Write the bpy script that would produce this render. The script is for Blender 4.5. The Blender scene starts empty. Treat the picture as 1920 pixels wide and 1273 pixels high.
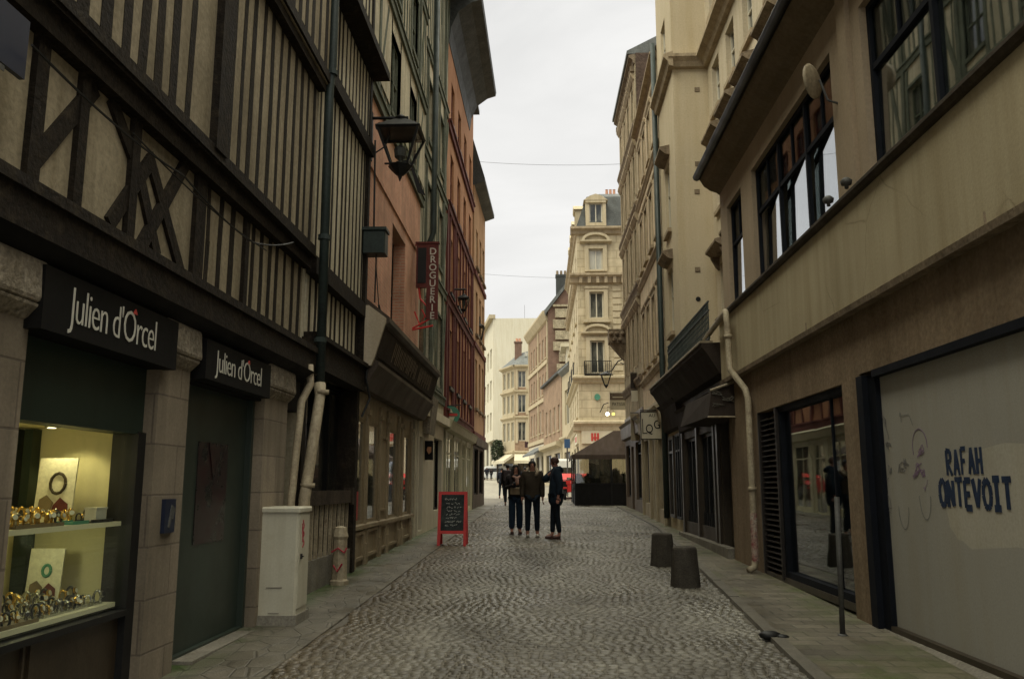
import bpy, math, random
from mathutils import Vector, Matrix
random.seed(7)
sc = bpy.context.scene
COL = sc.collection
ORG = {}
R = math.radians
SL = .019
def gz(y): return SL * max(-30., min(y, 150.))

# ------------------------------------------------------------------ camera
F_, CX_, CY_ = 1600., 960., 636.5
PITCH = math.atan((910 - CY_) / F_); YAW = math.atan(60 * math.cos(PITCH) / F_); EYE = 1.55
cd = bpy.data.cameras.new('camera'); cam = bpy.data.objects.new('camera', cd); COL.objects.link(cam)
cd.sensor_width = 36; cd.lens = 30; cd.clip_start = .05; cd.clip_end = 3000
cam.location = (0, 0, EYE); cam.rotation_euler = (R(90) + PITCH, 0, YAW)
sc.camera = cam
_f = Vector((-math.sin(YAW) * math.cos(PITCH), math.cos(YAW) * math.cos(PITCH), math.sin(PITCH)))
_r = Vector((math.cos(YAW), math.sin(YAW), 0)); _u = _r.cross(_f)
def at(px, py, X):                       # where the facade plane x = X shows at a picture point -> (y, z)
    d = _f + _r * ((px - CX_) / F_) - _u * ((py - CY_) / F_)
    t = X / d.x
    return (d.y * t, EYE + d.z * t)

# ------------------------------------------------------------------ materials
def nodes(name):
    m = bpy.data.materials.new(name); m.use_nodes = True
    nt = m.node_tree; nt.nodes.clear()
    o = nt.nodes.new('ShaderNodeOutputMaterial'); b = nt.nodes.new('ShaderNodeBsdfPrincipled')
    nt.links.new(b.outputs[0], o.inputs[0])
    return m, nt, b, o
def N(nt, t, **k):
    n = nt.nodes.new('ShaderNode' + t)
    for a, v in k.items():
        if a.startswith('i_'):
            key = a[2:]; key = int(key) if key.isdigit() else key.replace('_', ' ')
            n.inputs[key].default_value = v
        else: setattr(n, a, v)
    return n
def c4(c): return (c[0], c[1], c[2], 1)
def mixc(nt, a, b, f, mode='MIX'):
    n = N(nt, 'MixRGB', blend_type=mode)
    for i, v in ((1, a), (2, b), (0, f)):
        if hasattr(v, 'links') or hasattr(v, 'is_output'): nt.links.new(v, n.inputs[i])
        elif i == 0: n.inputs[0].default_value = v
        else: n.inputs[i].default_value = c4(v)
    return n.outputs[0]
def ramp(nt, src, a, b, ca=(0, 0, 0), cb=(1, 1, 1)):
    n = N(nt, 'ValToRGB'); n.color_ramp.elements[0].position = a; n.color_ramp.elements[1].position = b
    n.color_ramp.elements[0].color = c4(ca); n.color_ramp.elements[1].color = c4(cb)
    nt.links.new(src, n.inputs[0]); return n.outputs[0]
def pos(nt, scale=(1, 1, 1), obj=False):
    g = N(nt, 'TexCoord').outputs['Object'] if obj else N(nt, 'NewGeometry').outputs['Position']
    m = N(nt, 'Mapping'); m.inputs['Scale'].default_value = scale
    nt.links.new(g, m.inputs[0]); return m.outputs[0]
def noise(nt, vec, scale, detail=5, rough=.6, dist=0):
    n = N(nt, 'TexNoise', i_Scale=scale, i_Detail=detail, i_Roughness=rough, i_Distortion=dist)
    nt.links.new(vec, n.inputs['Vector']); return n.outputs[0]
def bump(nt, b, h, s, d=.02):
    n = N(nt, 'Bump', i_Strength=s, i_Distance=d); nt.links.new(h, n.inputs['Height']); nt.links.new(n.outputs[0], b.inputs['Normal'])
def surf(name, c, rough=.8, var=.3, sc1=1.2, streak=.0, fine=.12, fsc=30, bmp=.25, bd=.01, c2=None, grime=None, metal=0, obj=False, crack=0):
    """weathered surface: c drifting to c2 in patches, rain streaks, fine grain and relief"""
    m, nt, b, o = nodes(name)
    p = pos(nt, obj=obj)
    c2 = c2 or tuple(x * (1 - var) for x in c)
    n1 = noise(nt, p, sc1, 6)
    col = mixc(nt, c, c2, ramp(nt, n1, .35, .68))
    n2 = noise(nt, p, fsc, 4)
    lo = 1 - fine * 1.5; hi = 1 + fine * .5
    col = mixc(nt, col, ramp(nt, n2, .3, .7, (lo,) * 3, (hi,) * 3), 1, 'MULTIPLY')
    if streak:
        n3 = noise(nt, pos(nt, (3.2, 3.2, .22), obj), 1.6, 5)
        s = 1 - streak
        col = mixc(nt, col, ramp(nt, n3, .42, .72, (1, 1, 1), (s, s * .97, s * .9)), 1, 'MULTIPLY')
    if grime:
        n4 = noise(nt, p, sc1 * 3.1, 7, .7)
        col = mixc(nt, col, grime, ramp(nt, n4, .52, .72))
    if crack:      # hairline cracks wandering through the render
        dv = mixc(nt, p, N(nt, 'TexNoise', i_Scale=2.2, i_Detail=5).outputs[1], .22)
        v = N(nt, 'TexVoronoi', i_Scale=crack, feature='DISTANCE_TO_EDGE'); nt.links.new(dv, v.inputs['Vector'])
        ln = ramp(nt, v.outputs['Distance'], .0, .006, (.7, .68, .64), (1, 1, 1)); mk = ramp(nt, noise(nt, p, .6, 2), .5, .58)
        col = mixc(nt, col, mixc(nt, (1, 1, 1), ln, mk), 1, 'MULTIPLY')
    nt.links.new(col, b.inputs['Base Color'])
    nt.links.new(ramp(nt, n1, .2, .8, (max(rough - .12, 0),) * 3, (min(rough + .12, 1),) * 3), b.inputs['Roughness'])
    b.inputs['Metallic'].default_value = metal
    b.inputs['Specular IOR Level'].default_value = .5 if rough < .5 else (.3 if rough < .7 else .15)
    if bmp: bump(nt, b, n2, bmp, bd)
    return m
def brick(name, c1, c2, mortar, bw=.22, bh=.065, rough=.85, streak=.2, msize=.012, off=.5, spread=None):
    m, nt, b, o = nodes(name)
    g = N(nt, 'NewGeometry'); s = N(nt, 'SeparateXYZ'); nt.links.new(g.outputs['Position'], s.inputs[0])
    a = N(nt, 'Math', operation='ADD'); nt.links.new(s.outputs[0], a.inputs[0]); nt.links.new(s.outputs[1], a.inputs[1])
    cb = N(nt, 'CombineXYZ'); nt.links.new(a.outputs[0], cb.inputs[0]); nt.links.new(s.outputs[2], cb.inputs[1])
    t = N(nt, 'TexBrick', i_Scale=1, i_Mortar_Size=msize, i_Brick_Width=bw, i_Row_Height=bh, i_Bias=0., i_Mortar_Smooth=.3)
    t.offset = off
    t.inputs['Color1'].default_value = c4(c1); t.inputs['Color2'].default_value = c4(c2); t.inputs['Mortar'].default_value = c4(mortar)
    nt.links.new(cb.outputs[0], t.inputs['Vector'])
    p = pos(nt)
    col = mixc(nt, t.outputs[0], ramp(nt, noise(nt, p, 1.3, 6), .3, .7, (.7, .68, .64), (1.12, 1.1, 1.08)), 1, 'MULTIPLY')
    col = mixc(nt, col, ramp(nt, noise(nt, pos(nt, (3, 3, .25)), 1.5), .42, .75, (1, 1, 1), (1 - streak,) * 3), 1, 'MULTIPLY')
    nf = noise(nt, p, 45, 4)
    col = mixc(nt, col, ramp(nt, nf, .3, .7, (.82,) * 3, (1.08,) * 3), 1, 'MULTIPLY')
    nt.links.new(col, b.inputs['Base Color']); b.inputs['Roughness'].default_value = rough
    h = mixc(nt, ramp(nt, t.outputs[1], 0, 1, (1, 1, 1), (0, 0, 0)), nf, .25)
    bump(nt, b, h, .5, .008)
    return m
def glassm(name, tint=(.75, .8, .78), r0=.04, k=.9, bm=.08):
    """clear pane: what is behind it, and a mirror that grows towards grazing angles"""
    m, nt, b, o = nodes(name); nt.nodes.remove(b)
    tr = N(nt, 'BsdfTransparent', i_Color=c4(tint)); gl = N(nt, 'BsdfGlossy', i_Roughness=.02, i_Color=(.95, .97, 1, 1))
    lw = N(nt, 'LayerWeight', i_Blend=.5); pw = N(nt, 'Math', operation='POWER'); pw.inputs[1].default_value = 4.2
    nt.links.new(lw.outputs['Facing'], pw.inputs[0])
    ma = N(nt, 'Math', operation='MULTIPLY_ADD', use_clamp=True); ma.inputs[1].default_value = k; ma.inputs[2].default_value = r0
    nt.links.new(pw.outputs[0], ma.inputs[0])
    mx = N(nt, 'MixShader'); nt.links.new(ma.outputs[0], mx.inputs[0]); nt.links.new(tr.outputs[0], mx.inputs[1]); nt.links.new(gl.outputs[0], mx.inputs[2])
    nt.links.new(mx.outputs[0], o.inputs[0])
    bp = N(nt, 'Bump', i_Strength=bm, i_Distance=.02); nt.links.new(noise(nt, pos(nt), 1.1, 2), bp.inputs['Height'])
    nt.links.new(bp.outputs[0], gl.inputs['Normal'])
    return m
def darkglass(name, c=(.03, .035, .035), c2=(.12, .12, .1)):
    """window glass with the dim room and pale nets behind it"""
    m, nt, b, o = nodes(name)
    n1 = noise(nt, pos(nt, (1.3, 1.3, .5)), 1.4, 3)
    col = mixc(nt, c, c2, ramp(nt, n1, .45, .6))
    nt.links.new(col, b.inputs['Base Color']); b.inputs['Roughness'].default_value = .06
    b.inputs['IOR'].default_value = 1.6
    bump(nt, b, noise(nt, pos(nt), 1.5, 2), .12, .02)
    return m
def emit(name, c, s):
    m, nt, b, o = nodes(name); nt.nodes.remove(b)
    e = N(nt, 'Emission', i_Color=c4(c), i_Strength=s); nt.links.new(e.outputs[0], o.inputs[0]); return m

M = {}
M['stucco'] = surf('old_cream_stucco', (.37, .31, .21), .9, .35, .9, .35, .18, 22, .5, .012, grime=(.22, .18, .12))
M['stucco2'] = surf('pale_old_plaster', (.62, .56, .42), .9, .25, .8, .3, .15, 22, .4, .012, grime=(.36, .33, .24))
M['timber'] = surf('dark_oiled_timber', (.016, .012, .009), .8, .4, 3, .2, .35, 26, .9, .012, c2=(.028, .021, .014), grime=(.042, .032, .02))
M['timber_old'] = surf('weathered_brown_timber', (.085, .063, .045), .8, .4, 3, .3, .35, 26, .8, .01, c2=(.045, .035, .026))
M['timber_green'] = surf('grey_green_timber', (.16, .175, .13), .8, .4, 2, .2, .25, 26, .5, .01)
M['black'] = surf('black_painted_board', (.008, .0075, .007), .7, .3, 1.5, 0, .2, 30, .15, .004)
M['blackmetal'] = surf('black_painted_iron', (.014, .014, .014), .5, .3, 4, 0, .2, 60, .2, .003)
M['letters'] = surf('cream_lettering', (.55, .53, .46), .5, .1, 4, 0, .05, 60, 0)
M['stone'] = brick('limestone_blocks', (.2, .165, .12), (.26, .215, .16), (.15, .12, .09), .83, .37, .9, .45, .008)
M['stonecap'] = surf('rough_limestone', (.34, .295, .23), .95, .35, 6, .2, .35, 28, 1, .02, grime=(.17, .14, .105))
M['greenpanel'] = surf('dark_green_steel_shutter', (.022, .036, .026), .5, .25, .9, .15, .1, 60, .1, .003)
M['greendoor'] = surf('green_grey_door_panel', (.03, .045, .035), .42, .25, .9, .15, .1, 60, .1, .003)
M['poster_dark'] = surf('dark_poster', (.012, .014, .014), .3, .3, 5, 0, .1, 30, 0, c2=(.035, .012, .014))
M['display_wall'] = surf('display_wall_cream', (.62, .57, .36), .8, .06, 1, 0, .03, 40, .05)
M['shelfw'] = surf('cream_shelf', (.72, .68, .5), .4, .08, 3, 0, .03, 40, 0)
M['brownpanel'] = surf('brown_wood_panel', (.05, .035, .02), .4, .3, 2, .3, .2, 40, .1)
M['gold'] = surf('gold_metal', (.75, .5, .16), .25, .2, 12, 0, .1, 50, 0, metal=1)
M['silver'] = surf('steel_metal', (.5, .5, .48), .25, .2, 12, 0, .1, 50, 0, metal=1)
M['dial'] = surf('watch_dial', (.75, .72, .6), .3, .2, 30, 0, .1, 50, 0)
M['darkdial'] = surf('dark_watch_dial', (.03, .03, .035), .3, .2, 30, 0, .1, 50, 0)
M['pipegreen'] = surf('painted_zinc_pipe', (.035, .05, .046), .5, .3, 3, .3, .2, 30, .2, .004)
M['pipecream'] = surf('cream_painted_pipe', (.44, .37, .255), .6, .25, 2.5, .4, .2, 30, .25, .006, grime=(.2, .15, .1))
M['cabinet'] = surf('off_white_cabinet', (.58, .55, .44), .55, .12, 1.4, .2, .06, 50, .1, .003, grime=(.45, .41, .31))
M['concrete'] = surf('grey_concrete', (.25, .23, .19), .9, .3, 4, .2, .25, 40, .5, .008)
M['redpaint'] = surf('red_spray', (.45, .03, .06), .5, .3, 8, 0, .1, 60, 0)
M['purple'] = surf('purple_marker', (.2, .12, .2), .6, .3, 8, 0, .1, 60, 0, c2=(.26, .2, .25))
M['greymark'] = surf('faded_grey_marker', (.13, .125, .125), .6, .3, 8, 0, .1, 60, 0, c2=(.22, .21, .195))
M['bluepaint'] = surf('dark_blue_brush_paint', (.012, .03, .075), .55, .3, 8, 0, .1, 60, 0)
M['oldbrick'] = brick('red_painted_brick', (.56, .25, .16), (.66, .32, .2), (.6, .4, .28), .22, .065, streak=.3)
M['fascia'] = surf('brown_shop_fascia', (.07, .05, .034), .6, .3, 1.5, .2, .2, 30, .2, .006)
M['fasciaside'] = surf('cream_fascia_end', (.52, .44, .33), .7, .15, 1.5, .2, .1, 30, .1)
M['creamwood'] = surf('ochre_cream_woodwork', (.33, .26, .16), .6, .25, 1.6, .3, .15, 30, .25, .006)
M['goldletter'] = surf('faded_gold_letters', (.15, .1, .05), .5, .3, 6, 0, .2, 40, 0)
M['orange'] = surf('orange_render', (.46, .235, .13), .85, .2, 1, .25, .12, 24, .3, .008)
M['orange2'] = surf('ochre_render', (.47, .28, .155), .85, .2, 1, .25, .12, 24, .3, .008)
M['darkred'] = surf('dark_red_timber', (.16, .048, .042), .7, .3, 2, .2, .2, 26, .3)
M['palegreen'] = surf('pale_green_shopfront', (.58, .54, .37), .6, .15, 1.6, .2, .1, 30, .15)
M['slate'] = surf('slate_roof', (.06, .065, .062), .6, .3, 2, .2, .3, 14, .8, .02)
M['slate2'] = surf('weathered_zinc_roof', (.16, .17, .165), .55, .3, 1.5, .3, .2, 14, .5, .02)
M['tile'] = surf('brown_tile_roof', (.13, .09, .07), .85, .3, 1.5, .2, .35, 12, .9, .03)
M['beige'] = surf('beige_render_band', (.43, .365, .235), .85, .14, .6, .2, .08, 40, .3, .006, grime=(.37, .31, .2), crack=.9)
M['brownrender'] = surf('brown_stained_render', (.27, .2, .13), .85, .25, 1.1, .22, .2, 24, .5, .01, grime=(.2, .14, .09), crack=1.3)
M['pinkbeige'] = surf('pinkish_render', (.36, .285, .2), .85, .15, .8, .1, .1, 30, .2, .005)
M['soffit'] = surf('soffit_boards', (.2, .155, .1), .85, .2, 1, .1, .15, 20, .2)
M['darkroofgutter'] = surf('weathered_lead_gutter', (.075, .06, .042), .7, .35, 2, .3, .2, 30, .3, .006)
M['darkgutter'] = surf('dark_zinc_gutter', (.03, .035, .035), .5, .3, 2, .3, .2, 30, .2, .004)
M['fascia2'] = surf('dark_brown_shopfront', (.075, .058, .04), .6, .3, 1.5, .3, .2, 30, .2, .006)
M['creamshop'] = surf('cream_shopfront', (.52, .44, .3), .65, .25, 1.5, .3, .1, 30, .2, .006)
M['navyframe'] = surf('dark_navy_window_frame', (.007, .009, .014), .7, .3, 3, 0, .1, 40, .1)
M['board'] = surf('grey_painted_hoarding', (.355, .34, .295), .75, .1, .6, .06, .07, 60, .25, .003, grime=(.325, .31, .265))
M['repaint'] = surf('paler_overpainted_patch', (.45, .42, .345), .75, .12, 1.5, .1, .08, 40, .18, .003)
M['steel'] = surf('galvanised_steel', (.12, .12, .115), .6, .3, 6, .2, .2, 40, .1, metal=.3)
M['louver'] = surf('dark_brown_louvers', (.03, .024, .02), .5, .3, 3, 0, .2, 30, .1)
M['render5'] = surf('warm_cream_render', (.56, .475, .33), .88, .1, .5, .1, .08, 26, .3, .006, grime=(.5, .42, .29))
M['render45'] = surf('cream_stone_render', (.56, .48, .35), .88, .14, .6, .16, .1, 26, .25, .006)
M['brickpink'] = brick('pale_pink_brick', (.62, .48, .3), (.68, .55, .37), (.62, .52, .37), .22, .065, streak=.25)
M['stonetrim'] = surf('cut_stone_trim', (.46, .37, .25), .85, .25, 2, .3, .15, 26, .4, .008)
M['darktrim'] = surf('sooty_stone_trim', (.2, .155, .11), .9, .35, 3, .35, .25, 26, .6, .012, c2=(.32, .25, .17))
M['stone6'] = surf('weathered_tuffeau', (.5, .42, .28), .9, .35, 1.6, .4, .25, 22, .6, .012, grime=(.17, .135, .09))
M['cream1'] = surf('pale_ashlar', (.53, .45, .31), .88, .12, .35, .2, .1, 16, .3, .01)
M['ashlar'] = brick('pale_ashlar_joints', (.51, .435, .295), (.56, .48, .33), (.4, .335, .22), 1.1, .5, .88, .18, .03)
M['farbrick'] = brick('far_brick', (.27, .17, .105), (.34, .22, .14), (.36, .27, .185), .24, .075, streak=.2)
M['farcream'] = surf('far_cream_render', (.5, .43, .3), .9, .12, .4, .2, .08, 16, .2)
M['white5'] = surf('pale_concrete_cladding', (.66, .62, .5), .85, .06, .2, .12, .05, 10, .15)
M['awning'] = surf('brown_canvas', (.13, .1, .085), .85, .25, 2, .2, .1, 30, .2)
M['awnbrown'] = surf('dark_brown_canvas', (.05, .038, .03), .85, .25, 2, .2, .15, 30, .2)
M['signcream'] = surf('cream_sign_board', (.62, .56, .42), .5, .1, 3, .1, .05, 40, .05)
M['signbrown'] = surf('brown_sign_board', (.16, .12, .085), .5, .2, 3, .1, .08, 40, .05)
M['red'] = surf('bright_red_paint', (.62, .035, .03), .45, .15, 4, 0, .1, 40, .1)
M['chalkboard'] = surf('slate_chalkboard', (.022, .028, .03), .7, .4, 3, .2, .3, 20, .05, c2=(.06, .07, .07))
M['chalk'] = surf('chalk', (.7, .7, .64), .9, .4, 20, 0, .4, 60, 0)
M['skin'] = surf('skin', (.36, .18, .12), .55, .15, 12, 0, .05, 80, .05)
M['skin2'] = surf('pink_skin', (.45, .22, .16), .55, .15, 12, 0, .05, 80, .05)
M['hair'] = surf('dark_hair', (.012, .009, .008), .6, .3, 40, 0, .3, 120, .5)
M['hairbrown'] = surf('brown_hair', (.07, .03, .02), .6, .3, 40, 0, .3, 120, .5)
M['jeans'] = surf('dark_blue_denim', (.018, .035, .06), .85, .3, 6, 0, .15, 120, .3)
M['trousers'] = surf('black_blue_cloth', (.012, .018, .026), .85, .3, 6, 0, .15, 120, .3)
M['coatbrown'] = surf('dark_brown_coat', (.05, .038, .026), .85, .35, 6, 0, .15, 120, .5)
M['coatnavy'] = surf('navy_coat', (.018, .03, .045), .85, .35, 6, 0, .15, 120, .5)
M['jacketgrey'] = surf('charcoal_jacket', (.03, .025, .026), .85, .35, 6, 0, .15, 120, .5)
M['fur'] = surf('cream_fur_trim', (.45, .36, .25), .95, .3, 30, 0, .3, 90, .8)
M['scarf'] = surf('rose_scarf', (.42, .26, .21), .9, .3, 20, 0, .2, 90, .5)
M['shoew'] = surf('pale_trainer', (.5, .47, .4), .6, .2, 8, 0, .1, 60, .1)
M['shoeb'] = surf('brown_leather_shoe', (.09, .035, .025), .4, .3, 8, 0, .1, 60, .1)
M['bagt'] = surf('tan_bag', (.2, .15, .09), .6, .3, 8, 0, .1, 60, .1)
M['phone'] = surf('black_phone', (.01, .01, .012), .2, .1, 8, 0, .05, 60, 0)
M['vanwhite'] = surf('white_car_paint', (.7, .7, .68), .25, .05, 1, 0, .03, 40, 0)
M['tyre'] = surf('black_rubber', (.015, .015, .015), .8, .2, 8, 0, .1, 60, .1)
M['foliage'] = surf('hedge_leaves', (.05, .065, .035), .8, .5, 6, 0, .3, 40, .3)
M['glass'] = glassm('shop_glass', (.8, .84, .8), .1, .95)
M['glassup'] = glassm('upper_window_glass', (.55, .6, .58), .22, .8, .03)
M['glasscase'] = glassm('display_glass', (.95, .97, .93), .02, .5)
M['plastic'] = glassm('clear_plastic_sheet', (.7, .7, .64), .1, .6, .3)
M['pane'] = darkglass('window_pane')
M['panepale'] = darkglass('window_pane_with_blind', (.3, .3, .26), (.5, .48, .4))
M['paneshop'] = darkglass('shop_pane', (.012, .014, .014), (.05, .045, .035))
M['winwhite'] = surf('white_window_frame', (.6, .56, .45), .6, .1, 3, .1, .05, 40, 0)
M['glassdim'] = glassm('small_upper_pane_glass', (.6, .64, .62), .06, .3, .03)
M['curtain'] = surf('grey_net_curtain', (.2, .22, .2), .9, .25, 2, .3, .1, 30, .2)
M['curtaind'] = surf('drawn_dark_curtain', (.12, .1, .085), .9, .3, 2, .4, .2, 30, .4)
M['dim'] = surf('dim_interior', (.06, .05, .04), .9, .3, 1, .1, .1, 20, 0)
M['bulb'] = emit('lit_bulb', (1, .85, .5), 14)
M['neon'] = emit('yellow_light_strip', (1, .85, .2), 1.1)
M['wire'] = surf('black_cable', (.02, .02, .02), .6, .1, 4, 0, .05, 40, 0)
M['redletter'] = surf('red_letters', (.5, .06, .05), .5, .1, 4, 0, .05, 40, 0)
M['greensign'] = surf('green_sign', (.08, .25, .17), .5, .1, 4, 0, .1, 40, 0)
M['bluesign'] = surf('blue_street_plate', (.01, .016, .04), .35, .1, 4, 0, .1, 40, 0)
M['bluesign2'] = surf('blue_sign', (.03, .08, .17), .4, .1, 4, 0, .1, 40, .1)
M['darkbrick'] = brick('sooty_brick', (.17, .09, .065), (.22, .12, .085), (.2, .15, .11), .24, .075, streak=.25)
M['roughstone'] = surf('rusticated_stone', (.5, .43, .3), .95, .4, 1.8, .2, .3, 7, 1, .05)
M['darkred2'] = surf('dark_maroon_sign', (.06, .025, .03), .5, .2, 4, 0, .1, 40, .1)
M['blackcanvas'] = surf('black_canvas', (.016, .016, .017), .7, .3, 4, .2, .2, 40, .3)
M['blackcloth'] = surf('black_cloth', (.014, .016, .024), .9, .3, 6, 0, .2, 90, .3)
M['purplegrey'] = surf('grey_backpack_cloth', (.075, .06, .065), .85, .3, 6, 0, .2, 90, .3)
M['stickers'] = surf('torn_red_and_white_stickers', (.5, .44, .34), .6, .3, 9, 0, .2, 60, .1, c2=(.22, .03, .04), grime=(.05, .03, .04))
M['bollard'] = surf('cast_concrete_bollard', (.085, .075, .062), .9, .3, 6, .2, .3, 60, .6, .008)
M['verdigris'] = surf('grey_green_ironwork', (.05, .065, .06), .6, .3, 4, 0, .2, 40, .1)

# ------------------------------------------------------------------ mesh building
class MB:
    def __init__(s): s.v = []; s.f = []; s.m = []; s.mi = 0
    def raw(s, vs, fs):
        b = len(s.v); s.v += [tuple(v) for v in vs]
        for f in fs: s.f.append([b + i for i in f]); s.m.append(s.mi)
        return s
    def hexa(s, p):          # 8 corners: bottom ring 0-3, top ring 4-7
        return s.raw(p, [(3, 2, 1, 0), (4, 5, 6, 7), (0, 1, 5, 4), (1, 2, 6, 5), (2, 3, 7, 6), (3, 0, 4, 7)])
    def box(s, x0, x1, y0, y1, z0, z1):
        return s.hexa([(x0, y0, z0), (x1, y0, z0), (x1, y1, z0), (x0, y1, z0), (x0, y0, z1), (x1, y0, z1), (x1, y1, z1), (x0, y1, z1)])
    def rbox(s, x0, x1, y0, y1, z0, z1, b):   # box with chamfered vertical and top edges
        pts = [(x0 + b, y0), (x1 - b, y0), (x1, y0 + b), (x1, y1 - b), (x1 - b, y1), (x0 + b, y1), (x0, y1 - b), (x0, y0 + b)]
        cx, cy = (x0 + x1) / 2, (y0 + y1) / 2
        ins = [(cx + (x - cx) * (1 - 2 * b / (x1 - x0)), cy + (y - cy) * (1 - 2 * b / (y1 - y0))) for x, y in pts]
        v = [(x, y, z0) for x, y in pts] + [(x, y, z1 - b) for x, y in pts] + [(x, y, z1) for x, y in ins]
        f = [tuple(range(7, -1, -1)), tuple(range(16, 24))]
        for r in (0, 8):
            for i in range(8): j = (i + 1) % 8; f.append((r + i, r + j, r + 8 + j, r + 8 + i))
        return s.raw(v, f)
    def tube(s, pts, r, n=8, cap=True):
        pts = [Vector(p) for p in pts]; rs = r if isinstance(r, (list, tuple)) else [r] * len(pts)
        vs = []; fs = []; prev = None
        for i, p in enumerate(pts):
            t = (pts[min(i + 1, len(pts) - 1)] - pts[max(i - 1, 0)]).normalized()
            a = prev if prev is not None else (Vector((0, 0, 1)) if abs(t.z) < .9 else Vector((1, 0, 0)))
            a = (a - t * a.dot(t))
            if a.length < 1e-4: a = t.orthogonal()
            a.normalize(); b = t.cross(a); prev = a
            for k in range(n):
                w = 2 * math.pi * k / n; vs.append(p + (a * math.cos(w) + b * math.sin(w)) * rs[i])
        for i in range(len(pts) - 1):
            for k in range(n):
                j = (k + 1) % n; fs.append((i * n + k, i * n + j, (i + 1) * n + j, (i + 1) * n + k))
        if cap: fs.append(tuple(range(n - 1, -1, -1))); fs.append(tuple(range((len(pts) - 1) * n, len(pts) * n)))
        return s.raw(vs, fs)
    def lathe(s, prof, c=(0, 0, 0), n=16, sx=1, sy=1):
        vs = []; fs = []
        for r, z in prof:
            for k in range(n):
                w = 2 * math.pi * k / n; vs.append((c[0] + r * math.cos(w) * sx, c[1] + r * math.sin(w) * sy, c[2] + z))
        for i in range(len(prof) - 1):
            for k in range(n):
                j = (k + 1) % n; fs.append((i * n + k, i * n + j, (i + 1) * n + j, (i + 1) * n + k))
        fs.append(tuple(range(n - 1, -1, -1))); fs.append(tuple(range((len(prof) - 1) * n, len(prof) * n)))
        return s.raw(vs, fs)
    def ball(s, c, r, n=10, m=7, sx=1, sy=1, sz=1):
        return s.lathe([(r * math.sin(math.pi * i / m) + 1e-4, -r * sz * math.cos(math.pi * i / m)) for i in range(m + 1)], c, n, sx, sy)
    def prism(s, poly, off):   # closed 3-D polygon swept by a vector
        n = len(poly); off = Vector(off); vs = [Vector(p) for p in poly]; vs += [v + off for v in vs]
        return s.raw(vs, [tuple(range(n - 1, -1, -1)), tuple(range(n, 2 * n))] + [(i, (i + 1) % n, n + (i + 1) % n, n + i) for i in range(n)])
    def build(s, name, mat, parent=None, smooth=False, loc=None, local=False):
        org = Vector((0, 0, 0))
        if parent is not None: org = ORG.get(parent.name, org)
        if parent is None and loc is not None: org = Vector(loc)
        me = bpy.data.meshes.new(name)
        vs = s.v if local else [(x - org.x, y - org.y, z - org.z) for x, y, z in s.v]
        me.from_pydata(vs, [], s.f)
        for m_ in (mat if isinstance(mat, (list, tuple)) else [mat]): me.materials.append(m_ if not isinstance(m_, str) else M[m_])
        me.polygons.foreach_set('material_index', s.m)
        if smooth: me.polygons.foreach_set('use_smooth', [True] * len(s.f))
        me.update()
        o = bpy.data.objects.new(name, me); COL.objects.link(o)
        if parent is not None: o.parent = parent
        elif loc is not None: o.location = loc
        ORG[o.name] = org
        return o
def fixn(o):
    import bmesh
    bm = bmesh.new(); bm.from_mesh(o.data); bmesh.ops.recalc_face_normals(bm, faces=bm.faces); bm.to_mesh(o.data); bm.free(); return o
def tag(o, label=None, cat=None, group=None, kind=None):
    if label: o['label'] = label
    if cat: o['category'] = cat
    if group: o['group'] = group
    if kind: o['kind'] = kind
    return o
def thing(name, label, cat, loc, group=None, rz=0):
    o = bpy.data.objects.new(name, None); COL.objects.link(o); o.location = loc; o.rotation_euler = (0, 0, rz)
    o.empty_display_size = .2; ORG[o.name] = Vector(loc)
    return tag(o, label, cat, group)
def copy_tree(o, parent=None):
    c = o.copy(); COL.objects.link(c)
    ORG[c.name] = ORG.get(o.name, Vector((0, 0, 0)))
    if parent is not None: c.parent = parent
    for ch in list(o.children): copy_tree(ch, c)
    return c

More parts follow.
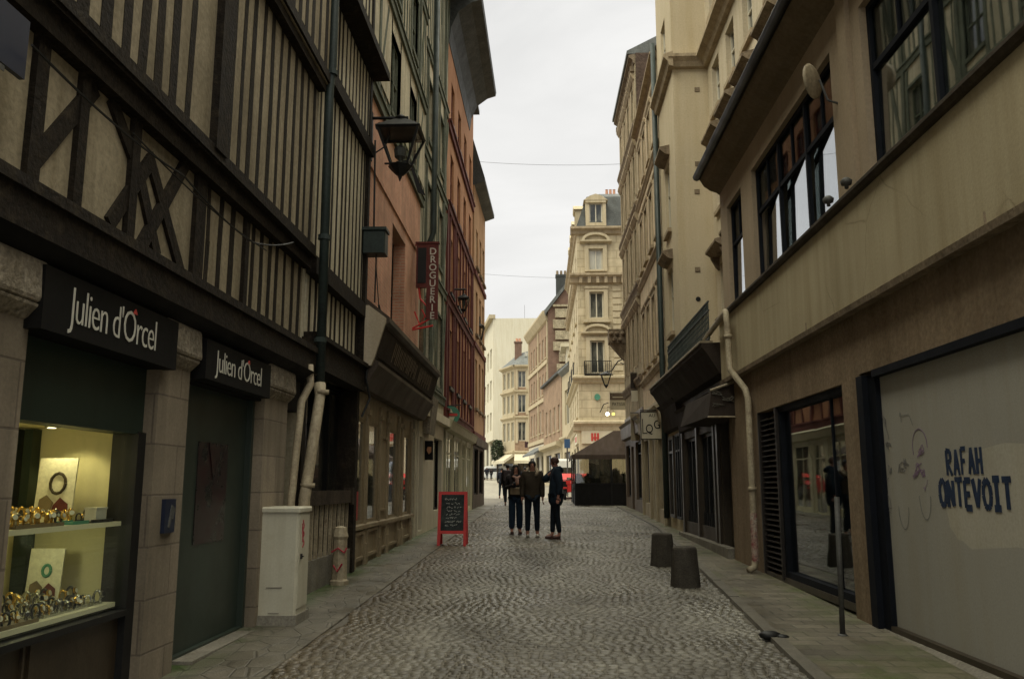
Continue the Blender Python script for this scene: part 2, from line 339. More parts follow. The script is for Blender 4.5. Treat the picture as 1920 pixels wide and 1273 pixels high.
class Fr:
    """a facade: s runs along it (s = y at its start), z up, d out towards the street"""
    def __init__(f, A, B, side):
        f.A = Vector((A[0], A[1], 0)); f.B = Vector((B[0], B[1], 0)); t = (f.B - f.A); f.L = t.length; f.t = t.normalized()
        f.n = Vector((f.t.y, -f.t.x, 0)) * side; f.s0 = A[1]; f.side = side
    def p(f, s, z, d=0): v = f.A + f.t * (s - f.s0) + f.n * d; return (v.x, v.y, z)
    def box(f, mb, s0, s1, z0, z1, d0, d1):
        P = f.p; return mb.hexa([P(s0, z0, d0), P(s1, z0, d0), P(s1, z0, d1), P(s0, z0, d1), P(s0, z1, d0), P(s1, z1, d0), P(s1, z1, d1), P(s0, z1, d1)])
    def poly(f, mb, pts, d0, d1): return mb.prism([f.p(s, z, d0) for s, z in pts], f.n * (d1 - d0))
    def bar(f, mb, a, b, w, d0, d1, w2=None):
        w2 = w2 or w; dx, dz = b[0] - a[0], b[1] - a[1]; L = math.hypot(dx, dz) or 1; nx, nz = -dz / L / 2, dx / L / 2
        return f.poly(mb, [(a[0] + nx * w, a[1] + nz * w), (a[0] - nx * w, a[1] - nz * w), (b[0] - nx * w2, b[1] - nz * w2), (b[0] + nx * w2, b[1] + nz * w2)], d0, d1)
    def stroke(f, mb, pts, w, d0, d1):
        for a, b in zip(pts, pts[1:]): f.bar(mb, a, b, w * random.uniform(.85, 1.15), d0, d1 + random.uniform(0, .0008))
    def prof(f, mb, s0, s1, pts):
        v = [f.p(s0, z, d) for d, z in pts]; return mb.prism(v, f.t * (s1 - s0))
    def wall(f, mb, s0, s1, z0, z1, ops=(), d=0, rev=.22, back=6., zb=None):
        zs = sorted({z0, z1, *[o[2] for o in ops], *[o[3] for o in ops]}); ss = sorted({s0, s1, *[o[0] for o in ops], *[o[1] for o in ops]})
        P = f.p
        for i in range(len(ss) - 1):
            for j in range(len(zs) - 1):
                a, b, c, e = ss[i], ss[i + 1], zs[j], zs[j + 1]; ms, mz = (a + b) / 2, (c + e) / 2
                if any(o[0] < ms < o[1] and o[2] < mz < o[3] for o in ops): continue
                mb.raw([P(a, c, d), P(b, c, d), P(b, e, d), P(a, e, d)], [(0, 1, 2, 3)])
        for a, b, c, e in [o[:4] for o in ops]:
            q = d - rev
            mb.raw([P(a, c, d), P(b, c, d), P(b, e, d), P(a, e, d), P(a, c, q), P(b, c, q), P(b, e, q), P(a, e, q)], [(0, 4, 5, 1), (1, 5, 6, 2), (2, 6, 7, 3), (3, 7, 4, 0)])
        q = d - rev - .01
        mb.raw([P(s0, z0, d), P(s0, z1, d), P(s0, z1, q), P(s0, z0, q)], [(0, 1, 2, 3)]); mb.raw([P(s1, z0, d), P(s1, z1, d), P(s1, z1, q), P(s1, z0, q)], [(0, 1, 2, 3)])
        mb.raw([P(s0, z1, d), P(s1, z1, d), P(s1, z1, q), P(s0, z1, q)], [(0, 1, 2, 3)])
        mb.raw([P(s0, z0, d), P(s1, z0, d), P(s1, z0, q), P(s0, z0, q)], [(0, 1, 2, 3)])
        if back: f.box(mb, s0, s1, z0 if zb is None else zb, z1, q, q - back)
        return mb
def window(f, par, s0, s1, z0, z1, d=-.14, fm='winwhite', pm='pane', mull=1, trans=(), fw=.055, name='window', sill=None, sd=.1, real=False, fd=.05):
    b = MB()
    f.box(b, s0, s0 + fw, z0, z1, d, d + fd); f.box(b, s1 - fw, s1, z0, z1, d, d + fd)
    f.box(b, s0 + fw, s1 - fw, z0, z0 + fw, d, d + fd); f.box(b, s0 + fw, s1 - fw, z1 - fw, z1, d, d + fd)
    for k in range(mull):
        c = s0 + (s1 - s0) * (k + 1) / (mull + 1); f.box(b, c - fw * .45, c + fw * .45, z0 + fw, z1 - fw, d + .002, d + fd + .004)
    for t in trans:
        c = z0 + (z1 - z0) * t; f.box(b, s0 + fw, s1 - fw, c - fw * .35, c + fw * .35, d + .006, d + fd - .004)
    w = b.build(name, fm, par)
    g = MB(); f.box(g, s0 + .01, s1 - .01, z0 + .01, z1 - .01, d - .012, d + .012); g.build('pane', pm, w)
    if sill: q = MB(); f.box(q, s0 - .08, s1 + .08, z0 - .1, z0 - .002, d + .0, sd); q.build('sill', sill, w)
    return w
def text(body, f, s, z, h, d, mat, parent, sx=1., dirn=1, name='lettering', depth=.004, shear=0, sp=1., off=0.):
    cu = bpy.data.curves.new('t', 'FONT'); cu.body = body; cu.size = 1; cu.extrude = .5; cu.offset = off; cu.shear = shear; cu.space_character = sp; cu.resolution_u = 3
    cu.align_x = 'CENTER'; cu.align_y = 'CENTER'
    o = bpy.data.objects.new('t', cu); COL.objects.link(o)
    dg = bpy.context.evaluated_depsgraph_get(); me = bpy.data.meshes.new_from_object(o.evaluated_get(dg))
    b = MB(); vs = [f.p(s + dirn * v.co.x * h * sx, z + v.co.y * h, d + (v.co.z + .5) * depth) for v in me.vertices]
    b.raw(vs, [tuple(p.vertices) for p in me.polygons])
    bpy.data.objects.remove(o); bpy.data.curves.remove(cu)
    return b.build(name, mat, parent)
# ================================================================== GROUND
def strip(mb, x0, x1, ys, dz):
    for a, b in zip(ys, ys[1:]):
        mb.raw([(x0, a, gz(a) + dz), (x1, a, gz(a) + dz), (x1, b, gz(b) + dz), (x0, b, gz(b) + dz)], [(0, 1, 2, 3)])
m, nt, b_, o_ = nodes('wet_mortar_ground')
p_ = pos(nt); c_ = mixc(nt, (.1, .088, .068), (.14, .124, .096), ramp(nt, noise(nt, p_, .5, 6), .35, .65))
nt.links.new(c_, b_.inputs['Base Color']); b_.inputs['Roughness'].default_value = .7; bump(nt, b_, noise(nt, p_, 30, 4), .4, .01); M['mortar'] = m
g = MB(); strip(g, -400, 400, [-30, 0, 150, 900], 0); tag(g.build('ground', 'mortar'), kind='structure')

# far paving: setts too far away to model one by one
def sett_material(name, c1, c2, scale):
    m, nt, b, o = nodes(name)
    p = pos(nt, (1, 1, .01)); v = N(nt, 'TexVoronoi', i_Scale=scale); nt.links.new(p, v.inputs['Vector'])
    big = noise(nt, p, .35, 5, .6, .6)
    col = mixc(nt, c1, c2, ramp(nt, v.outputs['Color'], .2, .8))
    col = mixc(nt, col, ramp(nt, big, .35, .65, (.75, .73, .7), (1.2, 1.2, 1.2)), 1, 'MULTIPLY')
    nt.links.new(col, b.inputs['Base Color'])
    nt.links.new(ramp(nt, big, .35, .62, (.38,) * 3, (.68,) * 3), b.inputs['Roughness'])
    bump(nt, b, ramp(nt, v.outputs['Distance'], .1, .5, (1, 1, 1), (0, 0, 0)), .5, .02)
    return m
M['farsett'] = sett_material('pale_setts', (.2, .18, .145), (.3, .275, .22), 7)
M['slabs'] = brick('pavement_slabs', (.15, .135, .105), (.21, .19, .15), (.06, .055, .042), .62, .4, .55, .1, .012)
def slab_material():
    m, nt, b, o = nodes('wet_pavement_slabs')
    g = N(nt, 'NewGeometry'); s = N(nt, 'SeparateXYZ'); nt.links.new(g.outputs['Position'], s.inputs[0])
    cb = N(nt, 'CombineXYZ'); nt.links.new(s.outputs[0], cb.inputs[0]); nt.links.new(s.outputs[1], cb.inputs[1])
    t = N(nt, 'TexBrick', i_Scale=1, i_Mortar_Size=.012, i_Brick_Width=.3, i_Row_Height=.2, i_Mortar_Smooth=.4)
    t.inputs['Color1'].default_value = (.11, .096, .07, 1); t.inputs['Color2'].default_value = (.19, .168, .128, 1); t.inputs['Mortar'].default_value = (.085, .08, .055, 1)
    nt.links.new(cb.outputs[0], t.inputs['Vector']); p = pos(nt)
    col = mixc(nt, t.outputs[0], ramp(nt, noise(nt, p, .8, 6), .3, .7, (.5, .48, .43), (1.3, 1.28, 1.22)), 1, 'MULTIPLY')
    moss = mixc(nt, ramp(nt, noise(nt, p, 1.1, 7, .7), .5, .64), ramp(nt, noise(nt, pos(nt, (1, .25, 1)), .9, 2), .45, .6), 1, 'MULTIPLY')
    wm = N(nt, 'MapRange', i_From_Min=2.55, i_From_Max=3.05); nt.links.new(s.outputs[0], wm.inputs[0]); moss2 = mixc(nt, wm.outputs[0], ramp(nt, noise(nt, p, 1.4, 7, .7), .45, .66), 1, 'MULTIPLY')
    col = mixc(nt, col, (.075, .095, .025), moss); col = mixc(nt, col, (.085, .1, .03), moss2)
    nf = noise(nt, p, 55, 4); col = mixc(nt, col, ramp(nt, nf, .3, .7, (.75,) * 3, (1.1,) * 3), 1, 'MULTIPLY')
    nt.links.new(col, b.inputs['Base Color']); nt.links.new(ramp(nt, noise(nt, p, 1.7, 5), .35, .65, (.36,) * 3, (.8,) * 3), b.inputs['Roughness'])
    bump(nt, b, mixc(nt, ramp(nt, t.outputs[1], 0, 1, (1, 1, 1), (0, 0, 0)), nf, .35), .6, .012); return m
M['slabs'] = slab_material()
g = MB(); strip(g, -60, 60, [46, 149], .004); tag(g.build('paving_of_the_square', 'farsett'), kind='structure')

def leftpave():
    m, nt, b, o = nodes('dark_wet_old_pavement'); p = pos(nt)
    g = N(nt, 'NewGeometry'); s = N(nt, 'SeparateXYZ'); nt.links.new(g.outputs['Position'], s.inputs[0])
    v = N(nt, 'TexVoronoi', i_Scale=5.5, i_Randomness=.75, feature='DISTANCE_TO_EDGE'); nt.links.new(pos(nt, (1., .55, .01)), v.inputs['Vector'])
    n1 = noise(nt, p, .9, 7, .65, .6)
    col = mixc(nt, (.085, .075, .055), (.17, .15, .115), ramp(nt, n1, .36, .62))
    col = mixc(nt, (.078, .07, .052), col, ramp(nt, v.outputs['Distance'], .0, .05))
    wall = N(nt, 'MapRange', i_From_Min=-2.55, i_From_Max=-2.9); nt.links.new(s.outputs[0], wall.inputs[0])
    mo = mixc(nt, ramp(nt, noise(nt, p, 1.7, 7, .7), .36, .56), wall.outputs[0], 1, 'MULTIPLY')
    col = mixc(nt, col, (.05, .085, .02), mo)
    nf = noise(nt, p, 50, 5, .7); col = mixc(nt, col, ramp(nt, nf, .3, .7, (.65,) * 3, (1.15,) * 3), 1, 'MULTIPLY')
    nt.links.new(col, b.inputs['Base Color']); nt.links.new(ramp(nt, noise(nt, p, 1.3, 5), .4, .62, (.3,) * 3, (.72,) * 3), b.inputs['Roughness'])
    h = mixc(nt, ramp(nt, v.outputs['Distance'], 0, .05), nf, .4); bump(nt, b, h, .7, .015); return m
M['leftpave'] = leftpave()
def kerbx(y): return 1.98 + (y - 7.3) * .0613 if y < 23.2 else 2.95
def leftx(y): return -2.12 + .05 * math.sin(y * 2.3) + .04 * math.sin(y * 5.1)
# individually raised cobbles laid in shallow fans (one sheet)
def cobbles():
    rnd = random.Random(3); vs = []; fs = []; cols = []
    rows = 0; y = -2.5
    while y < 46.5:
        pitch = .09 if y < 16 else .115
        x = leftx(y) + .02
        while x < (kerbx(y) if y < 35.5 else 3.3) - .04:
            w = pitch * rnd.uniform(.8, 1.35)
            ph = ((x + 2.0 + (rows // 9 % 2) * .0) / 1.25) % 1
            cy = y + (.13 + .03 * math.sin(y * .8)) * math.sin(math.pi * ph) + rnd.uniform(-.008, .008); cx = x + w / 2
            hx = w / 2 - .003; hy = pitch / 2 * rnd.uniform(.93, 1.02) - .002; a = rnd.uniform(-.09, .09) + .5 * math.cos(math.pi * ph) * .28
            ca, sa = math.cos(a), math.sin(a); h = .005 + rnd.uniform(-.003, .003)
            h += .006 * math.sin(cx * 1.9 + cy * .7) * math.sin(cy * 1.1) + .004
            t1, t2 = rnd.uniform(-.05, .05), rnd.uniform(-.05, .05); b = len(vs)
            for k, (i0, zz) in enumerate(((1., -.012), (.86, h * .8), (.52, h + .004))):
                for dx, dy in ((-1, -1), (1, -1), (1, 1), (-1, 1)):
                    lx, ly = dx * hx * i0 * rnd.uniform(.93, 1.03), dy * hy * i0 * rnd.uniform(.93, 1.03)
                    X = cx + lx * ca - ly * sa; Y = cy + lx * sa + ly * ca
                    vs.append((X, Y, gz(Y) + zz + (lx * t1 + ly * t2 if k else 0)))
            tone = min(1, max(0, rnd.gauss(.48, .3)))
            for r in (0, 4):
                for i in range(4): j = (i + 1) % 4; fs.append((b + r + i, b + r + j, b + r + 4 + j, b + r + 4 + i)); cols.append(tone)
            fs.append((b + 8, b + 9, b + 10, b + 11)); cols.append(tone)
            x += w
        y += pitch; rows += 1
    me = bpy.data.meshes.new('cobbled_street'); me.from_pydata(vs, [], fs)
    at_ = me.attributes.new('stone', 'FLOAT', 'FACE'); at_.data.foreach_set('value', cols)
    me.polygons.foreach_set('use_smooth', [True] * len(fs))
    m, nt, b, o = nodes('worn_cobbles')
    a = N(nt, 'Attribute', attribute_name='stone'); p = pos(nt)
    col = mixc(nt, (.125, .117, .096), (.2, .19, .158), a.outputs['Fac'])
    big = noise(nt, pos(nt, (1, .6, 1)), .6, 6, .62, .9)
    col = mixc(nt, col, ramp(nt, big, .34, .66, (.46, .42, .36), (1.35, 1.33, 1.3)), 1, 'MULTIPLY')
    sx_ = N(nt, 'SeparateXYZ'); nt.links.new(p, sx_.inputs[0]); mr = N(nt, 'MapRange', i_From_Min=-2.1, i_From_Max=-.9); nt.links.new(sx_.outputs[0], mr.inputs[0])   # brown silt washed to the left gutter
    col = mixc(nt, mixc(nt, col, (.62, .52, .4), 1, 'MULTIPLY'), col, mr.outputs[0])
    nf = noise(nt, p, 60, 5, .7); col = mixc(nt, col, ramp(nt, nf, .3, .7, (.66,) * 3, (1.15,) * 3), 1, 'MULTIPLY')
    nt.links.new(col, b.inputs['Base Color'])
    nt.links.new(ramp(nt, noise(nt, p, .8, 5, .65), .36, .6, (.2,) * 3, (.52,) * 3), b.inputs['Roughness'])
    bump(nt, b, nf, .6, .006)
    me.materials.append(m); o = bpy.data.objects.new('cobbled_street', me); COL.objects.link(o); tag(o, kind='structure')
cobbles()
# pavements with a low kerb
def pavement(name, pts, h, mat='slabs'):      # pts: rows of (x_inner, x_outer, y)
    g = MB()
    for (a0, a1, ya), (b0, b1, yb) in zip(pts, pts[1:]):
        g.raw([(a0, ya, gz(ya) + h), (a1, ya, gz(ya) + h), (b1, yb, gz(yb) + h), (b0, yb, gz(yb) + h), (a0, ya, gz(ya) - .05), (b0, yb, gz(yb) - .05)], [(0, 1, 2, 3), (0, 3, 5, 4)])
    o = g.build(name, mat); fixn(o); return tag(o, kind='structure')
ysr = [-3, 0, 3, 5, 7, 9, 11, 13, 15, 17, 19, 21, 23.2, 29, 35.5]
pavement('pavement', [(kerbx(y) + .13, 3.9, y) for y in ysr], .045)
pavement('pavement', [(-2.10, -3.6, y) for y in ysr], .02, 'leftpave')
def kerb(name, fx, w, h, y0, y1, L=1.0):
    g = MB(); y = y0; rnd = random.Random(5)
    while y < y1:
        l = L * rnd.uniform(.7, 1.3); e = min(y + l, y1); dz = rnd.uniform(-.004, .004)
        g.hexa([(fx(y), y + .004, gz(y) - .06), (fx(y) + w, y + .004, gz(y) - .06), (fx(e) + w, e - .004, gz(e) - .06), (fx(e), e - .004, gz(e) - .06),
                (fx(y) + .01, y + .004, gz(y) + h + dz), (fx(y) + w, y + .004, gz(y) + h + dz), (fx(e) + w, e - .004, gz(e) + h + dz), (fx(e) + .01, e - .004, gz(e) + h + dz)])
        y = e
    return tag(g.build(name, 'kerbstone'), kind='structure')
M['kerbstone'] = surf('worn_granite_kerb', (.17, .155, .125), .5, .3, 2, .1, .25, 45, .5, .006, grime=(.12, .11, .09))
kerb('kerb', kerbx, .128, .05, -3, 35.5)

# ================================================================== LEFT: TIMBER-FRAMED JEWELLER'S BUILDING  y 3 .. 10.15
XL = -2.95
L = Fr((XL, -2), (XL, 10.15), 1)
jb = thing('timber_framed_building', 'dark timber-framed building with closely set studs above the jeweller\'s lit window', 'building', (XL, 6, gz(6)))
w = MB()
L.wall(w, -2, 10.1, 2.9, 4.3, (), 0, .2, 0); L.wall(w, -2, 10.12, 4.3, 6.6, (), .1, .3, 0); L.wall(w, -2, 10.12, 6.6, 13.5, (), .22, .4, 0)
L.box(w, -2, 10.1, -.1, 13.5, -1.02, -6)
L.box(w, -2, 3.28, -.1, 2.9, -1.02, 0); L.box(w, 6.9, 10.1, -.1, 2.9, -1.02, -.14); L.box(w, 3.28, 6.9, 1.99, 2.9, -1.02, -.14); L.box(w, 3.28, 6.9, 2.9, 13.5, -1.02, -.2); L.box(w, 6.9, 10.1, 2.9, 13.5, -1.02, -.2); L.box(w, -2, 3.28, 2.9, 13.5, -1.02, -.2)
w.build('wall', 'stucco', jb)
rnd = random.Random(11)
def studs(f, mb, s0, s1, z0, z1, d, pitch=.3, wd=.13, skip=(), wob=.02, dd=.006):
    s = s0
    while s < s1:
        w_ = wd * rnd.uniform(.75, 1.25)
        if not any(a - .04 < s < b + .04 for a, b in skip):
            t = rnd.uniform(-wob, wob); k = rnd.uniform(-wob, wob) * .6; zm = (z0 + z1) / 2
            f.bar(mb, (s, z0), (s + k, zm), w_, d - .04, d + dd * rnd.uniform(.7, 1.1), w_ * rnd.uniform(.85, 1.1)); f.bar(mb, (s + k, zm), (s + t, z1), w_, d - .04, d + dd * rnd.uniform(.7, 1.1))
        s += pitch * rnd.uniform(.9, 1.12)
def beam(f, mb, s0, s1, z0, z1, d0, d1, sag=.0, seg=6):       # old horizontal beam, gently uneven
    for i in range(seg):
        a = s0 + (s1 - s0) * i / seg; b = s0 + (s1 - s0) * (i + 1) / seg
        za = sag * math.sin(math.pi * i / seg); zb = sag * math.sin(math.pi * (i + 1) / seg)
        P = f.p
        mb.hexa([P(a, z0 - za, d0), P(b, z0 - zb, d0), P(b, z0 - zb, d1), P(a, z0 - za, d1), P(a, z1 - za, d0), P(b, z1 - zb, d0), P(b, z1 - zb, d1), P(a, z1 - za, d1)])
t = MB()
# bressummers: a deep black one over the shops, jetty beams above
beam(L, t, -2, 10.1, 2.86, 3.12, -.05, .2, .02); beam(L, t, -2, 10.1, 3.12, 3.19, -.05, .23, .02)
beam(L, t, -2, 10.12, 4.18, 4.32, -.05, .1, .04); beam(L, t, -2, 10.12, 4.32, 4.46, -.05, .15, .04); L.box(t, -2, 10.12, 4.31, 4.335, 0, .17)
beam(L, t, -2, 10.12, 6.5, 6.62, 0, .2, .02); beam(L, t, -2, 10.12, 6.62, 6.74, 0, .25, .02)
beam(L, t, -2, 10.12, 8.9, 9.1, 0, .36)
# first floor: posts, St Andrew's crosses, studs
for s_, ww in ((3.3, .2), (4.55, .12), (5.02, .1), (5.72, .11), (6.9, .2), (8.05, .1)): L.bar(t, (s_, 3.18), (s_, 4.2), ww, -.04, .04)
for a, b in ((at(60, 300, XL), at(175, 165, XL)), (at(200, 420, XL), at(280, 300, XL)), (at(255, 470, XL), at(345, 305, XL)), (at(205, 185, XL), at(258, 330, XL)), (at(258, 330, XL), at(290, 480, XL)), (at(275, 290, XL), at(335, 510, XL))):
    L.bar(t, (a[0], max(3.16, min(4.24, a[1]))), (b[0], max(3.16, min(4.24, b[1]))), .115, -.04, rnd.uniform(.02, .035))
studs(L, t, -1.9, 4.3, 3.18, 4.2, 0, .3, .12); studs(L, t, 7.15, 10.05, 3.16, 4.2, 0, .27, .095, ((7.95, 8.15),))
t.build('timber_frame', 'timber', jb)
t = MB(); studs(L, t, -1.9, 6.6, 4.45, 6.5, .1, .25, .12, wob=.04); L.bar(t, (6.95, 4.4), (6.95, 6.5), .26, .05, .17); studs(L, t, 7.25, 10.05, 4.45, 6.5, .1, .27, .088, wob=.035)
t.build('timber_frame', 'timber', jb)
t = MB(); studs(L, t, -1.9, 10.05, 6.74, 8.95, .22, .28, .12); studs(L, t, -1.9, 10.05, 9.08, 13.4, .22, .28, .12); t.build('timber_frame', 'timber', jb)
r = MB(); L.prof(r, -2.2, 10.15, [(.22, 13.5), (.75, 13.4), (.75, 13.5), (-3, 16.5), (-6, 13.5)]); r.build('roof', 'slate', jb)
# cornice over the signs
c = MB(); L.prof(c, -2, 10.0, [(0, 2.76), (.12, 2.76), (.22, 2.82), (.27, 2.86), (0, 2.86)]); L.box(c, -2, 10, 2.40, 2.76, -.13, .06); c.build('shop_cornice', 'black', jb)
for (a, b) in ((3.85, 4.55), (6.2, 6.74), (8.62, 9.4)):
    q = MB(); L.box(q, a, b, gz(a) - .05, 2.5, -.16, .1); pl = q.build('stone_pillar', 'stone', jb)
    q = MB(); P = L.p
    for z0, z1, e0, e1 in ((2.44, 2.54, .0, .09), (2.54, 2.79, .09, .075)):
        q.hexa([P(a - e0, z0, 0), P(b + e0 * .4, z0, 0), P(b + e0 * .4, z0, .1 + e0), P(a - e0, z0, .1 + e0), P(a - e1, z1, 0), P(b + e1 * .4, z1, 0), P(b + e1 * .4, z1, .1 + e1), P(a - e1, z1, .1 + e1)])
    cp = q.build('capital', 'stonecap', pl)
    bv = cp.modifiers.new('b', 'BEVEL'); bv.width = .03; bv.segments = 2
q = MB(); L.box(q, 4.55, 6.2, 1.93, 2.46, -.16, .0); L.box(q, 4.55, 6.2, 1.915, 1.93, -.15, .02); sh = q.build('roller_shutter_box', 'greenpanel', jb)
q = MB(); L.box(q, 6.08, 6.2, .1, 1.93, -.16, .03); L.box(q, 4.55, 4.61, .1, 1.93, -.16, .03); L.box(q, 4.61, 6.08, .66, .7, -.16, .04); wf = q.build('display_window_frame', 'blackmetal', jb)
g = MB(); L.box(g, 4.61, 6.08, .72, 1.93, -.02, -.012); g.build('pane', 'glasscase', wf)
q = MB(); L.box(q, 4.55, 6.08, gz(5) - .05, .66, -.16, -.02)
for s_ in (4.95, 5.02): L.box(q, s_, s_ + .02, .1, .66, -.02, .0)
q.build('wooden_stall_riser', 'brownpanel', jb)
# display recess
q = MB(); s0, s1 = 3.3, 6.25
L.box(q, s0, s1, .5, 2.06, -.98, -1.0); L.box(q, 6.15, 6.2, .5, 2.06, -.98, -.17); L.box(q, s0, s0 + .05, .5, 2.06, -.98, -.17); L.box(q, s0, s1, 1.96, 1.985, -.98, -.16); L.box(q, s0, s1, .5, .55, -.98, -.16)
q.build('display_recess', 'display_wall', jb)
for z in (1.27, .72):
    q = MB(); L.box(q, 3.36, 6.14, z, z + .03, -.8, -.05); q.build('display_shelf', 'shelfw', jb)
q = MB(); L.box(q, 6.03, 6.14, 1.3, 1.95, -.78, -.72); L.box(q, 5.9, 6.14, 1.3, 1.95, -.9, -.84); L.box(q, 6.05, 6.14, .76, 1.24, -.8, -.7); q.build('recess_strip', 'greenpanel', jb)
q = MB(); L.box(q, 6.8, 8.56, gz(8) - .02, 2.44, -.13, -.06)
L.box(q, 6.74, 6.8, .1, 2.44, -.13, .0); L.box(q, 8.56, 8.62, .1, 2.44, -.13, .0); L.box(q, 6.8, 8.56, gz(7) - .02, .2, -.06, -.01)
dr = q.build('door_panel', 'greendoor', jb)
q = MB(); L.box(q, 7.38, 8.08, 1.05, 1.93, -.059, -.052); L.poly(q, [(7.6, 1.93), (7.86, 1.93), (7.73, 1.6)], -.05, -.045); q.build('dark_poster', 'poster_dark', dr)
q = MB(); L.box(q, 6.98, 8.86, gz(8) - .1, .15 + .03, -.1, .16); tag(q.build('door_step', 'concrete', jb))
# signs
for k, (a, b, z0, z1, nm) in enumerate(((4.5, 6.24, 2.40, 2.76, 'wide black shop sign with cream lettering over the lit display window'), (6.8, 8.46, 2.41, 2.74, 'black shop sign with cream lettering over the green door panel'))):
    sg = thing('shop_sign', nm, 'sign', L.p((a + b) / 2, z0, .06)); q = MB(); L.box(q, a, b, z0, z1, .062, .2); q.build('board', 'black', sg)
    h = .31 if k == 0 else .27
    text("Julien d'Orcel", L, (5.33 if k == 0 else 7.6), (z0 + z1) / 2 + .0, h, .201, 'letters', sg, sx=(.75 if k == 0 else .9), sp=.9, off=-.012)
    q = MB(); L.poly(q, [(a + (b - a) * .585, z1 - .075), (a + (b - a) * .6, z1 - .04), (a + (b - a) * .615, z1 - .075)], .2, .21); q.build('red_accent', 'redletter', sg)
sg = thing('small_plaque', 'small blue and white plaque on the stone pillar beside the green door', 'plaque', L.p(6.55, 1.4, .1))
q = MB(); L.box(q, 6.38, 6.56, 1.2, 1.45, .1, .13); q.build('plate', 'bluesign', sg); q = MB(); L.bar(q, (6.45, 1.24), (6.5, 1.4), .035, .13, .134, .05); L.bar(q, (6.5, 1.3), (6.53, 1.38), .03, .13, .135); q.build('picture', 'steel', sg)
sg = thing('street_plate', 'dark blue street plate on the timber wall at the top left corner', 'sign', L.p(4.5, 3.6, .1))
a = at(0, 60, XL + .25); b = at(52, 160, XL + .25)
q = MB(); L.box(q, a[0] - .5, b[0], b[1] + .03, a[1] + .2, .2, .23); q.build('plate', 'bluesign', sg)
q = MB(); zc = (a[1] + b[1]) / 2
zz = zc - .03
for i in range(3): L.box(q, b[0] - .52 + i * .09, b[0] - .45 + i * .09, zz + .1, zz + .13, .23, .233)
for i in range(3): L.box(q, b[0] - .4 + i * .08, b[0] - .33 + i * .08, zz - .06, zz - .03, .23, .233)
q.build('lettering', 'steel', sg)
# downlight in the display
dl = thing('downlight', 'lit round downlight in the ceiling of the jewellery display', 'light', L.p(5.85, 1.955, -.48))
q = MB(); q.lathe([(.03, 0), (.045, 0), (.045, -.015), (.03, -.015)], L.p(5.85, 1.96, -.48)); q.build('rim', 'silver', dl)
q = MB(); q.lathe([(.001, 0), (.028, 0), (.028, -.008), (.001, -.008)], L.p(5.85, 1.953, -.48)); q.build('lamp_glass', 'bulb', dl)
def lamp(name, loc, e, col, size=.04, spot=None, rot=None):
    ld = bpy.data.lights.new(name, 'SPOT' if spot else 'POINT'); ld.energy = e; ld.color = col; ld.shadow_soft_size = size
    if spot: ld.spot_size = R(spot); ld.spot_blend = .6
    o = bpy.data.objects.new(name, ld); COL.objects.link(o); o.location = loc
    if rot: o.rotation_euler = rot
    return o
lamp('display_lamp', L.p(5.86, 1.9, -.4), 4.6, (1, .86, .42), .03, 110, (R(18), 0, 0))
lamp('display_lamp', L.p(5.2, 1.86, -.5), 3.0, (1, .86, .42), .05)
lamp('display_lamp', L.p(5.6, 1.2, -.4), 1.3, (.95, .92, .5), .05)
# cards
class XZ(Fr):           # plane facing the camera: s = x, d towards -y
    def __init__(f, Y): f.Y = Y; f.s0 = 0; f.t = Vector((1, 0, 0)); f.n = Vector((0, -1, 0)); f.A = Vector((0, Y, 0))
def card2(x0, x1, y, z0, z1, lean, label, ringc, rs=1.):
    cdd = thing('display_card', label, 'poster', ((x0 + x1) / 2, y, z0)); f = XZ(y); q = MB()
    q.hexa([(x0, y, z0), (x1, y, z0), (x1, y + .012, z0), (x0, y + .012, z0), (x0, y + lean, z1), (x1, y + lean, z1), (x1, y + lean + .012, z1), (x0, y + lean + .012, z1)]); q.build('card', 'dial', cdd)
    cx, cz, rr = x0 + (x1 - x0) * .55, z0 + (z1 - z0) * .6, (x1 - x0) * .2 * rs
    P = lambda x, z: (x, y + lean * (z - z0) / (z1 - z0) - .004, z)
    q = MB(); q.tube([P(cx + rr * math.cos(i * .524), cz + rr * 1.3 * math.sin(i * .524)) for i in range(13)], .011, 6, False); q.build('watch_picture', ringc, cdd)
    q = MB(); q.prism([P(x0 + (x1 - x0) * u, z0 + (z1 - z0) * v) for u, v in ((.45, .12), (.9, .1), (.88, .28), (.66, .38), (.5, .26))], (0, -.003, 0)); q.build('red_shape', 'darkred', cdd)
    q = MB(); q.prism([P(x0 + (x1 - x0) * u, z0 + (z1 - z0) * v) for u, v in ((.1, .08), (.4, .08), (.5, .3), (.3, .42), (.12, .35))], (0, -.003, 0)); q.build('pale_shape', 'bagt', cdd)
card2(-3.54, -3.27, 5.9, 1.302, 1.74, .04, 'cream display card picturing a watch on the upper lit shelf', 'brownpanel')
card2(-3.56, -3.32, 5.92, .752, 1.12, .04, 'small greenish card behind the watches on the lower shelf', 'greensign', .6)
# watches on collars
def watch_proto(strap, dial):
    o = thing('watch', '', 'watch', (0, 0, 0)); q = MB()
    pts = [(.0 + .024 * math.cos(a) * .8, 0, .036 + .034 * math.sin(a)) for a in [i * math.pi / 7 for i in range(15)]]
    q.tube(pts, [.0065] * 15, 5, False); q.build('strap', strap, o, True, local=True)
    q = MB(); q.lathe([(.001, 0), (.017, 0), (.017, .008), (.013, .01), (.001, .01)], (0, 0, 0), 12); c = q.build('case', 'gold' if dial == 'dial' else 'silver', o, local=True)
    c.rotation_euler = (0, R(75), 0); c.location = (.022, 0, .05)
    q = MB(); q.lathe([(.001, .0), (.0125, .0), (.0125, .0015), (.001, .0015)], (0, 0, .0102), 12); q.build('dial', dial, c, local=True)
    return o
wp = [watch_proto('gold', 'dial'), watch_proto('darkdial', 'dial'), watch_proto('silver', 'darkdial')]
used = [False] * 3; rw = random.Random(4)
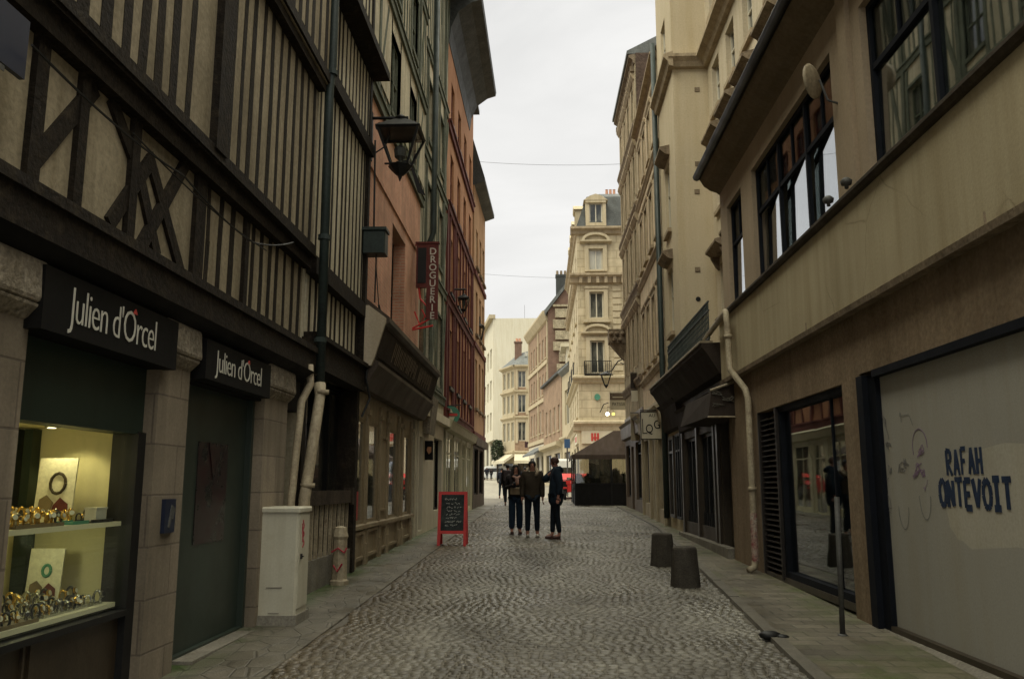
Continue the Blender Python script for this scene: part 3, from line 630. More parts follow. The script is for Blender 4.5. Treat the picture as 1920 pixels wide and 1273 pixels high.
KN = ('gold bracelet watch', 'black strap watch', 'steel bracelet watch')
for zsh, nm, rows in ((1.301, 'upper', ((-.14, 11), (-.24, 12), (-.34, 12), (-.46, 12), (-.58, 12))), (.751, 'lower', ((-.12, 12), (-.21, 12), (-.31, 12), (-.42, 12), (-.54, 12)))):
    for d, n in rows:
        for i in range(n):
            k = rw.choice((0, 0, 1, 2) if nm == 'upper' else (0, 1, 1, 2, 2))
            s = 4.85 + i * .1 + rw.uniform(-.02, .02)
            if s > 6.03: continue
            if nm == 'upper' and d > -.2 and (5.45 < s < 6.03): continue
            o = wp[k] if not used[k] else copy_tree(wp[k]); used[k] = True
            o.location = L.p(s, zsh + (.02 if d < -.28 else 0) , d); o.rotation_euler = (0, 0, rw.uniform(-.9, .5)); sc_ = rw.uniform(.85, 1.35); o.scale = (sc_,) * 3
            o['label'] = '%s standing among others on the %s lit display shelf' % (KN[k], nm); o['category'] = 'watch'; o['group'] = '%ses on the %s shelf' % (KN[k], nm)
for zsh, s0, s1, d0, d1, mt, lb in ((1.301, 5.5, 5.7, -.2, -.08, 'greensign', 'flat green tray on the upper lit shelf'), (1.301, 4.9, 5.4, -.2, -.08, 'bagt', 'tan leather tray of watches on the upper lit shelf'), (1.301, 5.74, 6.03, -.2, -.08, 'darkdial', 'black tray under the small white box on the upper shelf'), (.751, 5.3, 6.0, -.3, -.1, 'silver', 'long dark edged glass tray on the lower lit shelf'), (.751, 4.6, 5.2, -.2, -.07, 'bagt', 'tan leather tray on the lower lit shelf')):
    q = MB(); L.box(q, s0, s1, zsh, zsh + .012, d0, d1); L.box(q, s0, s1, zsh + .012, zsh + .022, d1 - .01, d1); L.box(q, s0, s1, zsh + .012, zsh + .022, d0, d0 + .01); tag(q.build('display_tray', mt, loc=L.p(s0, zsh, d0)), lb, 'tray')
q = MB(); L.box(q, 5.84, 5.98, 1.314, 1.39, -.19, -.11); L.box(q, 5.835, 5.985, 1.39, 1.402, -.195, -.105); tag(q.build('jewellery_box', 'letters', loc=L.p(5.8, 1.314, -.2)), 'small white box on the black tray of the upper shelf', 'box')
q = MB(); q.lathe([(.001, 0), (.03, 0), (.05, .03), (.045, .06), (.02, .07), (.001, .07)], L.p(4.78, .752, -.1), 12); tag(q.build('velvet_pouch', 'black', loc=L.p(4.78, .752, -.1), smooth=True), 'small black pouch at the left end of the lower shelf', 'pouch')

# cables along the timber front
q = MB()
def cable(mb, a, b, sag, r=.008, n=12): mb.tube([tuple(Vector(a).lerp(Vector(b), i / n) - Vector((0, 0, sag * 4 * (i / n) * (1 - i / n)))) for i in range(n + 1)], r, 5)
def LP(px, py, d): y, z = at(px, py, XL + d); return L.p(y, z, d)
cable(q, LP(60, 85, .3), LP(345, 330, .2), .05); cable(q, LP(345, 330, .2), LP(475, 455, .2), .04); cable(q, LP(475, 455, .2), LP(550, 455, .28), .03); cable(q, LP(250, 250, .22), LP(500, 470, .14), .06, .006)
tag(q.build('cable', 'wire', loc=LP(345, 330, .2)), 'thin black cable sagging along the timber front above the jeweller\'s signs', 'cable')
# downpipe between the two timber buildings
dp = thing('drainpipe', 'dark green drainpipe on the timber wall with a leaning cream lower length', 'drainpipe', (-2.7, 10.2, 2.6))
q = MB(); q.tube([L.p(10.22, 13.2, .24), L.p(10.22, 6.9, .24), L.p(10.2, 6.6, .22), L.p(10.2, 2.75, .24)], .06, 10)
q.build('upper_pipe', 'pipegreen', dp, True)
q = MB()
for z in (9, 6.8, 4.6, 3.3): q.lathe([(.066, -.03), (.078, -.03), (.078, .03), (.066, .03)], L.p(10.2, z, .24 if z > 6.7 else .225), 10)
q.build('bracket', 'pipegreen', dp)
q = MB(); q.tube([L.p(10.2, 2.76, .24), L.p(10.15, 2.6, .26), L.p(9.62, 1.4, .27), L.p(9.6, .2, .27)], [.075, .066, .066, .066], 10)
for z, s_ in ((2.66, 10.17), (1.55, 9.69), (1.3, 9.61)): q.lathe([(.07, -.025), (.085, -.025), (.085, .025), (.07, .025)], L.p(s_, z, .28), 10)
q.build('lower_pipe', 'pipecream', dp, True)
q = MB(); q.tube([L.p(9.86, 2.95, .2), L.p(9.86, 2.72, .22), L.p(9.66, 2.5, .18), L.p(9.45, 1.4, .17), L.p(9.42, .2, .16)], .045, 10)
tag(fixn(q.build('waste_pipe', 'pipecream', loc=L.p(9.5, .2, .16), smooth=True)), 'thinner pale waste pipe beside the stone pillar left of the drainpipe', 'pipe')
# electricity cabinet
CB = 1
cb = thing('utility_cabinet', 'off-white street cabinet with red scrawl against the stone pillar', 'utility cabinet', (-2.66, 8.95, gz(8.9)))
z0 = gz(8.9) - .03; q = MB(); q.rbox(-2.88, -2.48, 8.72, 9.14, z0 + .14, 1.31, .02); q.rbox(-2.9, -2.46, 8.7, 9.16, 1.285, 1.335, .015); q.build('body', 'cabinet', cb)
q = MB(); q.hexa([(-2.9, 8.68, z0 - .02), (-2.45, 8.68, z0 - .02), (-2.45, 9.17, z0 - .02), (-2.9, 9.17, z0 - .02), (-2.895, 8.7, z0 + .14), (-2.465, 8.7, z0 + .14), (-2.465, 9.16, z0 + .14), (-2.895, 9.16, z0 + .14)]); q.build('plinth', 'concrete', cb)
q = MB(); q.box(-2.479, -2.472, 8.75, 9.11, z0 + .2, 1.26); dd = q.build('door', 'cabinet', cb)
q = MB(); q.box(-2.472, -2.455, 8.8, 8.83, .82, .87); q.tube([(-2.46, 8.815, .84), (-2.44, 8.815, .845)], .008, 6); q.build('handle', 'blackmetal', dd)
q = MB(); q.box(-2.78, -2.62, 8.714, 8.719, .54, .55); q.box(-2.75, -2.64, 8.712, 8.719, .3, .305); q.build('vent_slot', 'concrete', cb)
q = MB(); W = Fr((-2.472, 8.72), (-2.472, 9.2), 1)
W.stroke(q, [(8.86, 1.2), (8.9, 1.14), (8.85, 1.1), (8.91, 1.06), (8.86, 1.02), (8.92, .97), (8.87, .93)], .022, .0, .004); W.stroke(q, [(8.83, 1.17), (8.87, .98)], .014, 0, .004); q.build('scrawl', 'redpaint', cb)

# ================================================================== second timber building  y 10.2 .. 13.25
L2 = Fr((XL, 10.15), (XL + .02, 13.25), 1)
tb = thing('timber_framed_building', 'narrow black timber building with barred shop window beside the green drainpipe', 'building', (XL, 11.7, gz(11.7)))
w = MB(); L2.wall(w, 10.3, 13.22, 3.3, 4.3, (), 0, .2, 0); L2.wall(w, 10.3, 13.22, 4.3, 6.9, (), .06, .25, 0); L2.wall(w, 10.3, 13.22, 6.9, 13.5, (), .1, .3, 0)
L2.box(w, 10.17, 10.36, 0, 13.5, -1, -.02)
L2.box(w, 10.17, 13.2, -.1, 13.5, -.9, -6); L2.box(w, 10.36, 13.2, 3.05, 13.5, -.9, -.2); w.build('wall', 'stucco2', tb)
t = MB(); beam(L2, t, 10.25, 13.25, 3.0, 3.36, -.1, .14, 0, 1); L2.box(t, 10.25, 13.25, 3.36, 3.42, 0, .2)
beam(L2, t, 10.25, 13.25, 4.16, 4.38, 0, .13, .0, 3); beam(L2, t, 10.25, 13.25, 6.86, 7.06, 0, .17, 0, 3); beam(L2, t, 10.45, 13.25, 8.2, 8.34, .1, .4, 0, 3)
studs(L2, t, 10.45, 13.2, 3.4, 4.2, 0, .26, .09); studs(L2, t, 10.4, 13.2, 4.4, 6.85, .06, .24, .075, wob=.03); studs(L2, t, 10.4, 13.2, 7.05, 8.2, .1, .22, .075, wob=.01); studs(L2, t, 10.4, 13.2, 8.34, 13.4, .1, .24, .09, wob=.02)
L2.bar(t, (13.18, 3.0), (13.18, 13.4), .13, -.1, .12); L2.bar(t, (13.12, .2), (13.12, 3.05), .16, -.5, .06); L2.bar(t, (10.3, .8), (10.3, 3.05), .14, -.3, .04)
t.build('timber_frame', 'timber', tb)
r = MB(); L2.prof(r, 10.16, 13.3, [(.1, 13.5), (.75, 13.4), (.75, 13.52), (-3, 16.5), (-6, 13.5)]); r.build('roof', 'slate', tb)
q = MB(); L2.box(q, 10.2, 13.2, .1, .62, -.3, .02); q.build('stone_base', 'concrete', tb)
q = MB()
for s_ in (10.75, 11.5, 12.3): L2.box(q, s_, s_ + .07, 1.4, 3.0, -.25, -.18)
L2.box(q, 10.37, 13.04, 1.4, 1.46, -.25, -.17); L2.box(q, 10.37, 13.04, 2.93, 3.0, -.25, -.17)
wn = q.build('shop_window', 'black', tb); q = MB(); L2.box(q, 10.37, 13.04, .62, 2.98, -.24, -.225); q.build('pane', 'paneshop', wn)
q = MB(); L2.box(q, 10.4, 12.98, 1.3, 1.48, -.06, .05)
for s_ in (10.42, 12.94): L2.box(q, s_ - .05, s_ + .05, 1.27, 1.52, -.07, .07)
rl = q.build('window_guard', 'timber_old', tb)
for i in range(11): q = MB(); s_ = 10.5 + i * .237; L2.bar(q, (s_, .62), (s_ + rnd.uniform(-.015, .015), 1.3), .045, -.03, .01); q.build('baluster', 'pipecream', rl)
q = MB()
cable(q, L2.p(13.25, 5.6, .2), L2.p(13.3, 4.4, .3), -.0); q.tube([L2.p(13.3, 4.4, .3), L2.p(13.45, 4.15, .34), L2.p(13.4, 3.95, .28), L2.p(13.2, 3.7, .2), L2.p(13.15, 3.2, .16), L2.p(13.3, 2.9, .2), L2.p(13.2, 2.6, .1)], .018, 6)
tag(q.build('cable', 'wire', loc=L2.p(13.3, 4.4, .3)), 'thick black cable looping down beside the brown shop fascia', 'cable')
# green box on the corner
gb = thing('junction_box', 'dark green metal box hanging on the corner post above the brown fascia', 'box', (-2.6, 13.1, 5.3))
a = at(672, 372, -2.6); b = at(696, 455, -2.6)
q = MB(); q.rbox(-2.86, -2.5, 13.0, 13.3, b[1], a[1], .02); q.build('housing', 'pipegreen', gb); q = MB(); q.box(-2.88, -2.48, 12.98, 13.3, a[1], a[1] + .05); q.build('lid', 'pipegreen', gb)
q = MB(); q.tube([(-2.7, 13.1, a[1]), (-2.72, 13.1, 7.1)], .016, 8); q.tube([(-2.65, 13.1, b[1]), (-2.66, 13.12, 4.4)], .012, 6); q.build('conduit', 'blackmetal', gb)
# painted stone post
q = MB(); z0 = gz(11.7); q.lathe([(.13, 0), (.13, .08), (.105, .1), (.095, .62), (.11, .66), (.08, .78), (.02, .8)], (-2.76, 11.75, z0 - .01), 8)
tag(q.build('guard_stone', 'pipecream', loc=(-2.76, 11.75, z0)), 'cream painted guard stone with red scribbles at the foot of the barred window', 'guard stone')
q = MB(); W = Fr((-2.76, 11.6), (-2.76, 11.9), 1); gs = bpy.data.objects['guard_stone']
q.tube([(-2.85, 11.65, z0 + .45), (-2.76, 11.635, z0 + .5), (-2.68, 11.66, z0 + .44), (-2.66, 11.7, z0 + .5)], .012, 5); q.tube([(-2.82, 11.64, z0 + .28), (-2.76, 11.625, z0 + .2), (-2.7, 11.64, z0 + .3)], .012, 5)
q.build('scribble', 'redpaint', gs)
# ================================================================== brown shop building  y 13.3 .. 19.9
L3 = Fr((XL, 13.3), (XL, 19.9), 1)
sb = thing('timber_framed_building', 'red brick and pale timber building above the brown shop fascia', 'building', (XL, 16.5, gz(16.5)))
ops = [(13.55, 14.1, .95, 2.62), (14.45, 15.25, .95, 2.62), (16.35, 17.3, .95, 2.62), (18.0, 18.9, .95, 2.62)]
w = MB(); L3.wall(w, 13.3, 19.3, 0, 3.1, ops, -.02, .2, 0); fr_ = w.build('shopfront', 'creamwood', sb)
for a, b, c, e in ops: window(L3, fr_, a, b, c, e, -.06, 'creamwood', 'glass', 0, (), .045, fd=.03)
q = MB()
for s_ in (13.36, 14.27, 15.45, 16.2, 17.45, 17.9, 19.05): L3.box(q, s_ - .07, s_ + .07, .2, 2.95, -.02, .015); L3.box(q, s_ - .1, s_ + .1, gz(s_) - .02, gz(s_) + .35, -.02, .04); L3.box(q, s_ - .1, s_ + .1, 2.72, 2.8, -.02, .05)
for a, b in ((13.5, 14.15), (14.42, 15.3), (15.55, 16.1), (16.33, 17.33), (17.97, 18.95)):
    z0 = gz(a) + .12
    for (x0, x1, y0, y1) in ((a, b, z0, z0 + .05), (a, b, z0 + .4, z0 + .45), (a, a + .05, z0 + .05, z0 + .4), (b - .05, b, z0 + .05, z0 + .4)): L3.box(q, x0, x1, y0, y1, -.02, .02)
L3.box(q, 15.6, 16.05, 1.1, 1.14, -.02, .012); L3.box(q, 15.6, 16.05, 2.4, 2.44, -.02, .012)
L3.prof(q, 13.3, 19.4, [(-.02, .86), (.04, .86), (.04, .92), (-.02, .94)]); q.build('pilaster_trim', 'creamwood', fr_)
q = MB(); L3.box(q, 13.3, 19.3, 0, 3.1, -1.6, -1.7); L3.box(q, 13.3, 19.3, .2, .6, -1.6, -.25); q.build('interior', 'dim', sb)
ops = [(16.0, 17.55, 4.35, 6.62)]
w = MB(); L3.wall(w, 13.35, 19.6, 3.95, 8.2, ops, .02, .35, 0); L3.box(w, 13.35, 19.6, 6.9, 7.0, .02, .05); w.build('brick_wall', 'oldbrick', sb)
window(L3, sb, 16.0, 17.55, 4.35, 6.62, -.28, 'black', 'paneshop', 1, (.5,), .07)
w = MB(); L3.box(w, 13.32, 19.9, -.1, 15.8, -1.75, -6); L3.box(w, 13.32, 19.9, 3.1, 15.8, -1.75, -.38); L3.box(w, 13.28, 13.34, 8.3, 15.8, -.38, .02)
wops = [(15.3, 16.2, 8.7, 10.2), (17.6, 18.4, 8.7, 10.2), (15.2, 16.1, 11.2, 12.7), (17.5, 18.4, 11.2, 12.7)]
L3.wall(w, 13.35, 19.88, 8.22, 10.6, wops, .03, .2, 0); L3.wall(w, 13.35, 19.88, 10.6, 15.8, wops, .06, .2, 0); L3.wall(w, 19.6, 19.9, .2, 8.2, (), 0, .2, 0); w.build('wall', 'stucco2', sb)
for a, b, c, e in wops: window(L3, sb, a, b, c, e, -.04, 'timber_green', 'pane', 1, (.5,), .05)
def tframe(f, par, s0, s1, levels, d, mt, skip, pitch=.3, wd=.1, post=()):
    t = MB()
    for (z0, z1), dd in zip(levels, d):
        beam(f, t, s0, s1, z0 - .2, z0, dd - .12, dd + .05, 0, 2); f.box(t, s0, s1, z0 - .02, z0 + .04, dd, dd + .08)
        studs(f, t, s0 + .1, s1 - .05, z0, z1 - .24, dd, pitch, wd, [(a, b) for a, b, c, e in skip if c < z1 and e > z0], .02, .02)
        for a, b, c, e in skip:
            if c < z1 and e > z0 and a >= s0 and b <= s1:
                f.box(t, a - .12, a, z0, z1 - .24, dd - .03, dd + .03); f.box(t, b, b + .12, z0, z1 - .24, dd - .03, dd + .03); f.box(t, a, b, c - .1, c, dd - .03, dd + .05); f.box(t, a, b, e, e + .08, dd - .03, dd + .03)
        for p0 in post: f.bar(t, (p0, z0), (p0 + .75, z1 - .3), .13, dd - .02, dd + .035); f.box(t, p0 - .1, p0 + .06, z0, z1 - .2, dd - .02, dd + .05)
    return t.build('timber_frame', mt, par)
tframe(L3, sb, 13.4, 19.85, [(8.4, 10.8), (10.8, 13.2), (13.2, 15.8)], [.03, .06, .06], 'timber_green', wops, .33, .075, (14.1, 18.7))
r = MB(); L3.prof(r, 13.32, 19.92, [(.14, 15.8), (.8, 15.6), (.8, 15.75), (-3, 19), (-6, 15.8)]); r.build('roof', 'slate', sb)
# the projecting brown fascia
fa = MB(); L3.prof(fa, 13.2, 20.0, [(.0, 3.05), (.16, 3.05), (.26, 3.25), (.36, 3.42), (.36, 3.48), (.31, 3.5), (.46, 4.06), (.52, 4.1), (.52, 4.18), (.1, 4.52), (.0, 4.52)])
fb = fixn(fa.build('fascia', 'fascia', sb))
q = MB(); L3.prof(q, 13.13, 13.198, [(.0, 3.42), (.26, 3.4), (.30, 3.5), (.47, 4.08), (.47, 4.16), (.2, 4.36), (.0, 4.36)]); fixn(q.build('fascia_end', 'fasciaside', fb))
q = MB(); q.prism([L3.p(13.18, 3.51, .318), L3.p(19.95, 3.51, .318), L3.p(19.95, 4.05, .463), L3.p(13.18, 4.05, .463)], (.002, 0, 0))
for a, b, z in ((13.3, 19.9, 3.55), (13.3, 19.9, 4.0)):
    dd = .31 + (z - 3.5) * .268; q.prism([L3.p(a, z, dd + .01), L3.p(b, z, dd + .01), L3.p(b, z + .03, dd + .018), L3.p(a, z + .03, dd + .018)], (.015, 0, 0))
q.build('fascia_moulding', 'awnbrown', fb)
class Tilt(Fr):          # lettering plane that leans with the fascia
    def p(f, s, z, d=0): v = Fr.p(f, s, z, d + .31 + (z - 3.5) * .268); return v
LT = Tilt((XL, 13.3), (XL, 19.9), 1)
q = MB(); rl_ = random.Random(31)
for i in range(16):
    s_ = 14.3 + i * .3
    if i == 9: continue
    z0_, z1_ = 3.62 + rl_.uniform(0, .03), 3.95 - rl_.uniform(0, .03)
    for ds_, za, zb_ in ((0, z0_, z1_), (.13, z0_ + rl_.choice((0, .1)), z1_)):
        q.prism([LT.p(s_ + ds_, za, .012), LT.p(s_ + ds_ + .05, za, .012), LT.p(s_ + ds_ + .05, zb_, .012), LT.p(s_ + ds_, zb_, .012)], (.004, 0, 0))
q.build('worn_lettering', 'goldletter', fb)
# downpipe between the pale timber houses
q = MB(); q.tube([(XL + .3, 19.95, 15), (XL + .3, 19.95, 7.6), (XL + .2, 19.95, 7.35), (XL + .2, 19.95, 6.9)], .07, 8)
tag(q.build('drainpipe', 'pipegreen', loc=(XL + .2, 19.95, 6.9), smooth=True), 'dark drainpipe between the two pale timber houses', 'drainpipe')
q = MB(); q.tube([(XL + .14, 19.3, 7.0), (XL + .14, 19.3, 4.5)], .05, 8); q.tube([(XL + .1, 19.3, 5.8), (XL + .3, 19.3, 5.8)], .015, 6)
tag(q.build('pipe', 'pipecream', loc=(XL + .14, 19.3, 4.5), smooth=True), 'short white pipe on the brick wall left of the vertical sign', 'pipe')
# ================================================================== droguerie house  y 20 .. 24.6
L4 = Fr((XL, 20.0), (XL + .06, 24.6), 1)
dh = thing('timber_framed_building', 'narrow pale timber house behind the vertical maroon sign', 'building', (XL, 22, gz(22)))
wops = [(20.7, 21.5, 7.6, 9.2), (22.9, 23.7, 7.6, 9.2), (20.7, 21.5, 10.4, 12), (22.9, 23.7, 10.4, 12), (20.6, 21.6, 4.2, 6.2), (22.8, 23.8, 4.2, 6.2)]
w = MB(); L4.wall(w, 20.02, 24.58, 3.3, 17, wops, 0, .25, 6, zb=0); w.build('wall', 'stucco2', dh)
for o_ in wops: window(L4, dh, *o_, -.14, 'timber_green', 'pane', 1, (.5,), .06)
tframe(L4, dh, 20.05, 24.55, [(4.0, 7.1), (7.1, 9.9), (9.9, 12.8), (12.8, 17)], [0, 0, 0, 0], 'timber_green', wops, .3, .08, (21.8, 23.9))
ops = [(20.15, 20.75, .5, 2.7), (22.6, 24.2, .9, 2.8)]
w = MB(); L4.wall(w, 20.02, 24.58, 0, 3.3, ops, .02, .25, 0); L4.box(w, 20.02, 24.6, 3.2, 3.42, 0, .2); sf = w.build('shopfront', 'signcream', dh)
for o_ in ops: window(L4, sf, *o_, -.14, 'black', 'paneshop', 0, (), .06)
r = MB(); L4.prof(r, 20.0, 24.6, [(0, 17), (.7, 16.8), (.7, 16.95), (-3, 20), (-6, 17)]); r.build('roof', 'slate', dh)
ds = thing('vertical_shop_sign', 'tall maroon hanging sign with cream letters on red iron scrollwork', 'sign', (-2.7, 20.0, 5.6))
y_ = 18.7
def xz(px, py, Y): 
    d = _f + _r * ((px - CX_) / F_) - _u * ((py - CY_) / F_); t = Y / d.y; return (d.x * t, EYE + d.z * t)
x0, zt = xz(781, 457, y_); x1, zb = xz(820, 600, y_)
q = MB(); q.box(x0, x1 + .0, y_, y_ + .09, zb + .75, zt); q.box(x0 - .02, x1 + .02, y_ - .02, y_ + .11, zt, zt + .04)
xm = x0 + (x1 - x0) * .52; q.box(xm - .02, x1, y_ + .005, y_ + .085, zb + .02, zb + .75); q.build('board', 'darkred', ds)
SG = Fr((x0, y_), (x1, y_), 1); SG.s0 = 0
Q = XZ(y_)
q = MB(); Q.box(q, x0 + .04, xm - .03, zb + .85, zt - .1, .0, .012); q.build('inset_panel', 'blackmetal', ds)
h_ = (zt - zb - .1) / 9
for i, ch in enumerate('DROGUERIE'): text(ch, Q, xm + (x1 - xm) * .5, zt - .1 - h_ * (i + .5), h_ * 1.2, .004, 'letters', ds, sx=1, name='letter', off=.012)
q = MB(); q.tube([(x0 - .12, y_ + .04, zt - .02), (x1, y_ + .04, zt - .02)], .02, 6); q.tube([(x0 - .1, y_ + .04, zb - .2), (x1 - .05, y_ + .04, zb + .1), (x0 + .1, y_ + .04, zb + .5), (x0 + .02, y_ + .04, zb + 1.1)], .022, 6)
q.tube([(x0 - .1, y_ + .04, zb - .22), (x1 - .1, y_ + .04, zb - .12)], .022, 6); q.tube([(x0 - .02, y_ + .04, zb + .2), (x0 + .1, y_ + .04, zb - .1), (x0 + .22, y_ + .04, zb + .1), (x0 + .14, y_ + .04, zb + .25)], .018, 6); q.build('iron_bracket', 'red', ds)
sg = thing('box_sign', 'black box sign with an orange lozenge hanging beside the white shopfront', 'sign', (-2.5, 21, 2.6))
x0, z1 = xz(791, 826, 21); x1, z0 = xz(811, 862, 21); q = MB(); q.rbox(x0 - .1, x1, 21, 21.12, z0, z1, .015); q.build('case', 'black', sg); Q = XZ(21); q = MB(); cx = x0 + (x1 - x0) * .65; cz = (z0 + z1) / 2
Q.poly(q, [(cx - .05, cz), (cx, cz - .1), (cx + .06, cz - .04), (cx + .06, cz + .08), (cx - .03, cz + .09)], .0, .008); q.build('lozenge', 'orange', sg); q = MB(); q.tube([(XL, 21.06, z1 - .05), (x0, 21.06, z1 - .05)], .015, 6); q.build('arm', 'blackmetal', sg)
q = MB(); x0, z1 = xz(790, 745, 20.9); x1, z0 = xz(815, 815, 20.9); q.hexa([(x0, 20.6, z0 + .1), (x1 - .1, 20.6, z0), (x1 - .1, 21.6, z0), (x0, 21.6, z0 + .1), (x0, 20.6, z1 - .1), (x1, 20.6, z1), (x1, 21.6, z1), (x0, 21.6, z1 - .1)])
tag(q.build('awning_cassette', 'stonecap', loc=(x0, 21, z0)), 'pale grey folded awning hanging past the end of the brown fascia', 'awning')
# ================================================================== red house  y 24.7 .. 33
L5 = Fr((XL + .06, 24.65), (XL + .14, 33.0), 1)
rh = thing('red_house', 'tall orange house with dark red timbers and wide curved dark eaves', 'building', (XL, 29, gz(29)))
cols5 = [25.5, 27.5, 29.5, 31.5]; wops = []
for z0, z1 in ((4.5, 6.3), (7.4, 9.2), (10.2, 11.9), (12.8, 14.3)):
    for s_ in cols5: wops.append((s_, s_ + .9, z0, z1))
w = MB(); L5.wall(w, 24.65, 33.0, 3.4, 16.6, wops, 0, .22, 7, zb=0); w.build('wall', 'orange', rh)
for o_ in wops: window(L5, rh, *o_, -.12, 'darkred', 'pane', 1, (.55,), .07, sill='blackmetal', sd=.1)
q = MB()
for z in (3.5, 6.9, 9.8, 12.4): L5.box(q, 24.66, 33, z, z + .22, -.02, .07); L5.box(q, 24.66, 33, z + .22, z + .28, -.02, .12)
for s_ in cols5:
    for z0, z1 in ((3.78, 6.9), (7.18, 9.8)):
        L5.box(q, s_ - .16, s_ - .02, z0, z1, -.02, .05); L5.box(q, s_ + .92, s_ + 1.06, z0, z1, -.02, .05)
for z0, z1 in ((3.78, 6.9), (7.18, 9.8)):
    L5.box(q, 24.66, 24.9, z0, z1, -.02, .06); L5.box(q, 26.75, 26.95, z0, z1, -.02, .05); L5.box(q, 32.8, 33.0, z0, z1, -.02, .06)
    L5.box(q, 24.9, 25.3, z0 + .1, z1 - .1, -.02, .015); L5.box(q, 26.95, 27.3, z0 + .1, z1 - .1, -.02, .015)
q.build('timber_frame', 'darkred', rh)
r = MB(); L5.prof(r, 24.6, 31.4, [(.02, 15.2), (.08, 15.7), (.3, 16.2), (.7, 16.5), (1.02, 16.6), (1.05, 16.75), (-2.4, 21), (-6, 17), (-.1, 15.2)]); L5.prof(r, 31.4, 33.05, [(.0, 16.6), (.25, 16.6), (.25, 16.75), (-2.4, 21), (-6, 17)]); fixn(r.build('roof', 'slate', rh))
ops = [(24.8, 26.5, .75, 3.0), (27.0, 28.7, .75, 3.0), (29.3, 30.4, .6, 3.0), (30.9, 32.6, .75, 3.0)]
w = MB(); L5.wall(w, 24.66, 33.0, 0, 3.4, ops, .05, .25, 0)
for s_ in (24.72, 26.75, 28.95, 30.65, 32.8): L5.box(w, s_ - .08, s_ + .08, gz(s_), 3.1, .05, .08)
L5.prof(w, 24.6, 33, [(.05, 3.1), (.2, 3.15), (.26, 3.35), (.3, 3.4), (.05, 3.5)]); sf = w.build('shopfront', 'palegreen', rh)
for o_ in ops: window(L5, sf, *o_, -.0, 'palegreen', 'glass', 1, (.78,), .06, fd=.03)
q = MB(); L5.box(q, 24.7, 32.9, .5, 3.1, -1.6, -1.5); q.build('interior', 'display_wall', rh)
sg = thing('round_sign', 'green and cream round sign with a red band over the pale green shopfront', 'sign', (-2.6, 25.5, 3.3))
x0, z0 = xz(845, 778, 25.3); Q = XZ(25.3); q = MB(); q.prism([(x0 + .27 * math.cos(i * math.pi / 12), 25.3, z0 + .27 * math.sin(i * math.pi / 12)) for i in range(24)], (0, .06, 0)); q.build('disc', 'greensign', sg)
q = MB(); Q.box(q, x0 - .2, x0 + .2, z0 - .03, z0 + .05, 0, .01); q.build('red_band', 'redletter', sg); q = MB(); Q.poly(q, [(x0 - .12, z0 - .05), (x0 + .12, z0 - .05), (x0 + .07, z0 - .2), (x0 - .07, z0 - .2)], 0, .01); Q.poly(q, [(x0 - .07, z0 + .07), (x0 + .07, z0 + .07), (x0, z0 + .2)], 0, .01); q.build('cream_motif', 'signcream', sg)
q = MB(); q.tube([(XL + .05, 25.33, z0 + .28), (x0 + .3, 25.33, z0 + .3)], .015, 6); q.build('arm', 'blackmetal', sg)
q = MB(); x_, z_ = xz(884, 770, 33.1); q.box(XL + .16, x_ - .01, 33.02, 33.06, .9, 3.1); o__ = q.build('light_strip', 'neon', loc=(x_, 33, .9)); tag(o__, 'narrow yellow lit strip at the far end of the left shopfronts', 'light')
# ================================================================== last house of the row  y 33.1 .. 38
L6 = Fr((XL + .2, 33.1), (XL + .3, 38.0), 1)
lh = thing('orange_house', 'ochre house at the end of the left row with a steep slate roof', 'building', (XL + .2, 35.5, gz(35)))
wops = []
for z0, z1 in ((4.6, 6.6), (7.6, 9.4), (10.4, 12.0)):
    for s_ in (33.9, 35.4, 36.8): wops.append((s_, s_ + .8, z0, z1))
w = MB(); L6.wall(w, 33.1, 38, 3.4, 13.8, wops, 0, .2, 5, zb=0); w.build('wall', 'orange2', lh)
for o_ in wops: window(L6, lh, *o_, -.12, 'winwhite', 'pane', 1, (.55,), .07, sill='darktrim')
q = MB()
for z in (3.45, 7.0, 9.9): L6.box(q, 33.1, 38, z, z + .18, -.02, .08)
L6.box(q, 33.1, 33.3, 3.5, 7, -.02, .04); L6.box(q, 37.8, 38, 3.5, 7, -.02, .04); q.build('trim', 'darkred', lh)
r = MB(); L6.prof(r, 33.08, 38.05, [(0, 13.6), (.42, 13.75), (.42, 13.9), (-.25, 16.2), (-3, 16.6), (-5, 13.8)]); fixn(r.build('roof', 'slate', lh))
ops = [(33.6, 35.2, 1.2, 3.0), (35.7, 37.4, 1.2, 3.0)]
w = MB(); L6.wall(w, 33.1, 38, 0, 3.4, ops, .02, .2, 0); L6.box(w, 33.1, 38, 3.1, 3.42, 0, .16); sf = w.build('shopfront', 'fascia', lh)
for o_ in ops: window(L6, sf, *o_, -.1, 'black', 'paneshop', 1, (), .06)
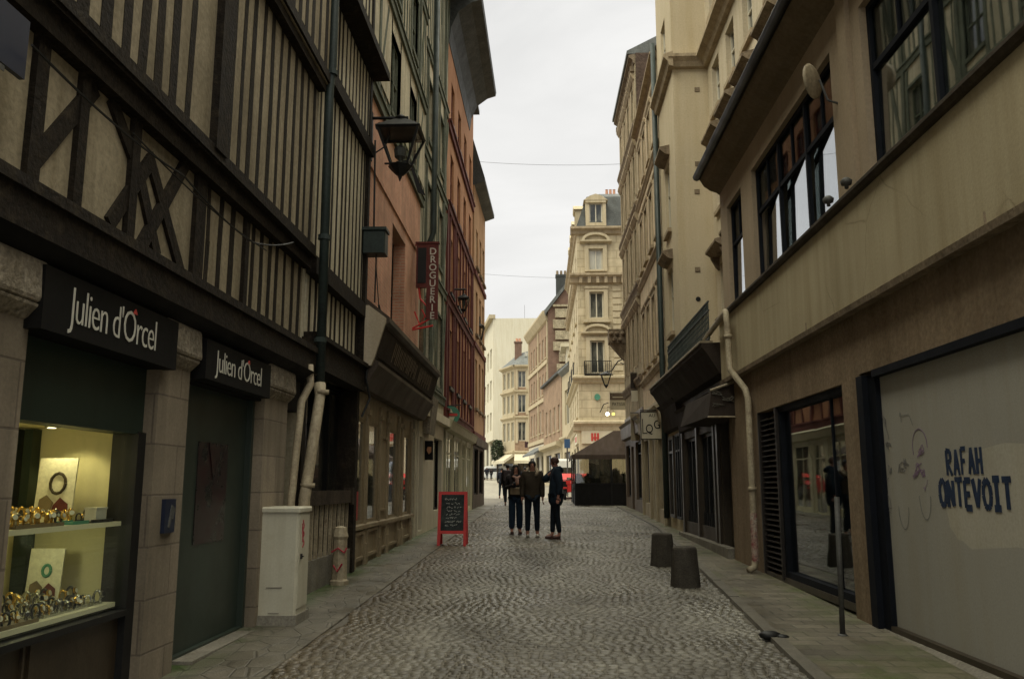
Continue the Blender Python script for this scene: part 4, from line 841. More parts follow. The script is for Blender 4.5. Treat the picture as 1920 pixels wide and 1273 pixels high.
# ================================================================== hanging lanterns
def lantern(lbl, c, w, h, wallx, bz, scroll=True):
    """four-sided street lantern, wide at the top, under a wall bracket; c = centre of its wide top rim"""
    o = thing('street_lamp', lbl, 'street lamp', (wallx, c[1], bz), 'wall lanterns of the left row'); x, y, z = c; hw = w / 2; lw = w * .2
    q = MB(); P = Vector
    top = [P((x + dx * hw, y + dy * hw, z)) for dx, dy in ((-1, -1), (1, -1), (1, 1), (-1, 1))]; bot = [P((x + dx * lw, y + dy * lw, z - h)) for dx, dy in ((-1, -1), (1, -1), (1, 1), (-1, 1))]
    for i in range(4): q.tube([top[i], bot[i]], .022 * w / .6, 4); q.tube([top[i], top[(i + 1) % 4]], .026 * w / .6, 4); q.tube([bot[i], bot[(i + 1) % 4]], .022 * w / .6, 4)
    q.lathe([(lw * .5, -h - .22 * w), (lw * 1.1, -h - .1 * w), (lw * 1.5, -h), (lw * .4, -h + .02)], c, 8); q.lathe([(.005, -h - .38 * w), (lw * .35, -h - .22 * w), (.004, -h - .2 * w)], c, 6)
    q.build('frame', 'blackmetal', o)
    q = MB(); q.hexa([tuple(v) for v in [P((x + dx * hw * 1.08, y + dy * hw * 1.08, z + .01)) for dx, dy in ((-1, -1), (1, -1), (1, 1), (-1, 1))]] + [(x + dx * hw * .25, y + dy * hw * .25, z + w * .34) for dx, dy in ((-1, -1), (1, -1), (1, 1), (-1, 1))])
    q.lathe([(hw * .25, w * .33), (hw * .32, w * .4), (.01, w * .5)], c, 8); q.build('cap', 'blackmetal', o)
    q = MB()
    for i in range(4):
        j = (i + 1) % 4; ce = P((x, y, z - h / 2)); q.raw([tuple(v.lerp(ce, .03)) for v in (bot[i], bot[j], top[j], top[i])], [(0, 1, 2, 3)])
    q.build('pane', 'glasscase', o)
    q = MB(); q.lathe([(.02, -h + .02), (.03, -h + .1), (lw * .7, -h + .16), (lw * .8, -h + .3), (.01, -h + .38)], c, 10); q.build('lamp_fitting', 'steel', o)
    q = MB(); q.tube([(wallx, y, bz), (x + hw * .35, y, bz)], .028, 6); q.tube([(x, y, bz), (x, y, z + w * .42)], .02, 6); q.box(wallx - .02, wallx + .03, y - .04, y + .04, bz - .75 if scroll else bz - .3, bz + .1)
    if scroll:
        q.tube([(wallx + .03, y, bz - .65), (wallx + .25, y, bz - .5), (x - hw * .5, y, bz - .2), (x - .02, y, bz - .03)], .014, 5)
        for cx, cz, rr in ((wallx + .15, bz - .16, .09), (x - hw * .6, bz - .12, .07)): q.tube([(cx + rr * (1 - i * .05) * math.cos(i * .6), y, cz + rr * (1 - i * .05) * math.sin(i * .6)) for i in range(12)], .01, 5)
    q.build('bracket', 'blackmetal', o); return o
c0 = xz(752, 240, 13.4)
lantern('large black lantern on a scrolled bracket above the brown fascia', (c0[0], 13.4, c0[1] - .1), .68, .58, -2.86, 7.62)
c1 = xz(845, 560, 26.5); lantern('small dark lantern in front of the red timbers of the orange house', (-2.52, 26.5, c1[1]), .34, .36, -2.9, c1[1] + .3, False)
c2 = xz(899, 613, 36); lantern('open black lantern at the far end of the left row', (c2[0] - .05, 36, c2[1]), .5, .7, -2.72, c2[1] + .35, False)
# dark iron shop sign under the big lantern
sgn = thing('wrought_sign', 'dark curved metal sign shape hanging just behind the large lantern', 'sign', (-2.9, 15, 6.6)); a = xz(768, 300, 15); b = xz(797, 365, 15)
q = MB(); n_ = 7; q.prism([(a[0] + (b[0] - a[0]) * (1 - math.cos(i * math.pi / 2 / n_)) , 15, b[1] + (a[1] - b[1]) * math.cos(i * math.pi / 2 / n_) ) for i in range(n_ + 1)][::1] + [(b[0] - .02, 15, b[1]), (b[0] - .14, 15, b[1] + .05), (a[0] + .04, 15, a[1] - .2), (a[0] - .25, 15, a[1] - .12), (a[0] - .25, 15, a[1] - .02)], (0, .04, 0)); q.build('curved_plate', 'blackmetal', sgn)
q = MB(); q.tube([(XL, 15.02, a[1] - .06), (a[0] - .2, 15.02, a[1] - .06)], .02, 6); q.build('arm', 'blackmetal', sgn)
# wires over the street
q = MB(); a = xz(905, 303, 36); b = xz(1165, 307, 34); cable(q, (a[0] - .3, 36, a[1]), (b[0] + .6, 34, b[1]), .12, .007); tag(q.build('span_wire', 'wire', loc=(0, 35, a[1])), 'upper thin wire crossing the sky between the two rows', 'wire')
q = MB(); a = xz(885, 514, 37); b = xz(1165, 520, 35); cable(q, (-2.7, 37, a[1]), (b[0] + .6, 35, b[1]), .1, .005); tag(q.build('span_wire', 'wire', loc=(0, 36, a[1])), 'lower thin wire crossing the sky in front of the pale corner building', 'wire')
# ================================================================== RIGHT: long low building  y -2 .. 14.9
XR = 3.2
K = Fr((XR, -2), (XR, 14.9), -1)
nb = thing('shop_building', 'low beige building with the grey painted hoarding and wide first floor windows', 'building', (XR, 7, gz(7)))
sw = [(-1.5, 3.6), (4.05, 8.05), (8.95, 12.6), (13.3, 14.35)]
ops = [(a, b, 4.58, 6.3) for a, b in sw]
w = MB(); K.wall(w, -2, 14.88, 4.4, 7.1, ops, 0, .24, 0); K.box(w, -2, 14.88, -.1, 7.1, -3.0, -6)
K.box(w, 14.75, 14.88, -.1, 7.1, -3.0, -.25); K.box(w, -2, 14.7, 6.9, 7.1, -3, -.25); K.box(w, -2, 14.7, 3.4, 3.6, -3, -.25); w.build('wall', 'pinkbeige', nb)
w = MB(); K.prof(w, -2, 14.88, [(-.25, 3.36), (.0, 3.36), (.04, 3.33), (.1, 3.33), (.1, 4.36), (-.25, 4.36)]); fixn(w.build('beige_band', 'beige', nb))
w = MB(); K.prof(w, -2, 14.9, [(-.2, 4.362), (.14, 4.362), (.17, 4.4), (.17, 4.43), (.14, 4.46), (-.02, 4.56), (-.2, 4.56)]); fixn(w.build('sill_gutter', 'darkroofgutter', nb))
w = MB(); K.box(w, 8.72, 12.95, 2.62, 3.355, -.3, 0); K.box(w, -2, 8.72, 2.66, 3.355, -.3, 0); K.box(w, 12.95, 14.88, .1, 3.355, -.3, 0); K.box(w, 8.74, 9.18, -.1, 2.62, -.3, 0.02); w.build('brown_render', 'brownrender', nb)
q = MB(); K.prof(q, -2, 14.88, [(-.05, 3.29), (.13, 3.27), (.14, 3.33), (-.05, 3.36)]); 
for s_ in (5.8, 9.9): K.box(q, s_, s_ + .015, 3.33, 3.42, .13, .14)
fixn(q.build('drip_mould', 'darktrim', nb))
# cove cornice and gutter
q = MB(); K.prof(q, -2, 14.9, [(-.1, 6.72), (.0, 6.72), (.05, 6.76), (.16, 6.8), (.27, 6.88), (.34, 7.0), (.34, 7.06), (-.1, 7.06)]); fixn(q.build('cove_cornice', 'soffit', nb))
q = MB(); q.tube([K.p(-2, 7.07, .39), K.p(14.93, 7.07, .39)], .075, 8); q.build('gutter', 'darkgutter', nb, True)
r = MB(); K.prof(r, -2, 14.9, [(.36, 7.1), (.36, 7.14), (-3, 7.5), (-6, 7.1)]); fixn(r.build('roof', 'slate', nb))
for i, (a, b) in enumerate(sw):
    n = max(1, round((b - a) / 1.25)); z0, z1, zt = 4.58, 6.3, 5.62
    if i == 3: n = 1
    q = MB(); d = -.12
    K.box(q, a, a + .06, z0, z1, d, d + .05); K.box(q, b - .06, b, z0, z1, d, d + .05); K.box(q, a + .06, b - .06, z0, z0 + .06, d, d + .05); K.box(q, a + .06, b - .06, z1 - .06, z1, d, d + .05)
    K.box(q, a + .06, b - .06, zt - .03, zt + .03, d, d + .045)
    for k in range(1, n): c = a + (b - a) * k / n; K.box(q, c - .028, c + .028, z0 + .06, z1 - .06, d + .002, d + .053)
    for k in range(1, 2 * n): 
        c = a + (b - a) * k / (2 * n); K.box(q, c - .014, c + .014, zt + .03, z1 - .06, d + .004, d + .04)
    wdn = q.build('window', 'navyframe', nb)
    g = MB(); P = K.p; aa, bb = a + .04, b - .04
    for k in range(n):           # panes of the two far windows turned slightly to mirror the sky
        u0 = aa + (bb - aa) * k / n; u1 = aa + (bb - aa) * (k + 1) / n; e0, e1 = (d + .045, d + .045 - (u1 - u0) * math.tan(R((0, 0, 4.3, 1.6)[i]))) if i >= 2 else (d + .012, d + .012); g = MB()
        g.hexa([P(u0, z0 + .03, e0), P(u1, z0 + .03, e1), P(u1, z0 + .03, e1 + .006), P(u0, z0 + .03, e0 + .006), P(u0, zt, e0 - .012), P(u1, zt, e1 - .012), P(u1, zt, e1 - .006), P(u0, zt, e0 - .006)]); g.build('pane', 'glassup', wdn)
    g = MB(); K.box(g, a + .04, b - .04, zt, z1 - .03, d + .01, d + .018); g.build('pane', 'glassdim', wdn)
    # curtain behind, gathered in folds
    g = MB(); s_ = a + .05; pr = K.p(s_, 0, 0); n_ = int((b - a) / .04); row = []
    for k in range(n_ + 1): row.append((a + .05 + (b - a - .1) * k / n_, -.36 + .025 * math.sin(k * 1.1 + i) + .012 * math.sin(k * 2.7)))
    for (sa, da), (sb_, db) in zip(row, row[1:]): g.raw([K.p(sa, z0, da), K.p(sb_, z0, db), K.p(sb_, z1, db), K.p(sa, z1, da)], [(0, 1, 2, 3)])
    fixn(g.build('curtain', 'curtain' if i == 1 else 'curtaind', wdn, True))
q = MB(); K.box(q, 8.3, 8.55, 4.5, 6.95, -.0, .05); q.build('pilaster', 'pinkbeige', nb)
# ground floor: louvres, shop window, hoarding
q = MB(); K.box(q, 8.58, 8.74, .02, 2.63, -.2, .03); K.box(q, 8.4, 8.58, .02, 2.6, -.2, -.03); K.box(q, -2, 8.4, 2.59, 2.66, -.2, -.0); q.build('dark_frame', 'navyframe', nb)
q = MB(); K.box(q, -2, 8.4, gz(8) + .06, 2.59, -.15, -.08); ho = q.build('painted_hoarding', 'board', nb)
q = MB(); rr = random.Random(2); pts = []
for i in range(28): a = i * 2 * math.pi / 28; pts.append((6.22 + 1.0 * (abs(math.cos(a)) ** .35) * (1 if math.cos(a) > 0 else -1) + rr.uniform(-.05, .05), 1.45 + .36 * (abs(math.sin(a)) ** .4) * (1 if math.sin(a) > 0 else -1) + rr.uniform(-.04, .04)))
K.poly(q, pts, -.0798, -.0796); q.build('overpainted_patch', 'repaint', ho)
q = MB(); K.prof(q, -2, 12.95, [(-.2, gz(12) - .3), (.12, gz(12) - .3), (.12, gz(6) + .02), (-.02, gz(8) + .06), (-.2, gz(8) + .06)]); 
fixn(q.build('stone_sill', 'concrete', nb))
q = MB(); K.box(q, -2, 8.4, .2, .26, -.08, -.02); K.box(q, 9.18, 12.95, .26, .34, -.14, -.02); q.build('bottom_rail', 'brownpanel', nb)
GL = {'R': [[(0, 0), (0, 1)], [(0, 1), (.5, .95), (.55, .62), (0, .5)], [(.1, .5), (.6, 0)]], 'A': [[(0, 0), (.3, 1), (.6, 0)], [(.12, .35), (.48, .35)]], 'F': [[(0, 0), (0, 1), (.55, 1)], [(0, .52), (.42, .52)]], 'H': [[(0, 0), (0, 1)], [(.5, 0), (.5, 1)], [(0, .5), (.5, .5)]],
      'O': [[(.3, 1), (.05, .8), (0, .45), (.1, .1), (.3, 0), (.5, .1), (.6, .45), (.55, .8), (.3, 1)]], 'N': [[(0, 0), (0, 1), (.5, .05), (.5, 1)]], 'T': [[(0, 1), (.65, 1)], [(.33, 1), (.33, 0)]], 'E': [[(.5, 1), (0, 1), (0, 0), (.5, 0)], [(0, .5), (.4, .5)]],
      'V': [[(0, 1), (.3, 0), (.6, 1)]], 'I': [[(.25, 0), (.25, 1)], [(0, 1), (.5, 1)], [(0, 0), (.5, 0)]]}
def paint(word, s, z, h, xs, w, mb, f=K, d=-.0765, tilt=0, gap=.22):
    x = 0
    for ch in word:
        if ch == ' ': x += .18; continue
        j = random.uniform(-.03, .03)
        for stv in GL[ch]: f.stroke(mb, [(s - (x + px) * h * xs, z + (py + j + tilt * x) * h) for px, py in stv], w, d, d + .002)
        x += max(p[0] for stv in GL[ch] for p in stv) + gap
a = at(1778, 890, XR + .08); b = at(1765, 948, XR + .08)
q = MB(); paint('RAFAH', a[0], a[1] - .0, .2, .66, .036, q, gap=.34); paint('ONTEVOIT', b[0], b[1], .21, .88, .047, q, gap=.2)
gr = q.build('painted_slogan', 'bluepaint', ho)
q = MB(); rr = random.Random(9)
def scrib(mb, cx, cz, w_, h_, n, wd, d=-.0765):
    p = [(cx + rr.uniform(-w_, w_) / 2, cz + rr.uniform(-h_, h_) / 2) for _ in range(n)]; o_ = []
    for (a, b), (c, e) in zip(p, p[1:]):
        mx_, mz_ = (a + c) / 2 + rr.uniform(-.03, .03), (b + e) / 2 + rr.uniform(-.03, .03); o_ += [(a, b), (mx_, mz_)]
    K.stroke(mb, o_, wd, d, d + .001)
def A(px, py): return at(px, py, XR + .08)
c_ = A(1725, 838); q = MB(); K.stroke(q, [(c_[0] + .15 * math.cos(t * .4), c_[1] + .16 * math.sin(t * .4)) for t in range(-1, 9)], .008, -.078, -.0755); scrib(q, c_[0], c_[1] - .03, .16, .13, 9, .009); c2 = A(1722, 880); scrib(q, c2[0], c2[1], .28, .14, 14, .008); c2 = A(1735, 910); scrib(q, c2[0], c2[1], .1, .1, 6, .007); q.build('purple_tag', 'purple', ho)
q = MB()
for px, py, ww, hh, n in ((1655, 850, .12, .3, 10), (1665, 930, .15, .35, 10), (1690, 875, .2, .12, 9), (1660, 800, .2, .3, 7), (1700, 790, .3, .2, 6), (1670, 880, .1, .1, 12), (1665, 835, .12, .12, 12), (1700, 868, .14, .1, 12), (1655, 905, .08, .2, 10)): c2 = A(px, py); scrib(q, *c2, ww, hh, n, .006)
for cx, cy in ((1695, 950), (1735, 930)): c2 = A(cx, cy); K.stroke(q, [(c2[0] + .11 * math.cos(t), c2[1] + .2 * math.sin(t)) for t in [math.pi + i * .35 for i in range(10)]], .006, -.0765, -.075)
q.build('faded_tag', 'greymark', ho)
# shop window with interior
q = MB()
for a, b in ((9.18, 9.26), (11.86, 11.94)): K.box(q, a, b, .26, 2.62, -.16, -.04)
K.box(q, 9.26, 11.86, 2.54, 2.62, -.16, -.04); K.box(q, 9.26, 11.86, .34, .42, -.16, -.04); K.box(q, 9.9, 9.93, .42, 2.54, -.13, -.09)
sv = q.build('shop_window', 'navyframe', nb); g = MB(); K.box(g, 9.2, 11.9, .38, 2.6, -.115, -.105); g.build('pane', 'glass', sv)
q = MB(); K.box(q, 11.94, 12.95, .3, 2.62, -.2, -.16)
z = .36
while z < 2.58: K.prof(q, 12.0, 12.9, [(-.16, z), (-.03, z - .05), (-.03, z - .035), (-.16, z + .018)]); z += .075
K.box(q, 11.94, 12.0, .3, 2.62, -.16, .0); K.box(q, 12.9, 12.95, .3, 2.62, -.16, .0); fixn(q.build('louvre_panel', 'louver', nb))
q = MB(); K.box(q, 9.0, 12.6, .2, .26, -3, -.2); K.box(q, 9.0, 12.6, 2.9, 2.95, -3, -.3); K.box(q, 9.0, 12.6, .2, 2.95, -2.95, -2.9); K.box(q, 12.6, 12.65, .2, 2.95, -3, -.3); K.box(q, 9.0, 9.05, .2, 2.95, -2.95, -.3); q.build('shop_interior', 'dim', nb)
rail = thing('clothes_rail', 'clothes rail with long hanging garments behind the right shop window', 'clothes rail', K.p(10.6, .26, -1.2))
q = MB(); q.tube([K.p(9.8, 1.95, -1.0), K.p(11.6, 1.95, -1.0)], .015, 6)
for s_ in (9.8, 11.6): q.tube([K.p(s_, .26, -1.0), K.p(s_, 1.95, -1.0)], .015, 6); q.tube([K.p(s_, .27, -1.25), K.p(s_, .27, -.75)], .015, 6)
q.build('rail_frame', 'steel', rail)
gm = [('garment_white', (.45, .43, .36)), ('garment_green', (.14, .16, .08)), ('garment_ochre', (.3, .2, .07)), ('garment_navy', (.02, .03, .06)), ('garment_cream', (.35, .32, .24))]
for n_, c_ in gm: M[n_] = surf(n_, c_, .9, .3, 4, .3, .15, 40, .3)
gn = ('pale', 'olive', 'ochre', 'navy', 'cream')
for i in range(10):
    s_ = 9.95 + i * .165; k = i % 5; q = MB(); hgt = .9 + .25 * math.sin(i * 2.3); n_ = 14; vs = []; fs = []
    for r_, (zz, ww) in enumerate(((1.9, .04), (1.83, .2), (1.6, .17), (1.3, .18), (1.9 - hgt, .24))):
        for j in range(n_): a = 2 * math.pi * j / n_; vs.append(K.p(s_ + .035 * math.sin(a) * (1 + .4 * math.sin(3 * a)), zz, -1.0 + ww * math.cos(a)))
    for r_ in range(4):
        for j in range(n_): fs.append((r_ * n_ + j, r_ * n_ + (j + 1) % n_, (r_ + 1) * n_ + (j + 1) % n_, (r_ + 1) * n_ + j))
    q.raw(vs, fs); tag(fixn(q.build('garment', gm[k][0], loc=K.p(s_, 1.9, -1.0), smooth=True)), '%s garment hanging on the rail, number %s from the near end' % (gn[k], ('one two three four five six seven eight nine ten'.split())[i]), 'garment', 'garments on the rail')
for i, (s_, z_) in enumerate(((11.0, 2.2), (10.2, 2.17))):
    q = MB(); q.ball(K.p(s_, z_, -1.6), .045, 10, 7); tag(q.build('ceiling_lamp', 'bulb', loc=K.p(s_, z_, -1.6)), 'small lit lamp inside the right shop, %s of two' % ('farther', 'nearer')[i], 'lamp')
    lamp('shop_lamp', K.p(s_, z_ - .12, -1.5), 2.2, (1, .86, .6), .05)
mq = thing('dress_form', 'dark dressed shop mannequin behind the right shop window', 'mannequin', K.p(9.75, .26, -.7)); q = MB(); q.lathe([(.16, 0), (.15, .02), (.02, .04), (.02, .6)], K.p(9.75, .26, -.7), 12); q.build('stand', 'steel', mq)
q = MB(); q.lathe([(.02, .55), (.26, .56), (.2, .8), (.13, 1.0), (.17, 1.2), (.2, 1.35), (.08, 1.45), (.04, 1.5), (.001, 1.51)], K.p(9.75, .26, -.7), 14, .75, 1); q.build('dress', 'coatnavy', mq, True)
# cream rainwater pipe
rp = thing('drainpipe', 'cream drainpipe with a red stickered lower length at the end of the low building', 'drainpipe', K.p(13.4, gz(13.4), .15))
q = MB(); q.tube([K.p(15.6, 4.2, .22), K.p(13.7, 4.33, .24), K.p(13.62, 4.28, .25), K.p(13.6, 4.1, .24), K.p(13.55, 3.5, .24), K.p(13.5, 3.36, .25), K.p(13.1, 3.0, .12), K.p(13.03, 2.85, .1), K.p(13.03, .5, .1), K.p(13.03, gz(13) + .12, .12), K.p(12.98, gz(13) + .08, .22)], .05, 10)
for z_ in (3.9, 1.5): q.lathe([(.052, -.03), (.066, -.03), (.066, .03), (.052, .03)], K.p(13.58 if z_ > 3 else 13.03, z_, .24 if z_ > 3 else .1), 10)
q.build('pipe', 'pipecream', rp, True)
q = MB()
q.lathe([(.0512, -.35), (.053, -.35), (.053, .35), (.0512, .35)], K.p(13.03, .8, .1), 12)
q.build('torn_stickers', 'stickers', rp)
# dish on the first-floor window
dsh = thing('satellite_dish', 'small pale dish mounted in front of the wide first floor window', 'dish', K.p(9.3, 6.0, .2)); a = at(1540, 150, XR - .15)
q = MB(); q.lathe([(.001, .0), (.09, .006), (.17, .03), (.2, .05), (.195, .062), (.16, .04), (.001, .012)], (0, 0, 0), 18); od = q.build('dish', 'pipecream', dsh, True, local=True); od.location = Vector(K.p(a[0], a[1], .2)) - Vector(dsh.location); od.rotation_euler = (R(90), 0, R(-135))
q = MB(); q.tube([K.p(a[0], a[1], .17), K.p(a[0] - .02, a[1] - .25, .1), K.p(a[0] - .02, a[1] - .3, -.04)], .014, 6); q.build('arm', 'steel', dsh)
for i, (px, py, lbl) in enumerate(((1578, 355, 'round grey lamp fitting standing on the sill gutter by the pier'), (1545, 388, 'small dark fitting on the sill gutter under the wide window'))):
    a = at(px, py, XR - .2); q = MB(); q.lathe([(.02, 0), (.02, .03), (.05, .04), (.06, .08), (.03, .11), (.001, .115)], K.p(a[0], 4.48, .15), 12); tag(q.build('sill_fitting', 'steel', loc=K.p(a[0], 4.48, .15), smooth=True), lbl, 'light fitting')
q = MB(); z_ = gz(8.2) + .04; q.tube([(2.72, 8.25, z_), (2.735, 8.22, z_ + 1.25)], .025, 10); q.lathe([(.05, -.01), (.045, .012), (.028, .02)], (2.72, 8.25, z_), 10)
tag(q.build('street_post', 'steel', loc=(2.72, 8.25, z_), smooth=True), 'thin grey steel post on the right pavement before the shop window', 'post')
def bollard(x, y, lbl):
    q = MB(); z_ = gz(y) - .01; q.lathe([(.205, 0), (.2, .03), (.165, .5), (.155, .525), (.13, .535), (.001, .54)], (x, y, z_), 20)
    tag(q.build('bollard', 'bollard', loc=(x, y, z_), smooth=False), lbl, 'bollard', 'squat stone bollards'); return q
bollard(1.9, 14.2, 'farther squat tapered stone bollard at the right kerb'); bollard(1.87, 11.8, 'nearer squat tapered stone bollard at the right kerb')
q = MB(); rr = random.Random(1); z_ = gz(8.2) + .03; q.ball((2.05, 8.2, z_ + .02), .07, 9, 6, 1.5, 1, .6); q.ball((2.15, 8.15, z_ + .01), .05, 8, 5, 1.3, 1, .6); tag(q.build('litter', 'blackmetal', loc=(2.05, 8.2, z_), smooth=True), 'small black lump of litter on the right kerb', 'litter')

# ================================================================== set-back building with the projecting bay  y 7 .. 23
XB = 4.2
S = Fr((XB, 7), (XB, 20.4), -1)
hb = thing('cream_building', 'tall cream building set back behind the low one with small hooded windows', 'building', (XB, 14, gz(14)))
rows = [(5.0, 6.7), (8.0, 9.5), (10.45, 11.7), (13.0, 14.5)]; cs = [8.3, 10.3, 12.3, 14.3, 16.2, 17.8, 19.4]
wops = [(s_ - .4, s_ + .4, z0, z1) for s_ in cs for z0, z1 in rows]
w = MB(); S.wall(w, 7, 20.4, 3.5, 18, wops, 0, .25, 5, zb=0); S.box(w, 20.4, 20.6, 0, 18, -6, -1); w.build('wall', 'render45', hb)
for o_ in wops:
    wn = window(S, hb, *o_, -.16, 'winwhite', 'pane', 1, (.6,), .05, sill='stonetrim', sd=.08)
    if o_[2] > 10: continue
    q = MB(); S.prof(q, o_[0] - .2, o_[1] + .2, [(0, o_[3] + .18), (.12, o_[3] + .18), (.3, o_[3] + .3), (.3, o_[3] + .36), (.02, o_[3] + .44)])
    for s_ in (o_[0] - .14, o_[1] + .04): S.prof(q, s_, s_ + .1, [(0, o_[3] - .12), (.08, o_[3] - .05), (.2, o_[3] + .18), (0, o_[3] + .18)])
    fixn(q.build('hood', 'darktrim', wn))
q = MB(); S.prof(q, 7, 20.4, [(0, 11.95), (.1, 11.98), (.16, 12.1), (.3, 12.2), (.3, 12.28), (.02, 12.36)]); fixn(q.build('cornice', 'stonetrim', hb))
# projecting bay
Bf = Fr((3.32, 20.35), (3.34, 23.1), -1)
wops = [(21.4, 22.2, 5.4, 7.1), (21.4, 22.2, 8.1, 9.9), (21.4, 22.2, 12.6, 14)]
w = MB(); Bf.wall(w, 20.35, 23.1, 0, 18, wops, 0, .2, 3); w.build('bay_wall', 'render5', hb)
for o_ in wops:
    wn = window(Bf, hb, *o_, -.12, 'winwhite', 'pane', 1, (.6,), .05, sill='stonetrim', sd=.1)
    if o_[2] < 12: q = MB(); Bf.prof(q, o_[0] - .15, o_[1] + .15, [(0, o_[3] + .15), (.12, o_[3] + .18), (.26, o_[3] + .3), (.26, o_[3] + .36), (0, o_[3] + .42)]); fixn(q.build('hood', 'darktrim', wn))
q = MB(); Bf.prof(q, 20.15, 23.1, [(0, 11.95), (.1, 11.98), (.14, 12.1), (.24, 12.2), (.24, 12.28), (.0, 12.36)])
q.prism([(3.2, 20.35, 11.95), (3.2, 20.25, 11.98), (3.2, 20.2, 12.1), (3.2, 20.12, 12.2), (3.2, 20.12, 12.28), (3.2, 20.35, 12.36)], (1.0, 0, 0)); fixn(q.build('bay_cornice', 'stonetrim', hb))
for (px, py) in ((1309, 117), (1307, 169), (1308, 308), (1307, 360), (1308, 506)):
    x_, z_ = xz(px, py, 20.35); q = MB(); q.box(x_ - .065, x_ + .065, 20.34, 20.352, z_ - .065, z_ + .065); q.box(x_ - .045, x_ + .045, 20.33, 20.34, z_ - .045, z_ + .02); q.build('putlog_hole', 'darktrim', hb)
x_, z_ = xz(1309, 561, 20.35); q = MB(); q.prism([(x_ + .06 * math.cos(i * .524), 20.335, z_ + .06 * math.sin(i * .524)) for i in range(12)], (0, .02, 0)); q.build('round_hole', 'blackmetal', hb)
r = MB(); Bf.prof(r, 7, 23.12, [(.08, 18), (.08, 18.12), (-3, 20), (-7, 18)]); fixn(r.build('roof', 'slate2', hb))
# ground floor extension with terrace on top
G = Fr((3.3, 14.92), (3.32, 23.1), -1)
ops = [(14.98, 15.9, .3, 2.75), (16.5, 18.2, .75, 2.6), (18.35, 20.1, .75, 2.6), (20.9, 21.8, .5, 2.9)]
w = MB(); G.wall(w, 14.93, 20.35, 0, 3.75, ops[:3], .05, .2, 0); G.box(w, 14.93, 20.35, 3.6, 3.75, -1, 0); G.box(w, 14.93, 20.35, 0, 3.6, -1.1, -1.05); w.build('ground_floor_wall', 'fascia2', hb)
q = MB(); G.box(q, 16.3, 20.3, .5, 3.2, -.72, -.7); G.box(q, 16.3, 20.3, .5, .54, -.7, -.16)
for z_ in (1.0, 1.4, 1.8, 2.2): G.box(q, 16.6, 20.1, z_, z_ + .03, -.7, -.45)
q.build('interior_wall', 'display_wall', hb)
q = MB(); G.box(q, 14.93, 20.35, gz(15) - .3, gz(20) + .12, .04, .2); q.build('stone_step', 'concrete', hb)
for i, o_ in enumerate(ops[1:3]):
    wn = window(G, hb, o_[0], o_[1], gz(17) + .15, o_[3], -.08, 'blackmetal', 'glass', 2, (.2,), .07)
    q = MB(); n_ = 9
    for k in range(n_): s_ = o_[0] + .1 + (o_[1] - o_[0] - .2) * k / (n_ - 1); G.box(q, s_ - .012, s_ + .012, .5, 1.0, -.02, .01)
    q.build('guard_rail', 'blackmetal', wn)
q = MB(); G.box(q, 15.0, 15.88, .3, 2.75, -.15, -.08); G.box(q, 15.1, 15.78, .5, 1.2, -.08, -.06); G.box(q, 15.1, 15.78, 1.35, 2.6, -.08, -.06); q.build('door', 'brownpanel', hb)
for (a, b, m_) in ((14.95, 16.45, 'brownpanel'), (16.42, 18.3, 'awnbrown'), (18.3, 20.3, 'awnbrown')): pass
q = MB(); G.prof(q, 16.0, 20.3, [(.05, 2.75), (.14, 2.78), (.18, 3.2), (.24, 3.26), (.05, 3.3)]); fixn(q.build('shop_fascia', 'awnbrown', hb))
for s_ in (16.1, 16.42, 18.27, 20.2): q = MB(); G.box(q, s_ - .07, s_ + .07, gz(s_), 2.75, .05, .1); q.build('shop_pilaster', 'brownpanel', hb)
q = MB(); G.prof(q, 15.0, 22.6, [(.05, 3.45), (.2, 3.5), (.42, 3.86), (.5, 3.95), (.5, 4.03), (.0, 4.05)]); cn = fixn(q.build('terrace_cornice', 'awnbrown', hb)); q = MB(); G.box(q, 15.0, 22.6, 4.035, 4.075, .3, .53); q.build('cornice_edge', 'pipecream', cn)
rl = thing('balcony_railing', 'grey green ornate iron railing on the terrace above the brown shop canopy', 'railing', G.p(17.5, 4.07, .35)); q = MB()
for z_ in (4.12, 4.62, 4.78): G.box(q, 15.05, 20.2, z_, z_ + .025, .33, .36)
q.build('rails', 'verdigris', rl); q = MB(); s_ = 15.1
while s_ < 20.2:
    G.box(q, s_ - .008, s_ + .008, 4.08, 4.78, .335, .355)
    for cz, rr_ in ((4.28, .055), (4.48, .055), (4.7, .045)): q.tube([G.p(s_ + .07 + rr_ * math.cos(t * .785), cz + rr_ * math.sin(t * .785), .345) for t in range(9)], .008, 4, False)
    s_ += .14
q.build('scrollwork', 'verdigris', rl)
bx = thing('box_awning', 'brown box-shaped canvas awning with pale graffiti over the shop door', 'awning', G.p(15, 2.9, .1)); q = MB()
P = G.p; q.hexa([P(14.4, 2.68, .0), P(16.9, 2.68, .0), P(16.9, 2.68, .62), P(14.4, 2.68, .55), P(14.4, 3.28, .0), P(16.9, 3.35, .0), P(16.9, 3.12, .5), P(14.4, 3.1, .48)]); fixn(q.build('canvas', 'awnbrown', bx))
q = MB(); q.tube([P(14.38, 3.3, .0), P(14.38, 3.12, .5)], .022, 6); q.tube([P(14.38, 2.68, .0), P(14.38, 2.68, .56)], .015, 6); q.build('frame', 'pipecream', bx)
q = MB(); Y_ = 14.385; rr = random.Random(12); Qx = XZ(Y_)
for cx, cz, n_ in ((2.95, 3.08, 11), (3.1, 2.98, 14), (2.95, 2.88, 12)):
    pp = [(cx + rr.uniform(-.13, .13), cz + rr.uniform(-.05, .05)) for _ in range(n_)]
    for a, b in zip(pp, pp[1:]): Qx.bar(q, a, b, .009, .0, .006)
q.build('graffiti', 'concrete', bx)
